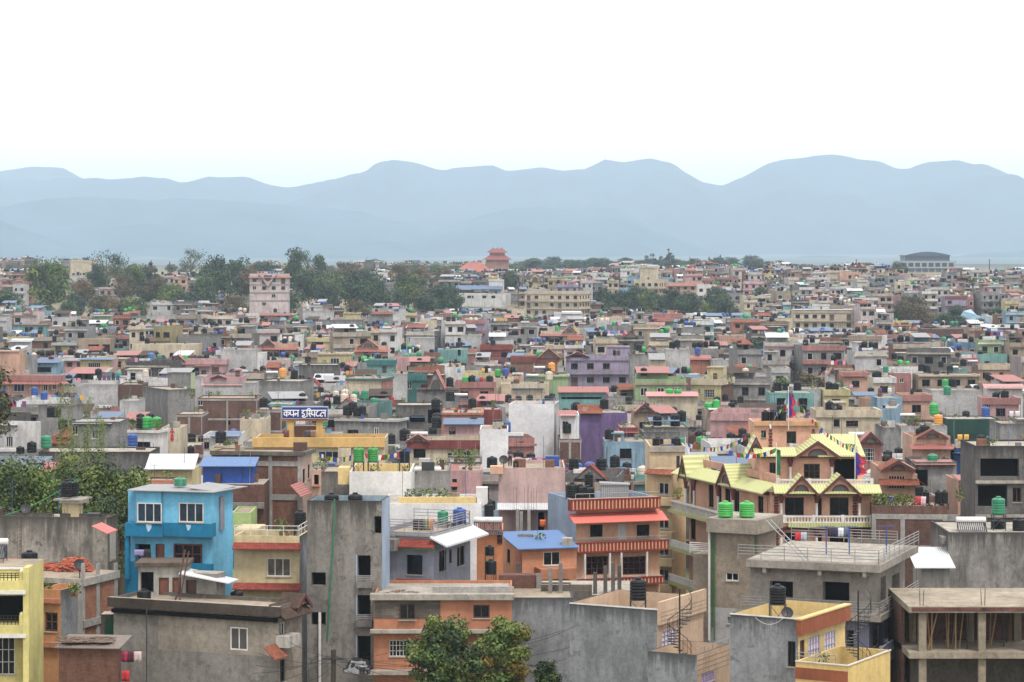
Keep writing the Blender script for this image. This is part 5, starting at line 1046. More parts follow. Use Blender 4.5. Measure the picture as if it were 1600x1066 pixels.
Js = dict(pelvis=(0, 0, .86), waist=(0, 0, 1.0), chest=(.0, 0, 1.2), neck=(0, 0, 1.38), head=(0, 0, 1.46), crown=(0, 0, 1.54), lsh=(-.17, 0, 1.3), lel=(-.24, -.1, 1.08), lwr=(-.3, -.28, 1.02), lhd=(-.31, -.34, 1.02), lfi=(-.31, -.42, 1.02), rsh=(.17, 0, 1.3), rel=(.24, .02, 1.05), rwr=(.24, -.1, .84), rhd=(.24, -.12, .78), rfi=(.24, -.14, .7),
          lhip=(-.09, 0, .82), lkn=(-.1, 0, .45), lan=(-.1, .02, .07), lto=(-.1, -.12, .03), rhip=(.09, 0, .82), rkn=(.1, 0, .45), ran=(.1, .02, .07), rto=(.1, -.12, .03), knees=(0, 0, .45), hem=(0, 0, .12))
REDC = plain((176, 26, 54), .8); WOMAN = (Js, REDC)
# ---------------------------------------------------------------- the middle distance, read row by row from the photograph
COLS = dict(ww=(236, 235, 240), pw=(214, 194, 190), gr=(128, 127, 126), gl=(168, 167, 167), gd=(100, 98, 96), wh=(226, 224, 222), cr=(216, 198, 164), pe=(218, 166, 136), pk=(212, 158, 158), yl=(214, 196, 130), te=(110, 176, 172), bl=(134, 176, 204), la=(168, 152, 184),
            gn=(150, 180, 120), pu=(128, 98, 160), re=(150, 62, 56), or_=(206, 124, 86), tn=(176, 150, 126), lb=(158, 180, 204), lg=(190, 204, 150), ro=(186, 120, 112), dt=(44, 124, 122), dg=(22, 78, 66), br=(112, 78, 64), bu=(40, 84, 150))
def colm(k):
    if k == 'bk': return BRICK
    if k == 'b2': return BRICK2
    if k in ('gr', 'gl', 'gd'): return concrete(COLS[k], {'gr': .5, 'gl': .3, 'gd': .6}[k])
    if k == 'ww': return paint(COLS[k], .1, .8, .3)
    return paint(COLS[k], .5, .8, .26)
TC = {'k': TANKK, 'e': TANKG, 't': TANKT, 'u': TANKB, 'o': TANKO, 'w': TANKC, 'l': TANKL}; TN = {'k': 'black', 'e': 'green', 't': 'teal', 'u': 'blue', 'o': 'orange', 'w': 'cream', 'l': 'light blue'}
LAND = []      # landmarks that other labels may refer to: (px, py, phrase)
def Yof(px, yt, h, Y0=500):
    Y = Y0
    for _ in range(30): Y = .5 * Y + .5 * F * (CH - (ground(wx(px, Y), Y) + h)) / max(yt - HY, 8)
    return Y
def autowin(s, kinds, floors=2, dens=2.9, rnd=random, skip=.12, f='AB'):
    zr = s.zt - s.ph; s.a >= 0
    for fc, L in (('A', s.LA), ('B', s.LB)):
        if fc not in f or (fc == 'B' and s.a < R(6)): continue
        if L < 1.6: continue
        n = max(1, int(L / dens)); wd = min(1.5, L / n * .5)
        for k in range(floors):
            z = zr - 3 * (k + 1)
            if z < -.5: break
            for i in range(n):
                if rnd.random() < skip: continue
                t = L * (i + .5) / n; door = rnd.random() < .14
                s.hole_m(fc, t - wd / 2, t + wd / 2, max(.2, z + (.1 if door else .95)), z + 2.25, 'dd' if door else rnd.choice(kinds))
RM = {'b': ROOFB2, 'r': ROOFR, 'w': ROOFW2, 'g': ROOFG, 'o': TILEO, 'p': sheet((178, 118, 114), rust=.35), 'l': sheet((150, 196, 190))}
def mid(row, label, cat='house'):
    tk = row.split(); xl, xc, xr, yt, h = map(float, tk[:5]); a = float(tk[5]); wall = tk[6]; fe = dict((t[0], t[1:]) for t in tk[7:] if t[0] != '+'); m = colm(wall)
    xr = max(xr, xc); Y = float(fe['Y']) if 'Y' in fe else Yof((xl + xc) / 2, yt, h)
    ph = .15 if 'z' in fe else .9; dep = float(fe.get('D', 7.5)); rnd = random.Random(int(xl * 7 + yt))
    s = H({'gr': 'concrete_house', 'gl': 'concrete_house', 'gd': 'concrete_house', 'bk': 'brick_house', 'b2': 'brick_house'}.get(wall, 'house') if cat == 'house' else cat.replace(' ', '_'), label, cat, xl, xc, xr, yt, Y, a, dep, m, ph, [TERR, SLAB][rnd.random() < .4], yb=yt + max(4.4, 2.7 * float(fe.get('F', 1)) + 1) * F / Y, wallB=colm(fe['W']) if fe.get('W') in COLS or fe.get('W') in ('bk', 'b2') else None)
    ref = 'the ' + ' '.join(label.split()[:11]); px = Y / F
    if 'p' in fe: c = colm(fe['p'][:2]) if fe['p'][:2] in COLS else m; s.bandm(s.zt - ph - .15, s.zt + .02, .3, c, part='parapet_band')
    if 'c' in fe:
        for f, L in (('A', s.LA), ('B', s.LB)): s.slopem(f, -.3, L + .3, s.zt - ph - .05, s.zt - ph - .55, 0, .9, RM[fe['c'][0]], 'roof_skirt')
    if 'f' in fe:
        for k in range(1, 4): s.bandm(s.zt - ph - 3 * k - .15, s.zt - ph - 3 * k + .1, .25 if fe['f'] == '' else .8, colm(fe['f']) if fe['f'] in COLS else SLAB, part='floor_band')
        if fe['f'] in COLS:
            for k in range(1, 3): s.railm('A', 0, s.LA, s.zt - ph - 3 * k + .1, .85, .75, RAIL, 3, step=1.6)
    if 'r' in fe: s.railm('A', 0, s.LA, s.zt, .7, -.1, RAIL, 2, step=1.8); s.railm('B', 0, s.LB, s.zt, .7, -.1, RAIL, 2, step=1.8)
    if wall in ('bk', 'b2'):
        n = max(2, int(s.LA / 3.6))
        for i in range(n + 1): t = s.LA * i / n; s.bm('A', max(0, t - .15), min(s.LA, t + .15), 0, s.zt - .1, 0, .05, GREYL, 'column')
        for k in range(3): s.bandm(s.zt - ph - 3 * k - .3, s.zt - ph - 3 * k, .07, GREYL, part='beam')
    for t in tk[7:]:
        if t[0] == 'g': x0, x1, yp = map(float, t[1:].split(',')); s.gable('A', x0, x1, yt + 2, yp, -2.5, .4, ROOFR if 'h' not in fe else TILEO, m)
        if t[0] == 't':
            q = t[1:].split(':'); x0, x1, y0 = map(float, q[0].split(',')); mm = colm(q[1]) if len(q) > 1 else m; s.bx('A', x0, y0, x1, yt + 4, -2.2, -5, mm, 'stair_tower', SLAB); s.bx('A', x0 - 1, y0, x1 + 1, y0 + 2, -2.0, -2.2, mm, 'stair_tower')
            tm = s.tt('A', (x0 + x1) / 2, -2.2); zz_ = s.zz('A', tm, y0, -2.2); s.bm('A', tm - .4, tm + .4, s.zt - ph, min(s.zt - ph + 1.9, zz_ - .3), -2.17, -2.19, WOOD, 'stair_door')
        if t[0] == 'm': q = t[1:].split(':'); x0, x1, y0, y1 = map(float, q[0].split(',')); s.slope('A', x0, x1, y0, y1, -3, .6, RM[q[1]], 'metal_roof')
        if t[0] == '*': q = t[1:].split(':'); x0, y0, x1, y1 = map(float, q[0].split(',')); s.hole('A', x0, y0, x1, y1, q[1])
    if 'n' not in fe: autowin(s, fe.get('w', 'b,dk,w').split(','), int(fe.get('F', 2)), rnd=rnd)
    s.finish(); z = s.gz + s.zt - ph; s.z = z
    LAND.append(((xl + max(xr, xc)) / 2, yt, 'the ' + ' '.join(label.split()[:8])))
    for t in tk[7:]:
        if t[0] == '+':
            q = t[2:].split(','); c = t[1]
            if c == 's':
                for x in q: p = s.roofpos('A', float(x), -2.5); solar(p.x, p.y, z + .3, 2.1, 'white solar water heater on ' + ref)
            elif c == 'd':
                for x in q: p = s.roofpos('A', float(x), -.6); dish(p.x, p.y, z + .4, .45, 'satellite dish on ' + ref, rnd.uniform(-.6, .6))
            elif c == 'c':
                for i, x in enumerate(q): p = s.roofpos('A', float(x), -1.2); cc = rnd.choice(CLOTHC); garment(p.x, p.y, z + 1.7, .6, .8, plain(cc[0], .8), cc[1] + ' cloth drying on ' + ref + ['', ' again', ' third', ' fourth'][min(i, 3)] if i < 1 else ['left', 'second', 'third', 'fourth', 'fifth'][i] + ' ' + cc[1] + ' cloth drying on ' + ref)
            elif c == 'p':
                for i, x in enumerate(q): p = s.roofpos('A', float(x), -.7); plant(p.x, p.y, z, 1.5, (['left', 'middle', 'right', 'last'][i] + ' ' if len(q) > 1 else '') + 'green plant on ' + ref)
            else:
                for i, x in enumerate(q):
                    p = s.roofpos('A', float(x), -rnd.uniform(1.6, 3)); w_ = rnd.uniform(1.15, 1.4); hh = w_ * rnd.uniform(1.1, 1.3)
                    l = (['left', 'middle', 'right', 'last'][i] if len(q) > 2 else ['left', 'right'][i]) + ' ' if len(q) > 1 else ''
                    tank(p.x, p.y, z + rnd.uniform(.2, .9), w_, hh, TC[c], l + TN[c] + ' tank on ' + ref, False)
    return s
CLOTHC = [((190, 40, 60), 'red'), ((220, 220, 220), 'white'), ((60, 70, 130), 'navy'), ((210, 150, 170), 'pink'), ((220, 170, 60), 'yellow'), ((40, 40, 46), 'black'), ((90, 150, 190), 'sky blue'), ((120, 60, 110), 'purple')]
LAND += [(290, 770, 'the bright blue house'), (535, 780, 'the tall grey tower block'), (970, 790, 'the striped parapet house'), (1280, 690, 'the lime roofed monastery'), (390, 710, 'the large brick frame house'), (1580, 830, 'the stained wall at right'), (850, 730, 'the pale pink blank wall'), (590, 740, 'the white wall with green tanks')]
# hospital
YB = paint((224, 184, 116), .2)
h = H('hospital', 'cream hospital with long yellow roof parapet and blue name sign tower', 'hospital', 396, 601, 601, 686, 312, 0, 9, paint((220, 204, 168), .25), 1.0, TERR, yb=740); h.inner = YB
h.bx('A', 394, 684, 601, 699, 0, .5, YB, 'yellow_parapet'); h.hole('A', 498, 705, 530, 722, 'w3'); h.hole('A', 405, 706, 425, 722, 'dk'); h.hole('A', 440, 706, 460, 722, 'dk')
for x0 in (449, 494): h.bx('A', x0, 655, x0 + 10, 690, -3, -3.8, YB, 'sign_column')
h.bx('A', 441, 654, 512, 658, -2.8, -4.2, paint((222, 140, 70), .2), 'sign_beam'); h.bx('A', 460, 666, 494, 690, -4.2, -6, paint((150, 110, 90), .4), 'stair_room'); h.finish(); HH = h
sg = thing('hospital_sign', 'blue hospital name board with white Devanagari lettering on yellow columns', 'sign', (0, 0, 0)); Ysg = 314.6; P0 = PW(441, 653.5, Ysg); sg.location = P0; k_ = Ysg / F
b = MB(); b.box(0, 71 * k_, 0, .15, 0, 17 * k_, plain((22, 42, 118), .5, 0, .08)); b.box(-.06, 71 * k_ + .06, .02, .2, -.08, 17 * k_ + .1, plain((176, 196, 224), .5)); b.build('board', sg)
LT = plain((232, 234, 240), .5, 0, .05)
def letters():
    "strokes in board units: x 0..71, y 0..17, traced as letter shapes"
    A = lambda cx, cy, rx, ry, a0, a1, n=10: [(cx + rx * cos(R(a0 + (a1 - a0) * i / n)), cy + ry * sin(R(a0 + (a1 - a0) * i / n))) for i in range(n + 1)]
    T = 12.2; S = []
    S += [[(2.2, T), (26.4, T)]]                                            # head line, first word
    S += [[(7, T), (7, 2.6)], A(4.9, 7, 2.1, 2.6, 60, 330), A(9.2, 7.4, 1.9, 2.2, 150, -110)]          # ka
    S += [[(12.6, T), (12.6, 7)], A(14.6, 7.2, 2, 2.2, 180, 300), [(15.4, 5.3), (17.4, 5.8)], [(17.6, T), (17.6, 2.6)]]   # pa
    S += [[(24.6, T), (24.6, 2.6)], [(24.6, 7), (21.6, 7)], A(20.6, 6.2, 1.2, 1.3, 40, 320)]           # na
    S += [[(30.2, T), (68.6, T)]]                                           # head line, second word
    S += [[(33.4, T), (33.4, 10)], A(33.2, 8.6, 2.2, 1.5, 80, 270), A(32.6, 5.4, 2.3, 1.8, 90, -120), A(34.2, 4.2, 3.2, 2.9, 190, 330)]   # ha
    S += [[(38.8, 2.6), (38.8, T)], A(41.6, 12.2, 2.8, 2.6, 180, 20)]       # vowel sign i
    S += [A(41.8, 9.6, 1.5, 2.0, 110, -60), [(40.9, 7.6), (44.2, 2.4)], [(42.6, 6.8), (46.2, 6.8)]]    # half sa
    S += [[(46.2, T), (46.2, 7)], A(48, 7.2, 1.8, 2.2, 180, 300), [(48.6, 5.3), (50.4, 5.8)], [(50.6, T), (50.6, 2.6)]]  # pa
    S += [[(55.6, T), (55.6, 10.4)], A(56, 6.8, 3.2, 3.6, 100, 320)]        # ta
    S += [A(61.6, 5.2, 1.9, 2.3, 100, 330), A(63, 6.8, 1.8, 2.6, 175, 20), [(67, T), (67, 2.6)], [(64.6, 7.8), (67, 8.6)]]  # la
    return S
b = MB(); si = 0
for st in letters():
    for (x0, y0), (x1, y1) in zip(st, st[1:]):
        d = Vector((x1 - x0, 0, y1 - y0)); L_ = d.length
        if L_ < .01: continue
        u = d / L_; v = Vector((-u.z, 0, u.x)) * .72; p = Vector((x0, 0, y0)) - u * .3; q = Vector((x1, 0, y1)) + u * .3; si += 1; yy = Vector((0, -.03 - .0008 * si, 0)); PP = [(p + v) * k_, (p - v) * k_, (q - v) * k_, (q + v) * k_]
        b.mesh([w_ + yy for w_ in PP] + [w_ + Vector((0, -.001, 0)) for w_ in PP], [(0, 1, 2, 3), (0, 4, 5, 1), (1, 5, 6, 2), (2, 6, 7, 3), (3, 7, 4, 0)], LT)
b.build('lettering', sg)
flags(PW(497, 706, 308), PW(560, 706, 300), .7, 13, 'prayer flags strung below the hospital parapet, left part', .6); flags(PW(560, 706, 300), PW(640, 700, 300), .6, 16, 'prayer flags strung right past the dark green tanks', .6)
zc = HH.gz + HH.zt - 1
for i, (x, c, n_) in enumerate(((447, (120, 60, 60), 'maroon'), (480, (70, 70, 80), 'dark grey'), (489, (150, 110, 80), 'tan'))): garment(wx(x, 313), 313.5, wz(672, 313.5), .7, 1.0, plain(c, .8), n_ + ' blanket hanging under the hospital sign')
ROWS = '''1524 1640 1640 697 14 0 gd z f *1531,716,1592,745:o *1528,758,1574,792:o *1582,762,1596,785:b n Y226|unfinished dark concrete frame house with large black openings
523 620 636 656 10 15 gr z pgl n *543,671,560,685:b *584,668,592,684:s +k543,551,558,566|grey flat roofed house with wide eave right of the hospital sign
636 750 750 688 10 0 cr pre g637,669,680 *646,699,665,716:dk *717,705,735,722:w3 *700,708,706,716:b rl n +k632 +s655|cream house with maroon roof band and small red pediment
694 754 754 663 10 0 pk m692,756,653,663:b *701,668,712,680:b n +k683,682,740|pink house under a light blue metal roof
795 866 874 632 13 6 ww Wgl z r n Y340|tallest white blank wall house with rooftop railing, picture centre
750 794 794 671 12 0 ww n z|lower white wall house joined left of tallest white wall
876 905 905 648 12 0 ww m872,901,641,650:r *878,654,888,668:w *875,690,883,704:dk n|narrow white house with a red roof edge and two windows
907 980 980 645 11 0 pu z n m903,942,632,646:o +k944|bright purple blank wall house
873 946 946 612 10 0 te m872,952,604,613:r n *878,616,940,624:o|teal house with terracotta roof and long dark opening
885 985 985 556 10 0 la pla g888,918,550 fla w1 wdk,b t948,984,541:la +k893,905,960 F3 g885,919,552|lavender three storey house with long balconies
797 872 872 558 10 0 bk pre n g840,875,545 +u858|red brick block with horizontal concrete bands
822 888 888 587 10 0 gn pgn z +k856 +s843 +o862|olive green terrace house below the lavender house
783 858 858 600 9.5 0 cr z n +w858 +s832 m800,850,604,607:b|low cream roof behind the tallest white wall
985 1013 1013 553 12 0 gr n z *992,573,998,590:o +k998|narrow bare concrete block right of the lavender house
1040 1078 1078 546 12 0 gl n z +k1050,1058|tall pale grey blank concrete block
1016 1042 1042 562 10 0 cr m1014,1040,552,562:g +k1022|cream house with balcony beside tall pale grey block
1080 1127 1146 593 10 18 yl pcr rl *1100,609,1116,621:g *1091,608,1094,615:w W2 Wb2 t1105,1130,573:yl n +p1140|yellow two tone house with upstairs room
1012 1090 1090 618 9 0 cr m1010,1092,612,619:p *1026,619,1037,628:w n +e1046,1059|cream house with a pink metal roof
1102 1146 1146 640 9 0 tn n m1108,1142,637,640:w +e1107,1119|tan roof carrying paired green tanks
1110 1190 1200 646 11 10 pk ppk *1142,665,1156,674:w n|large salmon pink house left of the lime roofs
968 997 997 668 10 0 re m967,998,669,676:r n z *970,690,990,712:b|small crimson booth house
1008 1075 1075 668 9.5 0 gr z n m1014,1062,652,658:b +d1039 +k1065|grey roof with blue sheet and satellite dish
1003 1062 1062 675 9 0 gr n z +k1027,1055|grey block wall yard house
990 1024 1024 642 10 0 tn g993,1022,631 wdk +k1008|tan house with crimson topped turret
945 1010 1010 690 9 0 bl wdk z t955,975,676:bl +k952|sky blue cluttered terrace house behind the striped parapet
873 908 908 686 9 0 b2 z n +k886|low brick annex with white railing
1203 1272 1272 614 9 0 te z wdk +k1215,1228,1246|teal blue long low house behind the monastery pole
1275 1375 1376 641 10 0 cr pcr *1302,655,1312,667:dk *1322,657,1341,667:b3 n +k1296,1310 t1290,1322,628:cr +d1303|wide cream roof house behind the monastery right
1376 1400 1408 638 9.5 12 bl n z|sky blue gabled side wall house
1380 1408 1408 668 10 0 gr n z W2|bare concrete corner block right of the wide cream roof
1408 1480 1480 666 9 0 gl n z +s1418 +o1466 +p1420,1434|pale terrace with yellow tank and plants
1425 1485 1485 682 11 0 pe h1 g1436,1478,672 *1466,698,1472,703:dk cr n +k1438,1445|peach house with orange tile roof and pediment
1378 1430 1430 732 11 0 pe h1 g1380,1426,721 *1388,744,1414,764:g n Y235 co|peach house with arched pediment and white grid window
1342 1378 1378 690 12 0 ro g1344,1377,676 *1350,701,1366,720:g n F1 +s1340|brown-pink house with arched pediment beside monastery
1430 1495 1495 722 10 0 gr m1430,1494,718,726:r *1430,733,1450,760:o n +t1457|house with red-brown awning and teal tank
1497 1525 1525 752 10 0 pe *1498,759,1520,774:b3 n m1498,1520,742,750:r|peach house below the construction frame
1480 1563 1563 655 9.5 0 dg n z +e1459 +u1540|long dark green corrugated wall
1563 1640 1640 662 11 0 gr n z t1590,1640,655:gr +c1580,1590|grey concrete house at the right edge behind green wall
1535 1592 1640 622 10 4 pk pro fro wdk,b *1538,627,1548,638:w3 +k1556,1570|pink house with maroon striped balcony at right edge
1543 1598 1640 604 10.5 5 wh m1538,1602,600,607:p *1554,607,1564,617:w3 n|white gabled house with blue window at right edge
1456 1534 1534 610 9 0 gl n z +e1477 +k1488|pale blank concrete wall left of the white gabled house
1410 1454 1454 617 9.5 0 pe pro fpe wb +c1425 +t1480|peach house with red chequered balcony
1370 1410 1410 622 9.5 0 bl z wdk +c1375,1390 m1335,1370,612,618:b|blue terrace house with colourful laundry
1318 1356 1356 582 9 0 pe pro m1316,1352,583,588:r wdk +t1384|peach terrace house with green tank row
1396 1424 1424 585 9 0 ro *1406,592,1412,598:w n t1398,1422,583:ro|dusty rose house with small white cross window
1364 1398 1398 590 9 0 cr pwh wdk +k1368,1372|cream terrace house with stepped parapet
1435 1530 1530 586 9 0 tn pcr z wdk +k1440,1448,1484 +s1489|long tan parapet house at right
1243 1283 1283 608 9 0 gl n z|pale grey blank wall house behind monastery flags
1287 1326 1326 609 9 0 yl pyl wdk +k1295,1305 +c1330|cream yellow house behind monastery flags
1296 1305 1305 582 9 0 wh g1296,1306,575 n|tiny white gabled rooftop room
1205 1232 1232 575 9 0 gl pgl wdk +k1238|pale grey terrace house under leafy tree
1494 1512 1512 577 9 0 te z wdk +k1505,1470|mint green terrace house
1528 1580 1580 570 9 0 pe pcr wdk +s1520|peach parapet house far right
405 470 490 596 10.5 10 gr z n *441,612,448,625:o +o442 +k460 +s425|grey concrete block with an orange roof tank
467 528 528 570 10 0 gd n z +k481 *480,590,486,598:o|dark concrete block behind the orange tank
540 596 614 592 11 12 cr n z pdt Wro rl|large cream blank wall house with teal parapet
573 616 616 563 10.5 0 te pdt *597,571,604,583:dd n|mint green upper house with dark teal parapet
634 669 669 586 10 0 dt pdt *636,596,643,608:w *658,600,668,606:r F3 n|dark teal house with white window
612 635 635 584 10.5 0 gl n z|pale blank side wall beside dark teal house
651 714 716 607 10 8 gr n z pgd t667,692,586:br g666,695,579 +k703|grey concrete house with small brick turret
710 772 772 597 10 0 ro fro pro wdk,b +c745,752 +e727 +k738,765|rose brown house with long balconies
772 802 802 592 10 0 cr n z +e778 +u790|cream end wall house near the brick block
695 725 725 574 10 0 wh n z +c712|white panel house with grey shutter
724 774 774 583 10 0 yl pyl *730,588,742,596:b +c717,755,765 wdk +k761|yellow house with purple laundry on the roof
618 690 690 633 10 0 gd z n *668,640,688,662:o *640,650,664,660:o +s720 m613,624,645,650:b m642,664,648,652:b +k703|dark concrete frame house with open bays
690 752 752 645 10 0 or_ por n z +k681,738|orange roof terrace house with red side wall
755 782 782 640 10 0 re z n +p770|dark red corrugated roof room house
418 456 456 632 9.5 0 te z n t420,450,631:te *430,650,438,664:b|mint edged roof house left of hospital sign
400 440 440 640 9.5 0 b2 z wb +k412|dark brick yard house left of hospital sign
375 415 415 655 10 0 cr rl z n +p385|cream stair terrace house left of the hospital
100 176 176 562 10 0 pk m96,130,560,564:g fro wb,dk n *105,566,113,573:r *120,566,128,573:r|pink and brown terrace row house
125 172 176 562 10.5 5 yl z m122,176,559,562:b *138,567,157,577:g n +d140|pale yellow house with grid window
40 90 90 567 10 0 bl m38,92,560,567:b *42,568,80,582:dk n +k80|house with blue corrugated awning and glazed room
-20 92 100 587 12 8 pe pro cr *21,599,38,612:w3 *21,631,38,643:w3 *68,598,74,611:w *76,598,79,611:w *82,597,87,609:w n t-20,30,548:pe F1|large peach house with terracotta parapet at left edge
130 182 184 601 11 5 gl n z|tall pale concrete blank wall
60 114 130 634 11.5 15 gr n z *115,618,122,627:w *115,651,122,658:w|grey concrete house with recessed side windows at left
185 222 222 601 10 0 br n z|brown brick parapet wall house
187 216 216 626 10 0 gl n z|small whitewashed wall below brown brick parapet
223 262 305 609 11 60 gr n W1 z *230,595,240,600:b|grey concrete house with lime green side
262 298 305 583 12 12 gr Wlg n z|taller grey block with lime green edge
305 320 320 588 10 0 gl n z|narrow pale block beside lime green edge
318 376 376 589 10.5 0 pk ppk rl cp g331,352,587 *331,599,348,614:b *360,598,364,611:dk n t366,376,577:pk|salmon pink house with pediment and red roof edges
290 352 352 562 10 0 pk ppk g268,288,555 m304,330,565,572:p wdk +e289 +l236|salmon pink upper terrace with green tank
308 402 402 622 10.5 0 b2 z *309,626,317,634:w *352,652,360,664:o n +p300|old dark brick row house with uneven roof
200 246 262 673 11 14 wh z p1 *213,690,235,703:dk n +e230,245 +k220 +p206,247|small white house with two green tanks and shrubs
252 282 282 669 9.5 0 cr n z zr *258,648,266,660:b|cream wall panel behind woman in red
275 316 316 647 9 0 b2 n z|low dark brick shed roof
-30 61 64 659 11 6 wh n z *10,682,20,699:w3 *-20,682,-8,699:w3 m-30,26,664,664:w +k88|white house with blue edging at left edge
112 188 192 659 11.5 0 gr z *143,671,158,686:w3 *109,665,122,680:w *68,665,82,680:b n m112,174,657,662:g +k80|grey plastered house with white framed window
170 192 192 668 10.5 0 gl n z|small pale lean-to beside grey plastered house
60 236 236 706 10 0 gd n z +t72 +u207|long stained retaining wall house
318 374 374 680 9.5 0 wh m328,374,674,682:b *316,685,327,702:b wdk n|white house with light blue awning and faded banner
220 300 300 735 12 0 yl n z *244,733,262,738:w3 *264,733,282,738:w3 m226,304,709,733:w|cream house with bright white metal roof
-30 62 64 722 11 0 lb m-30,90,722,740:r n|pale blue house with pink tin roof left
330 368 370 700 10 0 yl n z m336,368,699,706:l +k345|cream lean-to with torn tarpaulin
150 260 260 757 12 0 br m146,268,750,760:o n z|low house with orange tile roof left
380 400 400 690 9.5 0 gl wdk z|small pale house left of hospital parapet
640 700 700 700 8 0 wh wdk z n|pale yard wall under maroon band house
700 752 752 735 10 0 pk z *706,748,714,766:dk n m700,716,728,760:r +p735|pink house with white doors behind yellow beam
700 752 752 722 9.5 0 gr z rl n +p712,722,738|railed grey balcony roof with pots
484 528 528 735 10 0 pe z rl m480,500,750,760:r *490,742,498,758:o n +p505|peach house with small railed balcony
528 548 548 700 9.5 0 cr z wdk|cream corridor house behind white wall
1490 1530 1530 700 9.5 0 bu m1488,1522,702,708:b n z +c1500,1510|blue roofed shack with red laundry
318 400 400 598 9.5 0 gl n z|long pale parapet roof behind pink houses
402 412 412 552 12 0 wh n z|slender white wall at left centre
345 400 400 546 12 0 gl n z|tall pale concrete wall left of centre
206 310 310 538 9 0 cr z n *232,552,250,560:w +k222,230|long cream wall with flat roof
297 340 346 523 11 12 gr n z *333,536,338,544:o +k306,320|bare concrete tower house with two black tanks
120 172 172 530 10 0 tn z n *138,538,155,555:r *160,538,172,555:r|tan house with red brick openings
80 124 124 536 9 0 yl z m79,123,534,540:b wdk +k85|cream and blue roof house at left
14 48 50 532 9.5 5 wh n z m14,48,529,534:w|white gable wall at left edge
20 72 72 507 9.5 0 te z pro wdk *38,511,52,520:w +k82,92 +s105|teal house with red roof edge at far left
480 518 518 528 10 0 yl pyl n *487,535,505,545:dk +k500 t478,518,528:yl|pale yellow tower house with blank top
496 548 548 552 10 0 yl pcr z rl *516,560,530,570:w3 n +k490|pale yellow house with tan band
408 462 462 537 10 0 pe cr g409,428,530 *432,545,445,557:w3 n +k421,445|pink house with red tiled eaves and pediment
555 604 604 540 10 0 pe cr g560,590,531 *569,550,576,560:b *580,552,590,560:w3 n +k600|peach house with arched pediment and red eaves
640 678 678 528 9 0 gl n z|pale concrete house near mint walls
684 730 730 546 10 0 te z n *715,545,720,556:dk +k716|bright mint wall house
750 800 800 540 9.5 0 re fre pre wdk,b +k770|dark red balcony house
720 752 752 524 9.5 0 gl z n|pale grey upper wall centre
575 612 612 491 12 0 gr n z m580,612,487,491:o|rough grey concrete tower with orange top
536 562 562 489 11 0 yl n z pyl +k548,556|small bright yellow topped room
498 566 566 500 10 0 gr n z|long grey blank wall under yellow room
473 520 520 486 12 0 gl n z t473,503,478:gl +w481|stepped pale grey concrete block
404 454 454 490 9 0 pk cr z wdk,w +k430|pale pink low house with red eaves
656 682 682 500 9 0 cr n z +w660|cream narrow house with green roof room
1113 1148 1148 562 9 0 gl z n +u1190|pale roof house with blue box
1078 1114 1114 560 9 0 or_ m1078,1112,555,562:r n +u1090 z|orange gable roof house
845 905 905 517 10 0 cr cr g880,900,510 wdk,b +k846,852 +e870|cream house with red eaves and pediment, far centre
1022 1067 1067 490 11 0 ro n z m1020,1048,489,498:r|brick pink house with sloping red roofs
1145 1190 1190 502 10 0 or_ m1146,1188,500,504:o wdk z|brick and orange house with green top
1123 1165 1165 524 9 0 pe z n wdk|peach blank house right centre
1240 1333 1333 484 12 0 cr fcr pcr wdk,b r F3 m1240,1333,483,484:w t1270,1296,476:wh|large cream three storey balcony block
1340 1362 1362 505 9.5 0 pe z wdk|small peach house near large cream block
1395 1420 1428 502 10 10 yl cr wdk g1400,1427,518|yellow house with pediment on right slope
1476 1510 1510 463 11 0 la pre fre *1481,470,1487,475:dk *1493,478,1501,484:dk n|lilac house with two red bands on the far slope
1570 1592 1592 471 10 0 yl pyl wb|bright yellow house at far right
1440 1512 1512 514 9 0 br n z|long low brick wall on right slope
390 450 450 428 15 0 pw cr f *400,432,404,437:dk g405,432,449 wdk,w F4|five storey pale house with red tile edges on left bluff
108 152 152 430 16 0 gl fgl wdk,b n t110,142,407:cr *130,441,135,446:o *130,452,135,457:o *141,441,147,446:o *141,452,147,457:o +k115,122,131,138|grey and cream tower house with four roof tanks
146 200 200 466 9.5 0 bk n z W1 *190,470,197,480:w|far brick house with white end
145 174 174 494 9.5 0 gn fgn wdk,b m145,174,493,494:g|light green two storey house
228 272 272 492 9 0 gl n z *241,500,247,505:dk|pale grey block with single window
712 790 798 459 11 10 wh m711,784,446,452:b wdk F3 *730,462,736,466:dk *737,462,740,466:dk *754,462,760,466:dk *768,462,774,466:dk n t764,786,437:wh|white building with sky blue roof
820 905 930 456 13 20 cr fcr wdk,b F4 pcr r|long cream four storey balcony building
866 910 910 488 9 0 wh m878,908,486,490:w n z|white gabled shed below long cream building
800 822 822 483 9 0 cr fcr wb|small cream balcony building below white building
990 1030 1048 437 10 20 cr fcr wb F3 t1000,1026,417:cr|stepped beige hilltop building
1042 1100 1100 442 9.5 0 pe cr wb,dk F2|peach hilltop terrace house
1090 1112 1112 445 12 0 wh wdk F3|pale grey three storey hilltop house
824 846 846 438 9 0 yl z wdk g826,846,426|small yellow house with pagoda roof room
968 1000 1000 450 8 0 bl m966,1012,473,477:w n z|pale blue metal roofed shed on the bluff'''
for r in ROWS.split('\n'):
    a_, l_ = r.split('|'); mid(a_, l_)
person(*PW(269, 691.5, 293), 0, WOMAN[0], 'woman in red dress standing before the cream wall panel', WOMAN[1], WOMAN[1], long_=True)

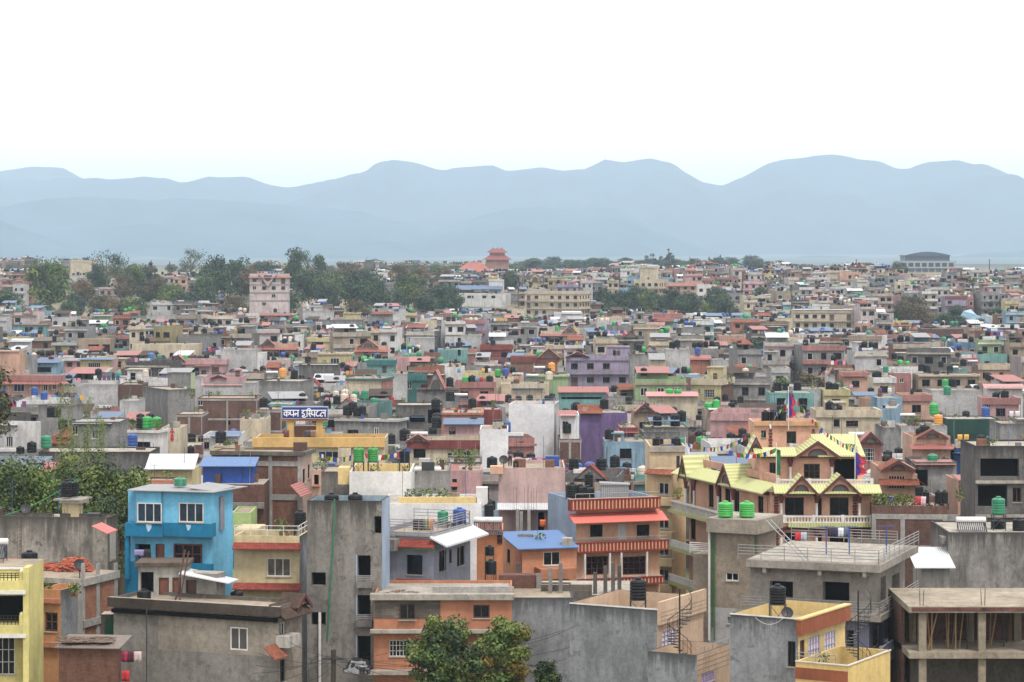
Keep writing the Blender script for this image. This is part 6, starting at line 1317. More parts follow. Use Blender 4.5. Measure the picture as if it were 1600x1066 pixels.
person(*PW(797, 729.5, 219), .4, WOMAN[0], 'small standing figure in dark clothes on the pale pink wall roof', plain((50, 56, 80), .8), plain((30, 32, 40), .8))
for i, (a_, b_) in enumerate((((748, 740, 224), (880, 700, 330)), ((600, 690, 300), (745, 655, 330)), ((330, 700, 230), (400, 650, 300)), ((1000, 700, 240), (1110, 655, 300)), ((1380, 730, 232), (1490, 700, 250)), ((0, 800, 206), (100, 760, 208)))):
    cable(PW(*a_), PW(*b_), 1.0, .018, 'overhead_wire', 'sagging wire number over the roofs '.replace('number ', '') + ['right of the pale pink wall', 'behind the dark green tanks', 'above the brick frame house', 'left of the lime roofs', 'above the brick frame plants', 'beside the cream tank pillar'][i], 'wire', BLACKM, 'overhead wires')

cable(PW(8, 805, 206), PW(122, 748, 208), .3, .03, 'rope', 'bright green rope slanting up to the cream tank pillar', 'rope', plain((60, 170, 90), .7))
b = MB()
for a_, c_ in ((-.15, -.15), (.15, -.15), (0, .12)): b.tube((a_, c_, 0), (a_, c_, 3.2), .02, RUST, 4)
for k in range(12): b.tube((-.15, -.15, .25 * k), (.15, -.15, .25 * k + .12), .014, RUST, 3); b.tube((.15, -.15, .25 * k), (0, .12, .25 * k + .12), .014, RUST, 3)
o = b.build('lattice_mast'); o.location = (wx(31, 190), 190, ZB - .5); tag(o, 'thin rusty lattice mast before the stained concrete wall, far left', 'mast')
for i, (a_, b_) in enumerate((((400, 1020, 164), (521, 1036, 166)), ((521, 1030, 166), (640, 1010, 170)), ((470, 1066, 164), (521, 1040, 166)), ((521, 1034, 166), (600, 1066, 160)), ((430, 990, 168), (521, 1028, 166)), ((521, 1026, 166), (800, 1046, 165)))):
    cable(PW(*a_), PW(*b_), .25, .016, 'overhead_wire', ['upper left', 'upper right', 'steep left', 'steep right', 'slanting left', 'long low right'][i] + ' strand in the tangle of wires at the wooden pole', 'wire', BLACKM, 'overhead wires')
for i, (x, y, Y, zz_) in enumerate(((640, 777, 208, 10.6), (655, 777, 208, 10.6), (668, 777, 208, 10.6), (1060, 775, 214, 9.6), (1500, 778, 198, 9.4))):
    plant(wx(x, Y), Y, wz(y, Y) - .3, 1.0, ['left', 'middle', 'right'][i] + ' small plant on the yellow terrace beam' if i < 3 else ['', '', '', 'bushy plant beside the cream wing balcony', 'bushy plant near the white solar heater at right'][i])
# ---------------------------------------------------------------- far landmarks
def lm(name, label, cat, x, Y, group=None):
    X = wx(x, Y); return thing(name, label, cat, (X, Y, ground(X, Y) - .5), 0, group), Y / F, X, ground(X, Y) - .5
t, s, X, g = lm('pagoda_tower', 'pinkish tower with two-tiered pagoda roof rising above the far treeline', 'tower', 777, 1420)
def Zr(y, Y, g): return wz(y, Y) - g
z = lambda y: Zr(y, 1420, g)
pw = paint((206, 160, 146), .2); prf = plain((132, 74, 72), .8)
b = MB(); b.box(-6.4, 6.4, 0, 12, 0, z(405), pw); b.box(-4.2, 4.2, 2, 10, z(405), z(394), pw); b.build('wall', t)
def tier(x, y0, y1, hw, hw2, yc, hd):
    b = MB(); P = [(-hw, yc - hd, y0), (hw, yc - hd, y0), (hw, yc + hd, y0), (-hw, yc + hd, y0), (-hw2, yc - hw2, y1), (hw2, yc - hw2, y1), (hw2, yc + hw2, y1), (-hw2, yc + hw2, y1)]
    b.mesh(P, [(0, 3, 2, 1), (0, 1, 5, 4), (1, 2, 6, 5), (2, 3, 7, 6), (3, 0, 4, 7), (4, 5, 6, 7)], prf); b.build('roof', t)
tier(0, z(406), z(399.5), 8.4, 4.6, 6, 8.4); tier(0, z(395), z(388.5), 6, 3, 6, 6)
for k, xx in enumerate((-2.4, 0, 2.4)): b = MB(); b.tube((xx, 4, z(388.6)), (xx, 4, z(386.6)), .35, prf, 6, .1); b.build('finial', t)
t, s, X, g = lm('temple_hall', 'low pink hall with hipped red-brown roof beside the pagoda tower', 'hall', 738, 1400); z = lambda y: Zr(y, 1400, g)
b = MB(); b.box(-10, 10, 0, 14, 0, z(425), pw); b.build('wall', t); b = MB(); b.mesh([(-11, -1, z(425.5)), (11, -1, z(425.5)), (11, 15, z(425.5)), (-11, 15, z(425.5)), (-2, 7, z(410)), (5, 7, z(410))], [(0, 1, 5, 4), (1, 2, 5), (2, 3, 4, 5), (3, 0, 4), (0, 3, 2, 1)], paint((178, 112, 98), .25)); b.build('roof', t)
t, s, X, g = lm('assembly_building', 'huge grey domed-roof assembly building on the far skyline', 'building', 1452, 1900); z = lambda y: Zr(y, 1900, g); s = .475
gm = plain((96, 110, 122), .5); gd_ = plain((62, 82, 100), .4)
b = MB(); b.box(-26, 26, 4, 40, 0, z(419), gm); b.box(-21, 21, 6, 38, z(419), z(408), plain((146, 148, 146), .7)); b.build('wall', t)
b = MB(); b.box(-34, -26.2, 2, 30, 0, z(424), gm); b.box(26.2, 36, 4, 30, 0, z(420), plain((150, 150, 148), .7)); b.box(-22, 0, -6, 1.8, 0, z(432), plain((140, 142, 142), .7)); b.box(3, 22, -4, 1.8, 0, z(428), plain((156, 156, 150), .7)); b.build('lower_wing', t)
b = MB(); b.box(-16.5, 16.5, 8, 34, z(408), z(399), gd_); b.build('upper_drum', t)
b = MB(); n = 12; P = [(-17 + 34 * i / n, z(399) + (z(393.5) - z(399)) * sin(pi * i / n)) for i in range(n + 1)] + [(17, z(400.5)), (-17, z(400.5))]; b.prism(P, 7, 35, gd_); b.build('roof', t)
for i in range(11): b = MB(); x_ = -25 + 5 * i; b.box(x_ - .5, x_ + .5, 3, 4, 0, z(419), plain((160, 158, 152), .7)); b.build('column', t)
for i in range(8): b = MB(); x_ = -19.5 + 5 * i; b.box(x_, x_ + 3.6, 5.9, 6, z(417), z(411), GLASSB); b.build('window', t)
b = MB(); b.box(-30, 30, 2, 44, z(419.5), z(417.5), plain((152, 152, 148), .7)); b.build('cornice', t)
t, s, X, g = lm('antenna_mast', 'thin antenna mast with panel aerials on the right skyline', 'mast', 1338, 1700); z = lambda y: Zr(y, 1700, g); b = MB(); b.tube((0, 0, 0), (0, 0, z(405)), .35, STEEL, 6); b.build('mast', t)
for k in (-.9, .9): b = MB(); b.box(k - .35, k + .35, -.3, .3, z(413), z(406.5), plain((180, 184, 188), .5)); b.build('aerial', t)
t, s, X, g = lm('water_tower', 'slim pole mast at the far right skyline', 'mast', 1546, 1600); b = MB(); b.tube((0, 0, 0), (0, 0, Zr(405, 1600, g)), .3, STEEL, 6); b.build('mast', t)
b = MB(); P = [(-5, 0, 0), (-2.2, 0, 4.4), (.5, .8, 5.0), (2.6, .4, 3.0), (7.5, 0, 1.6), (6.6, .3, -1.2), (2.6, .9, -.4), (-.4, .6, .6)]
b.mesh(P + [(x, y + .3, z_ - .1) for x, y, z_ in P], [tuple(range(8)), tuple(range(15, 7, -1))] + [(i, (i + 1) % 8, 8 + (i + 1) % 8, 8 + i) for i in range(8)], plain((168, 206, 232), .5)); o = b.build('tarpaulin'); o.location = PW(1515, 505, 930); tag(o, 'pale blue crumpled tarpaulin bright against the dark trees at right', 'tarpaulin')
HOUSECL = [c_ for c_ in CLAIMS if c_[4] > 1000]
0 and print([tuple(int(v) for v in c_[:5]) for c_ in HOUSECL])
# ---------------------------------------------------------------- trees
TR = '''light0 77 397 482 1040 1.0 big round grey-green tree at the left end of bluff
broad3 8 446 492 1000 1.1 dark bushy tree at the extreme left of bluff
open0 166 389 462 1130 .9 tall airy tree right of the grey and cream tower
open1 184 397 462 1150 .8 second airy tree right of grey and cream tower
brown0 196 424 475 1090 1.0 olive spreading tree before the airy trees
light1 215 410 470 1160 1.1 pale round tree left of the dark conifer
cone0 236 402 462 1120 1.35 broad dark conifer on the left bluff
cone1 265 404 442 1150 .8 slim dark conifer right of the broad one
open1 297 389 445 1450 1.1 hazy open tree standing farthest back at left
light0 266 437 482 1040 1.1 light green round tree below the slim conifer
broad0 340 398 478 1100 1.05 largest round tree of the left bluff
broad1 375 399 476 1130 .95 big round tree just right of the largest
brown1 391 412 472 1110 .9 brownish tree touching the five storey pale house
broad2 318 430 482 1050 1.0 dark tree below the largest round tree
broad3 62 468 500 950 1.2 low tree under the big grey-green one
broad1 118 454 482 1020 .9 small dark bush below the grey and cream tower
light1 208 462 486 1000 1.2 low light tree amid far rooftops at left
broad0 295 452 486 1000 1.2 dark low tree left of lower bluff
broad2 410 407 445 1300 1.2 dark tree behind the five storey pale house
poplar0 461 387 468 1150 .9 tallest poplar like tree left of centre
open0 481 390 450 1180 .8 bare topped brownish tree beside the tallest poplar
poplar1 498 398 466 1160 .8 shorter poplar right of the bare topped tree
broad3 482 416 480 1080 1.0 dark tree at the foot of the poplars
broad0 447 450 490 1020 1.1 low dark tree right of the five storey pale house
light0 520 420 470 1180 1.2 grey-green tree right of the poplars
broad1 512 440 490 1030 1.0 dark tree above stepped concrete block
broad0 556 422 496 1040 1.1 largest dark tree at centre-left bluff
broad2 585 430 492 1060 1.0 dark tree joined right of centre-left largest
brown2 545 405 450 1350 1.2 hazy brown tree behind centre-left bluff
brown0 625 407 455 1250 1.3 wide brown-grey tree on the centre skyline
brown1 655 414 462 1220 1.1 second brown-grey tree on the centre skyline
light1 638 426 486 1070 1.1 brightest green round tree at centre-left
brown2 662 446 490 1030 1.0 brown tree below the brightest green one
broad1 615 448 494 1020 1.0 dark tree below brown-grey skyline tree
cone1 673 420 455 1250 .5 narrow columnar tree before the pagoda hall
brown0 692 415 450 1240 1.2 brown tree left of the pagoda hall
broad3 690 438 490 1030 1.1 dark tree left of the white blue-roofed building
broad0 710 446 488 1020 .8 small dark tree touching the white blue-roofed building
broad2 796 422 470 1200 1.1 dark tree right of the pagoda tower
broad1 742 424 450 1300 1.3 low tree below the pagoda tower
bare0 852 449 492 1060 1.0 bare purple-brown tree before the long cream building
broad0 944 448 486 1080 1.0 round tree right of the long cream building
broad1 958 470 504 1000 1.0 low dark tree below right of long cream building
broad2 995 443 478 1060 1.1 compact dark round tree on the right bluff
broad3 1018 452 500 1030 .9 dark tree left end of right bluff group
broad0 1048 449 502 1040 1.1 big dark tree in right bluff group
broad1 1078 452 508 1030 1.0 second dark tree in right bluff group
broad2 1128 457 510 1020 1.15 widest dark tree at the right of bluff group
light1 1105 470 512 990 .9 smaller tree between the big right bluff trees
broad3 1188 445 476 1100 .9 slim dark tree on right hilltop slope
broad0 1150 480 512 980 .9 low tree right end of bluff group
cone0 1045 385 420 1900 1.3 tall triangular conifer on the right skyline
palm 1010 398 420 1850 1.0 left palm like tree on the skyline
palm 1019 394 420 1850 .9 tallest palm like tree on the skyline
palm 1023 402 420 1830 1.0 short palm like tree on the skyline
palm 1033 399 420 1850 .9 rightmost palm like tree on the skyline
cone1 1078 399 422 1950 1.5 first dome shaped conifer right of palms
cone0 1090 402 422 1950 1.4 second dome shaped conifer right of palms
cone1 1108 399 424 1950 1.5 third dome shaped conifer right of palms
cone0 1126 396 426 1950 1.4 fourth and largest dome shaped conifer
cone1 1178 397 424 2000 1.4 dome conifer standing alone right of the four
cone0 1191 403 424 2000 1.5 low dome conifer beside the lone one
brown2 1425 455 520 960 .95 big brown-green tree on the right slope
brown0 1440 470 524 950 .9 brown tree leaning right of the big slope tree
broad1 1408 468 500 980 .9 dark tree left of the big slope tree
broad2 1478 488 524 930 1.2 dark low tree before the lilac house
broad3 1500 490 526 930 1.1 dark low tree right of the lilac house
broad0 1530 496 526 920 1.0 dark tree beside the blue tarpaulin
light0 1558 478 506 990 1.0 round tree left of far yellow house
broad1 1570 512 532 880 1.1 small tree near the far right rooftops
broad2 1220 486 512 960 .9 dark tree left of the cream balcony block
brown1 1263 576 612 520 1.3 brownish leafy tree amid roofs right of centre
light0 1212 584 606 500 1.1 small yellow-green tree amid roofs right of centre
bare1 1146 575 600 520 .8 thin leafy sapling beside yellow two tone house
bare0 560 596 606 430 .6 small bare sapling near grey centre roofs'''
TP = []
def tlabel(adj, x, y):
    L = sorted(TP, key=lambda l: abs(l[0] - x) + abs(l[1] - y))[:14]
    for l in L:
        for rel in (('right' if x > l[0] else 'left') + ' of', ('above' if y < l[1] else 'below') + ' and ' + ('right' if x > l[0] else 'left') + ' of', 'near'):
            for a_ in ('', 'small ', 'rounded '):
                lb = a_ + adj + ' tree ' + rel + ' the ' + ' '.join(l[2].split()[:9])
                if lb not in USED and len(lb.split()) <= 16: return lb
    return lb + ' again'
for r in TR.split('\n'):
    q = r.split(); TP.append((float(q[1]), float(q[2]), ' '.join(q[6:]))); tree_px(q[0], float(q[1]), float(q[2]), float(q[3]), float(q[4]), ' '.join(q[6:]), float(q[5]))
rnd = random.Random(11)
for i in range(64):
    x = 815 + 535 * i / 63 + rnd.uniform(-4, 4); yt = (406 + 5 * sin(i * 1.9) + rnd.uniform(-3, 4)) if x < 1200 else 408 + (x - 1200) * .07 + rnd.uniform(-3, 3)
    tree_px(rnd.choice(['broad0', 'broad1', 'broad2', 'broad3', 'light0']), x, yt, 428, 2000 + rnd.uniform(-60, 120), tlabel('hazy skyline', x, yt), 1.7, group='far skyline trees')
for i in range(30):
    x = 15 + 800 * i / 29 + rnd.uniform(-6, 6); tree_px(rnd.choice(['broad0', 'brown1', 'broad2', 'brown0', 'light0']), x, 412 + rnd.uniform(-4, 6), 440, 1650 + rnd.uniform(-150, 150), tlabel('faded rear', x, 412), 1.4, group='far left rear trees')
HCL = [(c_[0], c_[1], c_[2], c_[3], c_[4]) for c_ in HOUSECL]
for i in range(12):
    x = rnd.choice([rnd.uniform(20, 710), rnd.uniform(180, 710)]); Y = rnd.uniform(1000, 1180); kd = rnd.choice(['broad0', 'broad1', 'broad2', 'broad3', 'brown1', 'brown0']); hh = rnd.uniform(9, 15)
    yt = HY + (CH - ground(wx(x, Y), Y) - hh) * F / Y
    if any(c_[4] > Y and c_[0] - 14 < x < c_[1] + 14 and c_[3] > yt and c_[1] - c_[0] > 35 and c_[3] - c_[2] > 25 for c_ in HCL): continue
    tree_px(kd, x, yt, yt + hh * F / Y, Y, tlabel('brownish' if 'brown' in kd else 'dark green', x, yt), rnd.uniform(1.0, 1.3), group='trees of the wooded bluff')
for i in range(40):
    x = rnd.uniform(940, 1160) if i < 12 else rnd.uniform(20, 1580); Y = rnd.uniform(1000, 1120) if i < 12 else rnd.uniform(560, 1500); hh = rnd.uniform(8, 13); X_ = wx(x, Y)
    if i >= 12 and any(c_[5] - 2 < X_ < c_[6] + 2 and c_[7] - 2 < Y < c_[8] + 2 for c_ in CLAIMS): continue
    yt = HY + (CH - ground(X_, Y) - hh) * F / Y; tree_px(rnd.choice(['broad0', 'broad1', 'broad3', 'light1']), x, yt, yt + 12, Y, tlabel('green', x, yt), 1.0, group='trees among the far houses')
# near left garden: bushes, small trees, bamboo
def near_tree(seed, x, y0, Y, label, mats, wide=.45, leaves=5000, ls=.017, z0=.3, bot=None):
    X = wx(x, Y); z1 = wz(y0, Y); hgt = z1; cr, tr = crownmesh('broad', seed, leaves, ls, mats, 40, (wide, wide, .5), z0); t = thing('garden_tree', label, 'tree', (X, Y, 0), 0, 'trees'); t.scale = (hgt,) * 3; link('trunk', tr, t); link('crown', cr, t); CLAIMS.append((x - 20, x + 20, y0, 790, Y, X - 3, X + 3, Y - 3, Y + 3)); return t
near_tree(81, 30, 700, 222, 'spreading tree with dark limbs above the stained wall, far left', LEAF, .26, 7000, .0095, .6); near_tree(87, -14, 540, 232, 'tall brown leafed tree cut by the left picture edge', LEAFB + [LEAF[2]], .065, 2600, .008, .62)
near_tree(82, 108, 706, 226, 'bright bushy tree left of the cream tank pillar', LEAFY + LEAF[:1], .17, 6500, .0095, .5)
near_tree(83, 145, 712, 222, 'dense green tree right of the cream tank pillar', LEAF, .17, 7000, .0095, .5); near_tree(84, 190, 728, 224, 'low flat crowned tree before the orange tile roof', LEAFY, .24, 7500, .0095, .62)
near_tree(86, 165, 768, 214, 'dark bush between tank pillar and blue house', [LEAF[2], LEAF[0]], .15, 5000, .01, .4)
def bamboo(x, y0, Y, label, n=1, seed=0):
    rnd = random.Random(seed); X = wx(x, Y); hh = wz(y0, Y); t = thing('bamboo', label, 'bamboo', (X, Y, 0), 0, 'bamboo stems'); b = MB(); c = MB()
    for k in range(n):
        ox, oy = rnd.uniform(-.6, .6), rnd.uniform(-.6, .6); H_ = hh * rnd.uniform(.86, 1); pts = [Vector((ox + .5 * (i / 12) ** 3 * rnd.uniform(-1, 1), oy, H_ * i / 12)) for i in range(13)]; b.path(pts, .03, LEAFY[0], 5)
        for i in range(600):
            u = rnd.uniform(.35, 1); p = pts[min(11, int(u * 12))].lerp(pts[min(12, int(u * 12) + 1)], u * 12 % 1); r = rnd.random() * (1.25 - u) * 1.1 + .1; a = rnd.random() * 6.28; p = p + Vector((cos(a) * r, sin(a) * r, rnd.gauss(0, .15)))
            d = Vector((rnd.gauss(0, 1), rnd.gauss(0, 1), -.5)).normalized() * .15; v = d.orthogonal().normalized() * .028; c.poly([p - d, p + v, p + d, p - v], LEAFY[i % 2])
    b.build('stems', t); c.build('leaves', t)
bamboo(101, 590, 262, 'tallest feathery bamboo before the grey recessed house', 3, 1); bamboo(145, 614, 258, 'feathery bamboo before the grey plastered house', 3, 2); bamboo(166, 624, 256, 'thin bamboo right of the white framed window', 2, 3); bamboo(118, 650, 250, 'short leafy bamboo above the retaining wall', 3, 4); bamboo(133, 665, 246, 'lowest bamboo clump beside the retaining wall', 3, 5)
# ---------------------------------------------------------------- the rest of the town, house by house
LIM = 300; rnd = random.Random(21)
listed = sum(1 for o in bpy.data.objects if not o.parent and o.get('category') in ('house', 'building', 'monastery', 'hospital', 'shed'))
PAL = [('grey concrete', 'gr', 22), ('pale concrete', 'gl', 18), ('dark concrete', 'gd', 8), ('brick', 'bk', 7), ('dark brick', 'b2', 7), ('white', 'wh', 10), ('pale pink', 'pw', 7), ('cream', 'cr', 9), ('peach', 'pe', 5), ('pink', 'pk', 4), ('rose', 'ro', 4), ('yellow', 'yl', 2), ('mint', 'te', 2), ('blue', 'bl', 3), ('lilac', 'la', 1), ('green', 'gn', 2), ('tan', 'tn', 5), ('orange', 'or_', 1)]
PN = [p for p in PAL for _ in range(p[2])]
STUFF = MB(); STK = MB(); SCL = MB(); horizon = [1066.] * 420; cand = []
Y = 150.
while Y < 1860:
    step = 8.6 + Y * .003; w_ = Y * .212 + 44; x = -w_ + rnd.uniform(0, 6)
    while x < w_:
        if Y < 222 and abs(x + 4) < Y * .2 + 14: x += 5; continue
        bw = rnd.choice([4.2, 5, 5.8, 6.6, 7.6, 9]) ; bd = rnd.uniform(7, 9.5); yy = Y + rnd.uniform(-2, 2); cand.append((yy, x, bw, bd)); x += bw + rnd.choice([.3, .6, 1.2, 2.6])
    Y += step
cand.sort(); CL = sorted(CLAIMS, key=lambda c: c[4]); ci = 0; nind = 0; nrest = 0; HY_, REL = [], {}
def cover(p0, p1, y):
    for k in range(max(0, int(p0 / 4)), min(419, int(p1 / 4)) + 1): horizon[k] = min(horizon[k], y)
def trimref(s_, n=7):
    w = s_.split()[:n]
    while w[-1] in ('with', 'of', 'the', 'a', 'and', 'right', 'left', 'under', 'behind', 'in', 'on', 'below', 'beside', 'at', 'carrying', 'two', 'for', 'before', 'between', 'near', 'to'): w.pop()
    return ' '.join(w)
def wordlabel(cn, st, feat, px, py):
    L = sorted(LAND, key=lambda l: abs(l[0] - px) * .7 + abs(l[1] - py) * 1.6)[:7]
    for wd in ('', 'small ', 'plain ', 'boxy ', 'weathered '):
        for l in L:
            dx, dy = px - l[0], py - l[1]
            r = ('right of' if dx > 25 else 'left of' if dx < -25 else 'directly behind' if dy < 0 else 'directly in front of')
            if abs(dx) > 25: r = ('behind and ' if dy < -8 else 'before and ' if dy > 8 else 'just ') + r
            lb = '%s%s %s %s %s %s' % (wd, cn, st, feat, r, trimref(l[2], 6)); lb = ' '.join(lb.split())
            if len(lb.split()) <= 16 and lb not in USED: return lb
    return ' '.join(('tucked away ' + lb).split()[:16])
def simple_house(b, x, y, g, w_, d, h, m, ang, fl, rich, wins, trim=None):
    "one dwelling as faces in b; rich adds bands, canopies and stair rooms"
    c_, s_ = cos(ang), sin(ang); o = len(b.v)
    def bx(x0, x1, y0, y1, z0, z1, mm, mt=None): b.box(x0, x1, y0, y1, z0, z1, mm, mt)
    ph = .8; zr = h - ph; bx(0, w_, 0, .12, 0, h, m); bx(0, w_, d - .12, d, 0, h, m); bx(0, .12, .12, d - .12, 0, h, m); bx(w_ - .12, w_, .12, d - .12, 0, h, m); b.poly([(.12, .12, zr), (w_ - .12, .12, zr), (w_ - .12, d - .12, zr), (.12, d - .12, zr)], TERR if fl else SLAB)
    if trim: bx(-.25, w_ + .25, -.35, -.003, zr - .25, h + .02 if rich > 1 else zr + .1, trim)
    if rich:
        for k in range(1, 3):
            if zr - 3 * k > 0: bx(-.2, w_ + .2, -.8 if rich > 1 else -.25, -.003, zr - 3 * k - .12, zr - 3 * k + (.8 if rich > 1 and trim else .06), trim or m)
    if wins:
        n = max(2, int(w_ / 2.4))
        for k in range(2):
            z = zr - 3 * k - 2.1
            if z < .4: break
            for i in range(n):
                if rnd.random() < .2: continue
                xc = w_ * (i + .5) / n; q = .5 if rnd.random() < .7 else .8; b.box(xc - q - .07, xc + q + .07, -.05, -.004, z - .07, z + 1.37, TRIM if rnd.random() < .35 else WOOD); b.box(xc - q, xc + q, -.07, -.052, z, z + 1.3, GLASS if rnd.random() < .7 else DARK)
    return zr, o
def xf(b, o, x, y, g, ang):
    c_, s_ = cos(ang), sin(ang)
    for i in range(o, len(b.v)): vx, vy, vz = b.v[i]; b.v[i] = (x + vx * c_ - vy * s_, y + vx * s_ + vy * c_, g + vz)
MC = {k: colm(k) for _, k, _ in PAL}
MCD = {k: (concrete(tuple(int(v * .8) for v in COLS[k]), .6, 'x') if k in ('gr', 'gl', 'gd') else MC[k] if k in ('bk', 'b2') else paint(tuple(int(v * .8) for v in COLS[k]), .6, .8, .2)) for _, k, _ in PAL}; ntk = TANKS[0]; nsol = 0; ncl = 0
for yy, x, bw, bd in cand:
    while ci < len(CL) and CL[ci][4] < yy: cover(CL[ci][0], CL[ci][1], CL[ci][2]); ci += 1
    g = ground(x, yy); px0, px1 = CX + F * x / yy, CX + F * (x + bw) / yy
    xm = x + bw / 2
    pm = (px0 + px1) / 2
    if 985 < yy < 1330 and pm < 720 and not (pm < 60 and yy > 1150) and not (yy > 1080 and mnoise.noise(Vector((pm * .022, yy * .012, 0))) > -.08): continue          # wooded bluff
    if 990 < yy < 1130 and 935 < pm < 1165: continue
    if 915 < yy < 990 and 1385 < pm < 1545: continue
    if any(c[5] - 1.2 < x + bw and c[6] + 1.2 > x and c[7] - 1 < yy + bd and c[8] + .5 > yy for c in CLAIMS): continue
    st = rnd.choice([1, 2, 2, 3, 3, 3, 4, 4]) if yy < 1250 else rnd.choice([2, 2, 3, 3, 4, 5]); h = 3 * st + .8 + rnd.uniform(-.4, .6); tower = rnd.random() < .45; top = h + (2.3 if tower else 0)
    lim = max([c[3] for c in CLAIMS if c[4] > yy and c[0] - 2 < px1 and c[1] + 2 > px0 and c[3] < 1500] or [0])
    if yy > 1150:
        sk = 409 if pm < 200 else 414 if pm < 760 else 428 if pm < 960 else 421 + 3 * sin(pm * .05) if pm < 1380 else 441 if 1388 < pm < 1515 else 428 + 3 * sin(pm * .07); sk += 7 * mnoise.noise(Vector((pm * .03, 4, 0))); lim = max(lim, sk)
    if lim:
        zmax = wz(lim - 2, yy) - g
        if top > zmax: tower = False; h = min(h, zmax)
    if h < 2.6: continue
    ytop = HY + (CH - g - h) * F / yy
    k0, k1 = max(0, int(px0 / 4)), min(399, int(px1 / 4))
    if k1 < k0: vis = -1
    else: vis = max(horizon[k] - ytop for k in range(k0, k1 + 1))
    if vis < -5: continue
    cover(px0, px1, ytop); cn, ck, _ = rnd.choice(PN); m = MC[ck] if rnd.random() < .7 else MCD[ck]; ang = rnd.gauss(0, .12); fl = rnd.random() < .6
    trim = rnd.choice([None, None, SLAB, MC['ro'], MC['wh'], MC['cr'], MC['tn'], MC[ck]]) if ck not in ('bk', 'b2', 'gd') else SLAB
    rich = rnd.choice([0, 1, 1, 2]); ind = nind + listed < LIM and vis > 3 and px1 > 5 and px0 < 1595
    tin = rnd.random() < .15; tinm = rnd.choice([ROOFB2, ROOFR, ROOFW2, ROOFG, ROOFG, TILEB, TILEO]); b = MB() if ind else STUFF
    zr, o = simple_house(b, x, yy, g, bw, bd, h, m, ang, fl, rich, (not ind or yy > 520) and yy < 1500, trim)
    feat = ''
    if tower:
        tx = rnd.uniform(.2, bw * .45); tw_ = min(rnd.uniform(2, 3.2), bw - tx - .2); tm_ = m if rnd.random() < .6 else MC[rnd.choice(['wh', 'gr', 'cr', 'pk'])]; b.box(tx, tx + tw_, bd * .45, bd - .2, zr, zr + 2.4, tm_, SLAB); b.box(tx - .25, tx + tw_ + .25, bd * .45 - .3, bd, zr + 2.4, zr + 2.55, SLAB); b.box(tx + .6, tx + 1.5, bd * .45 - .03, bd * .45 - .005, zr, zr + 1.9, DARK); feat = 'with stair room'
    elif tin:
        b.mesh([(.2, .3, zr + 1.9), (bw * .7, .3, zr + 1.9), (bw * .7, bd * .8, zr + 2.7), (.2, bd * .8, zr + 2.7), (.2, .3, zr + 1.84), (bw * .7, .3, zr + 1.84), (bw * .7, bd * .8, zr + 2.64), (.2, bd * .8, zr + 2.64)], [(0, 1, 2, 3), (7, 6, 5, 4), (0, 4, 5, 1), (1, 5, 6, 2), (3, 2, 6, 7)], tinm); b.box(.4, bw * .66, bd * .3, bd * .75, zr, zr + 1.85, m); feat = 'with tin roof room'
    elif rich == 2 and trim: feat = 'with balcony bands'
    elif rnd.random() < .18 and rich:
        gx = rnd.uniform(.2, bw - 3.3); b.prism([(gx, h - .2), (gx + 3, h - .2), (gx + 1.5, h + 1.2)], -.5, 1.5, m, TILER); b.prism([(gx - .3, h - .35), (gx + 1.5, h + 1.32), (gx + 3.3, h - .35), (gx + 1.5, h + 1.12)], -.6, 1.5, TILER); feat = 'with small gable'
    if rnd.random() < .3:
        for j in (0, 1): b.tube((.1 + j * .5, bd - .5, zr), (.1 + j * .5, bd - .5, zr + 3.4), .035, STEEL, 4)
    if rnd.random() < .3:
        n = int(bw / 1.8); b.tube((0, .06, h + .6), (bw, .06, h + .6), .03, RAIL, 4)
        for j in range(n + 1): b.tube((bw * j / n, .06, h), (bw * j / n, .06, h + .6), .025, RAIL, 4)
    if rnd.random() < .22:
        for cx_ in (.2, bw - .2):
            for j in range(3): b.tube((cx_ + .1 * (j % 2), .3 + .1 * (j // 2), zr), (cx_ + .12 * (j % 2), .3, h + rnd.uniform(.6, 1.4)), .02, RUST, 3)
    if ind:
        nind += 1; lb = wordlabel({1: 'one-storey', 2: 'two-storey', 3: 'three-storey', 4: 'four-storey', 5: 'five-storey'}[st] if h > 5.5 else 'low', cn + ' house', feat, (px0 + px1) / 2, ytop)
        root = thing('brick_house' if ck in ('bk', 'b2') else 'concrete_house' if ck[0] == 'g' and ck != 'gn' else 'house', lb, 'house', (x, yy, g), ang, 'houses packed across the town'); b.build('wall', root)
        if yy <= 520 and nrest < 420:
            n = max(2, int(bw / 2.5)); kd = rnd.choice(['b', 'dk', 'w', 'g3', 'b'])
            for k in range(2):
                z_ = zr - 3 * k - 2.1
                for i in range(n):
                    if rnd.random() < .25 or z_ < .4: continue
                    key = (kd, 'solid')
                    if key not in WCACHE:
                        q = MB(); fr, pa = WINSPEC[kd][:2]; q.box(-.6, .6, -.03, -.004, 0, 1.3, pa)
                        for a_ in (-.6, -.04, .54): q.box(a_, a_ + .07, -.07, -.031, 0, 1.3, fr)
                        q.box(-.6, .6, -.072, -.031, -.08, 0, fr); q.box(-.6, .6, -.072, -.031, 1.3, 1.38, fr); WCACHE[key] = q.data('window')
                    link('window', WCACHE[key], root, (bw * (i + .5) / n, 0, z_)); nrest += 1
        ref = ' '.join(lb.split()); pj = 'the ' + ref
    else: xf(STUFF, o, x, yy, g, ang)
    nt = rnd.choice([0, 1, 1, 2, 2, 3]); tm2 = rnd.choice([TANKK] * 17 + [TANKG, TANKT, TANKT, TANKB, TANKB, TANKC]); tnm = {TANKK: 'black', TANKG: 'green', TANKT: 'teal', TANKB: 'blue', TANKC: 'cream'}[tm2]
    tx, ty = rnd.uniform(.8, max(1, bw - 4)), bd * rnd.uniform(.25, .6)
    if tower or tin: ty = bd * .3
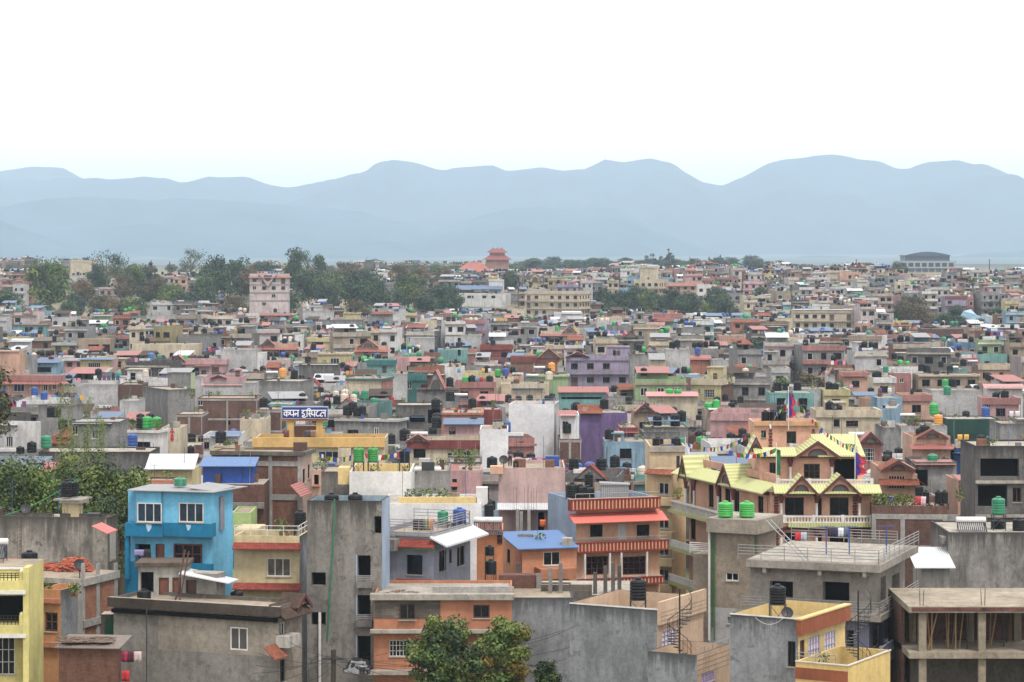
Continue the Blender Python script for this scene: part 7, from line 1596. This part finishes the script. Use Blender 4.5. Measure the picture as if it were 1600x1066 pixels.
    for k in range(nt):
        lx = tx + k * 1.45; up = rnd.choice([.15, .6, 1.3]); wd = rnd.uniform(1.05, 1.3); X_, Y_ = x + lx * cos(ang) - ty * sin(ang), yy + lx * sin(ang) + ty * cos(ang)
        if lx > bw - .6: break
        if ind and TANKS[0] < 296 and yy < 640:
            w8 = pj.split(); l_ = (['left ', 'right '] if nt == 2 else ['left ', 'middle ', 'right '] if nt == 3 else [''])[k] + tnm + ' tank on '
            n_ = 16 - len(l_.split()); tl = l_ + ' '.join(w8[:n_])
            while tl in USED: tl = 'dusty ' + ' '.join(tl.split()[:15]) if not tl.startswith('dusty') else 'raised ' + ' '.join(tl.split()[:14]); 
            tank(X_, Y_, g + zr + up, wd, wd * 1.2, tm2, tl, False)
        else: STK.lathe([(.5 * wd, 0), (.5 * wd, wd * .95), (.36 * wd, wd * 1.1), (.12 * wd, wd * 1.18)], tm2, 8, (X_, Y_, g + zr + up))
    if rnd.random() < .33:
        sx = x + bw * .4; L_ = 1.1; SCL.box(sx - L_, sx + L_, yy + .8, yy + 1.25, g + zr + 1.05, g + zr + 1.45, TRIM); SCL.mesh([(sx - L_, yy + .7, g + zr + 1.0), (sx + L_, yy + .7, g + zr + 1.0), (sx + L_, yy - .1 + .3, g + zr + .3), (sx - L_, yy + .2, g + zr + .3)], [(0, 3, 2, 1)], GLASSB)
    if rnd.random() < .3:
        for k in range(rnd.randint(2, 6)):
            cc = rnd.choice(CLOTHC); lx = x + .8 + k * .8; SCL.mesh([(lx, yy + .9, g + zr + 1.6), (lx + .6, yy + .92, g + zr + 1.6), (lx + .6, yy + .95, g + zr + .7), (lx, yy + .9, g + zr + .75)], [(0, 3, 2, 1)], plain(cc[0], .8))
    if rnd.random() < .2:
        for k in range(40):
            p = Vector((x + rnd.uniform(.3, bw - .3), yy + rnd.uniform(.3, 1.2), g + zr + rnd.uniform(.3, 1.3))); u = Vector((rnd.gauss(0, 1), rnd.gauss(0, 1), rnd.gauss(0, 1))).normalized() * .16; v = u.orthogonal() * .8; SCL.poly([p - u, p - v, p + u, p + v], LEAF[k % 3])
for s_ in ROOFS:
    if s_.Y < 196 or s_.LA * s_.LB < 16: continue
    z = s_.zt - s_.ph
    for k in range(rnd.randint(3, 8)):
        t_ = rnd.uniform(.4, max(.5, s_.LA - .4)); d_ = -rnd.uniform(.5, max(.6, s_.LB - .5)); p = s_.wpos('A', t_, d_, z); r_ = rnd.random()
        if r_ < .35: hh = rnd.uniform(1.2, 3.2); SCL.tube(p, p + Vector((rnd.gauss(0, .05), 0, hh)), .025, rnd.choice([STEEL, RUST, RAIL, TANKB]), 4); (rnd.random() < .4) and SCL.tube(p + Vector((-.4, 0, hh)), p + Vector((.4, 0, hh)), .02, STEEL, 4)
        elif r_ < .7: a, c_, e = rnd.uniform(.15, .6), rnd.uniform(.15, .5), rnd.uniform(.2, .9); SCL.box(p.x - a, p.x + a, p.y - c_, p.y + c_, p.z, p.z + e, rnd.choice([SLAB, GREY, WOOD, TANKB, BRICK, TERR, WHITE, STEEL]))
        elif r_ < .85:
            for j in range(30): q = p + Vector((rnd.gauss(0, .25), rnd.gauss(0, .25), rnd.uniform(.2, .9))); u = Vector((rnd.gauss(0, 1), rnd.gauss(0, 1), rnd.gauss(0, 1))).normalized() * .11; v = u.orthogonal() * .8; SCL.poly([q - u, q - v, q + u, q + v], LEAF[j % 3])
        else: SCL.lathe([(.2, 0), (.24, .5), (.02, .52)], rnd.choice([TANKB, TANKK, RUST, TANKC]), 8, p)
setp(STUFF.build('distant_houses'), 'hundreds of small concrete, brick and painted houses crowding the distance', 'houses', kind='stuff')
setp(STK.build('water_tanks', None, True), 'countless small dark and coloured tanks on the distant roofs', 'water tanks', kind='stuff'); setp(SCL.build('rooftop_clutter'), 'washing, plants and solar heaters scattered over the roofs', 'roof clutter', kind='stuff')
print('LISTED', listed, 'IND', nind, 'STUFF faces', len(STUFF.f))
# ---------------------------------------------------------------- label check
_d = [k for k, v in USED.items() if len(v) > 1]; print('DUP LABELS', len(_d), _d[:12]); _l = [k for k in USED if not 4 <= len(k.split()) <= 16]; print('BAD LENGTH', len(_l), _l[:12])
print('OBJECTS', len(bpy.data.objects), 'TOP', sum(1 for o in bpy.data.objects if not o.parent), 'TANKS', TANKS[0])
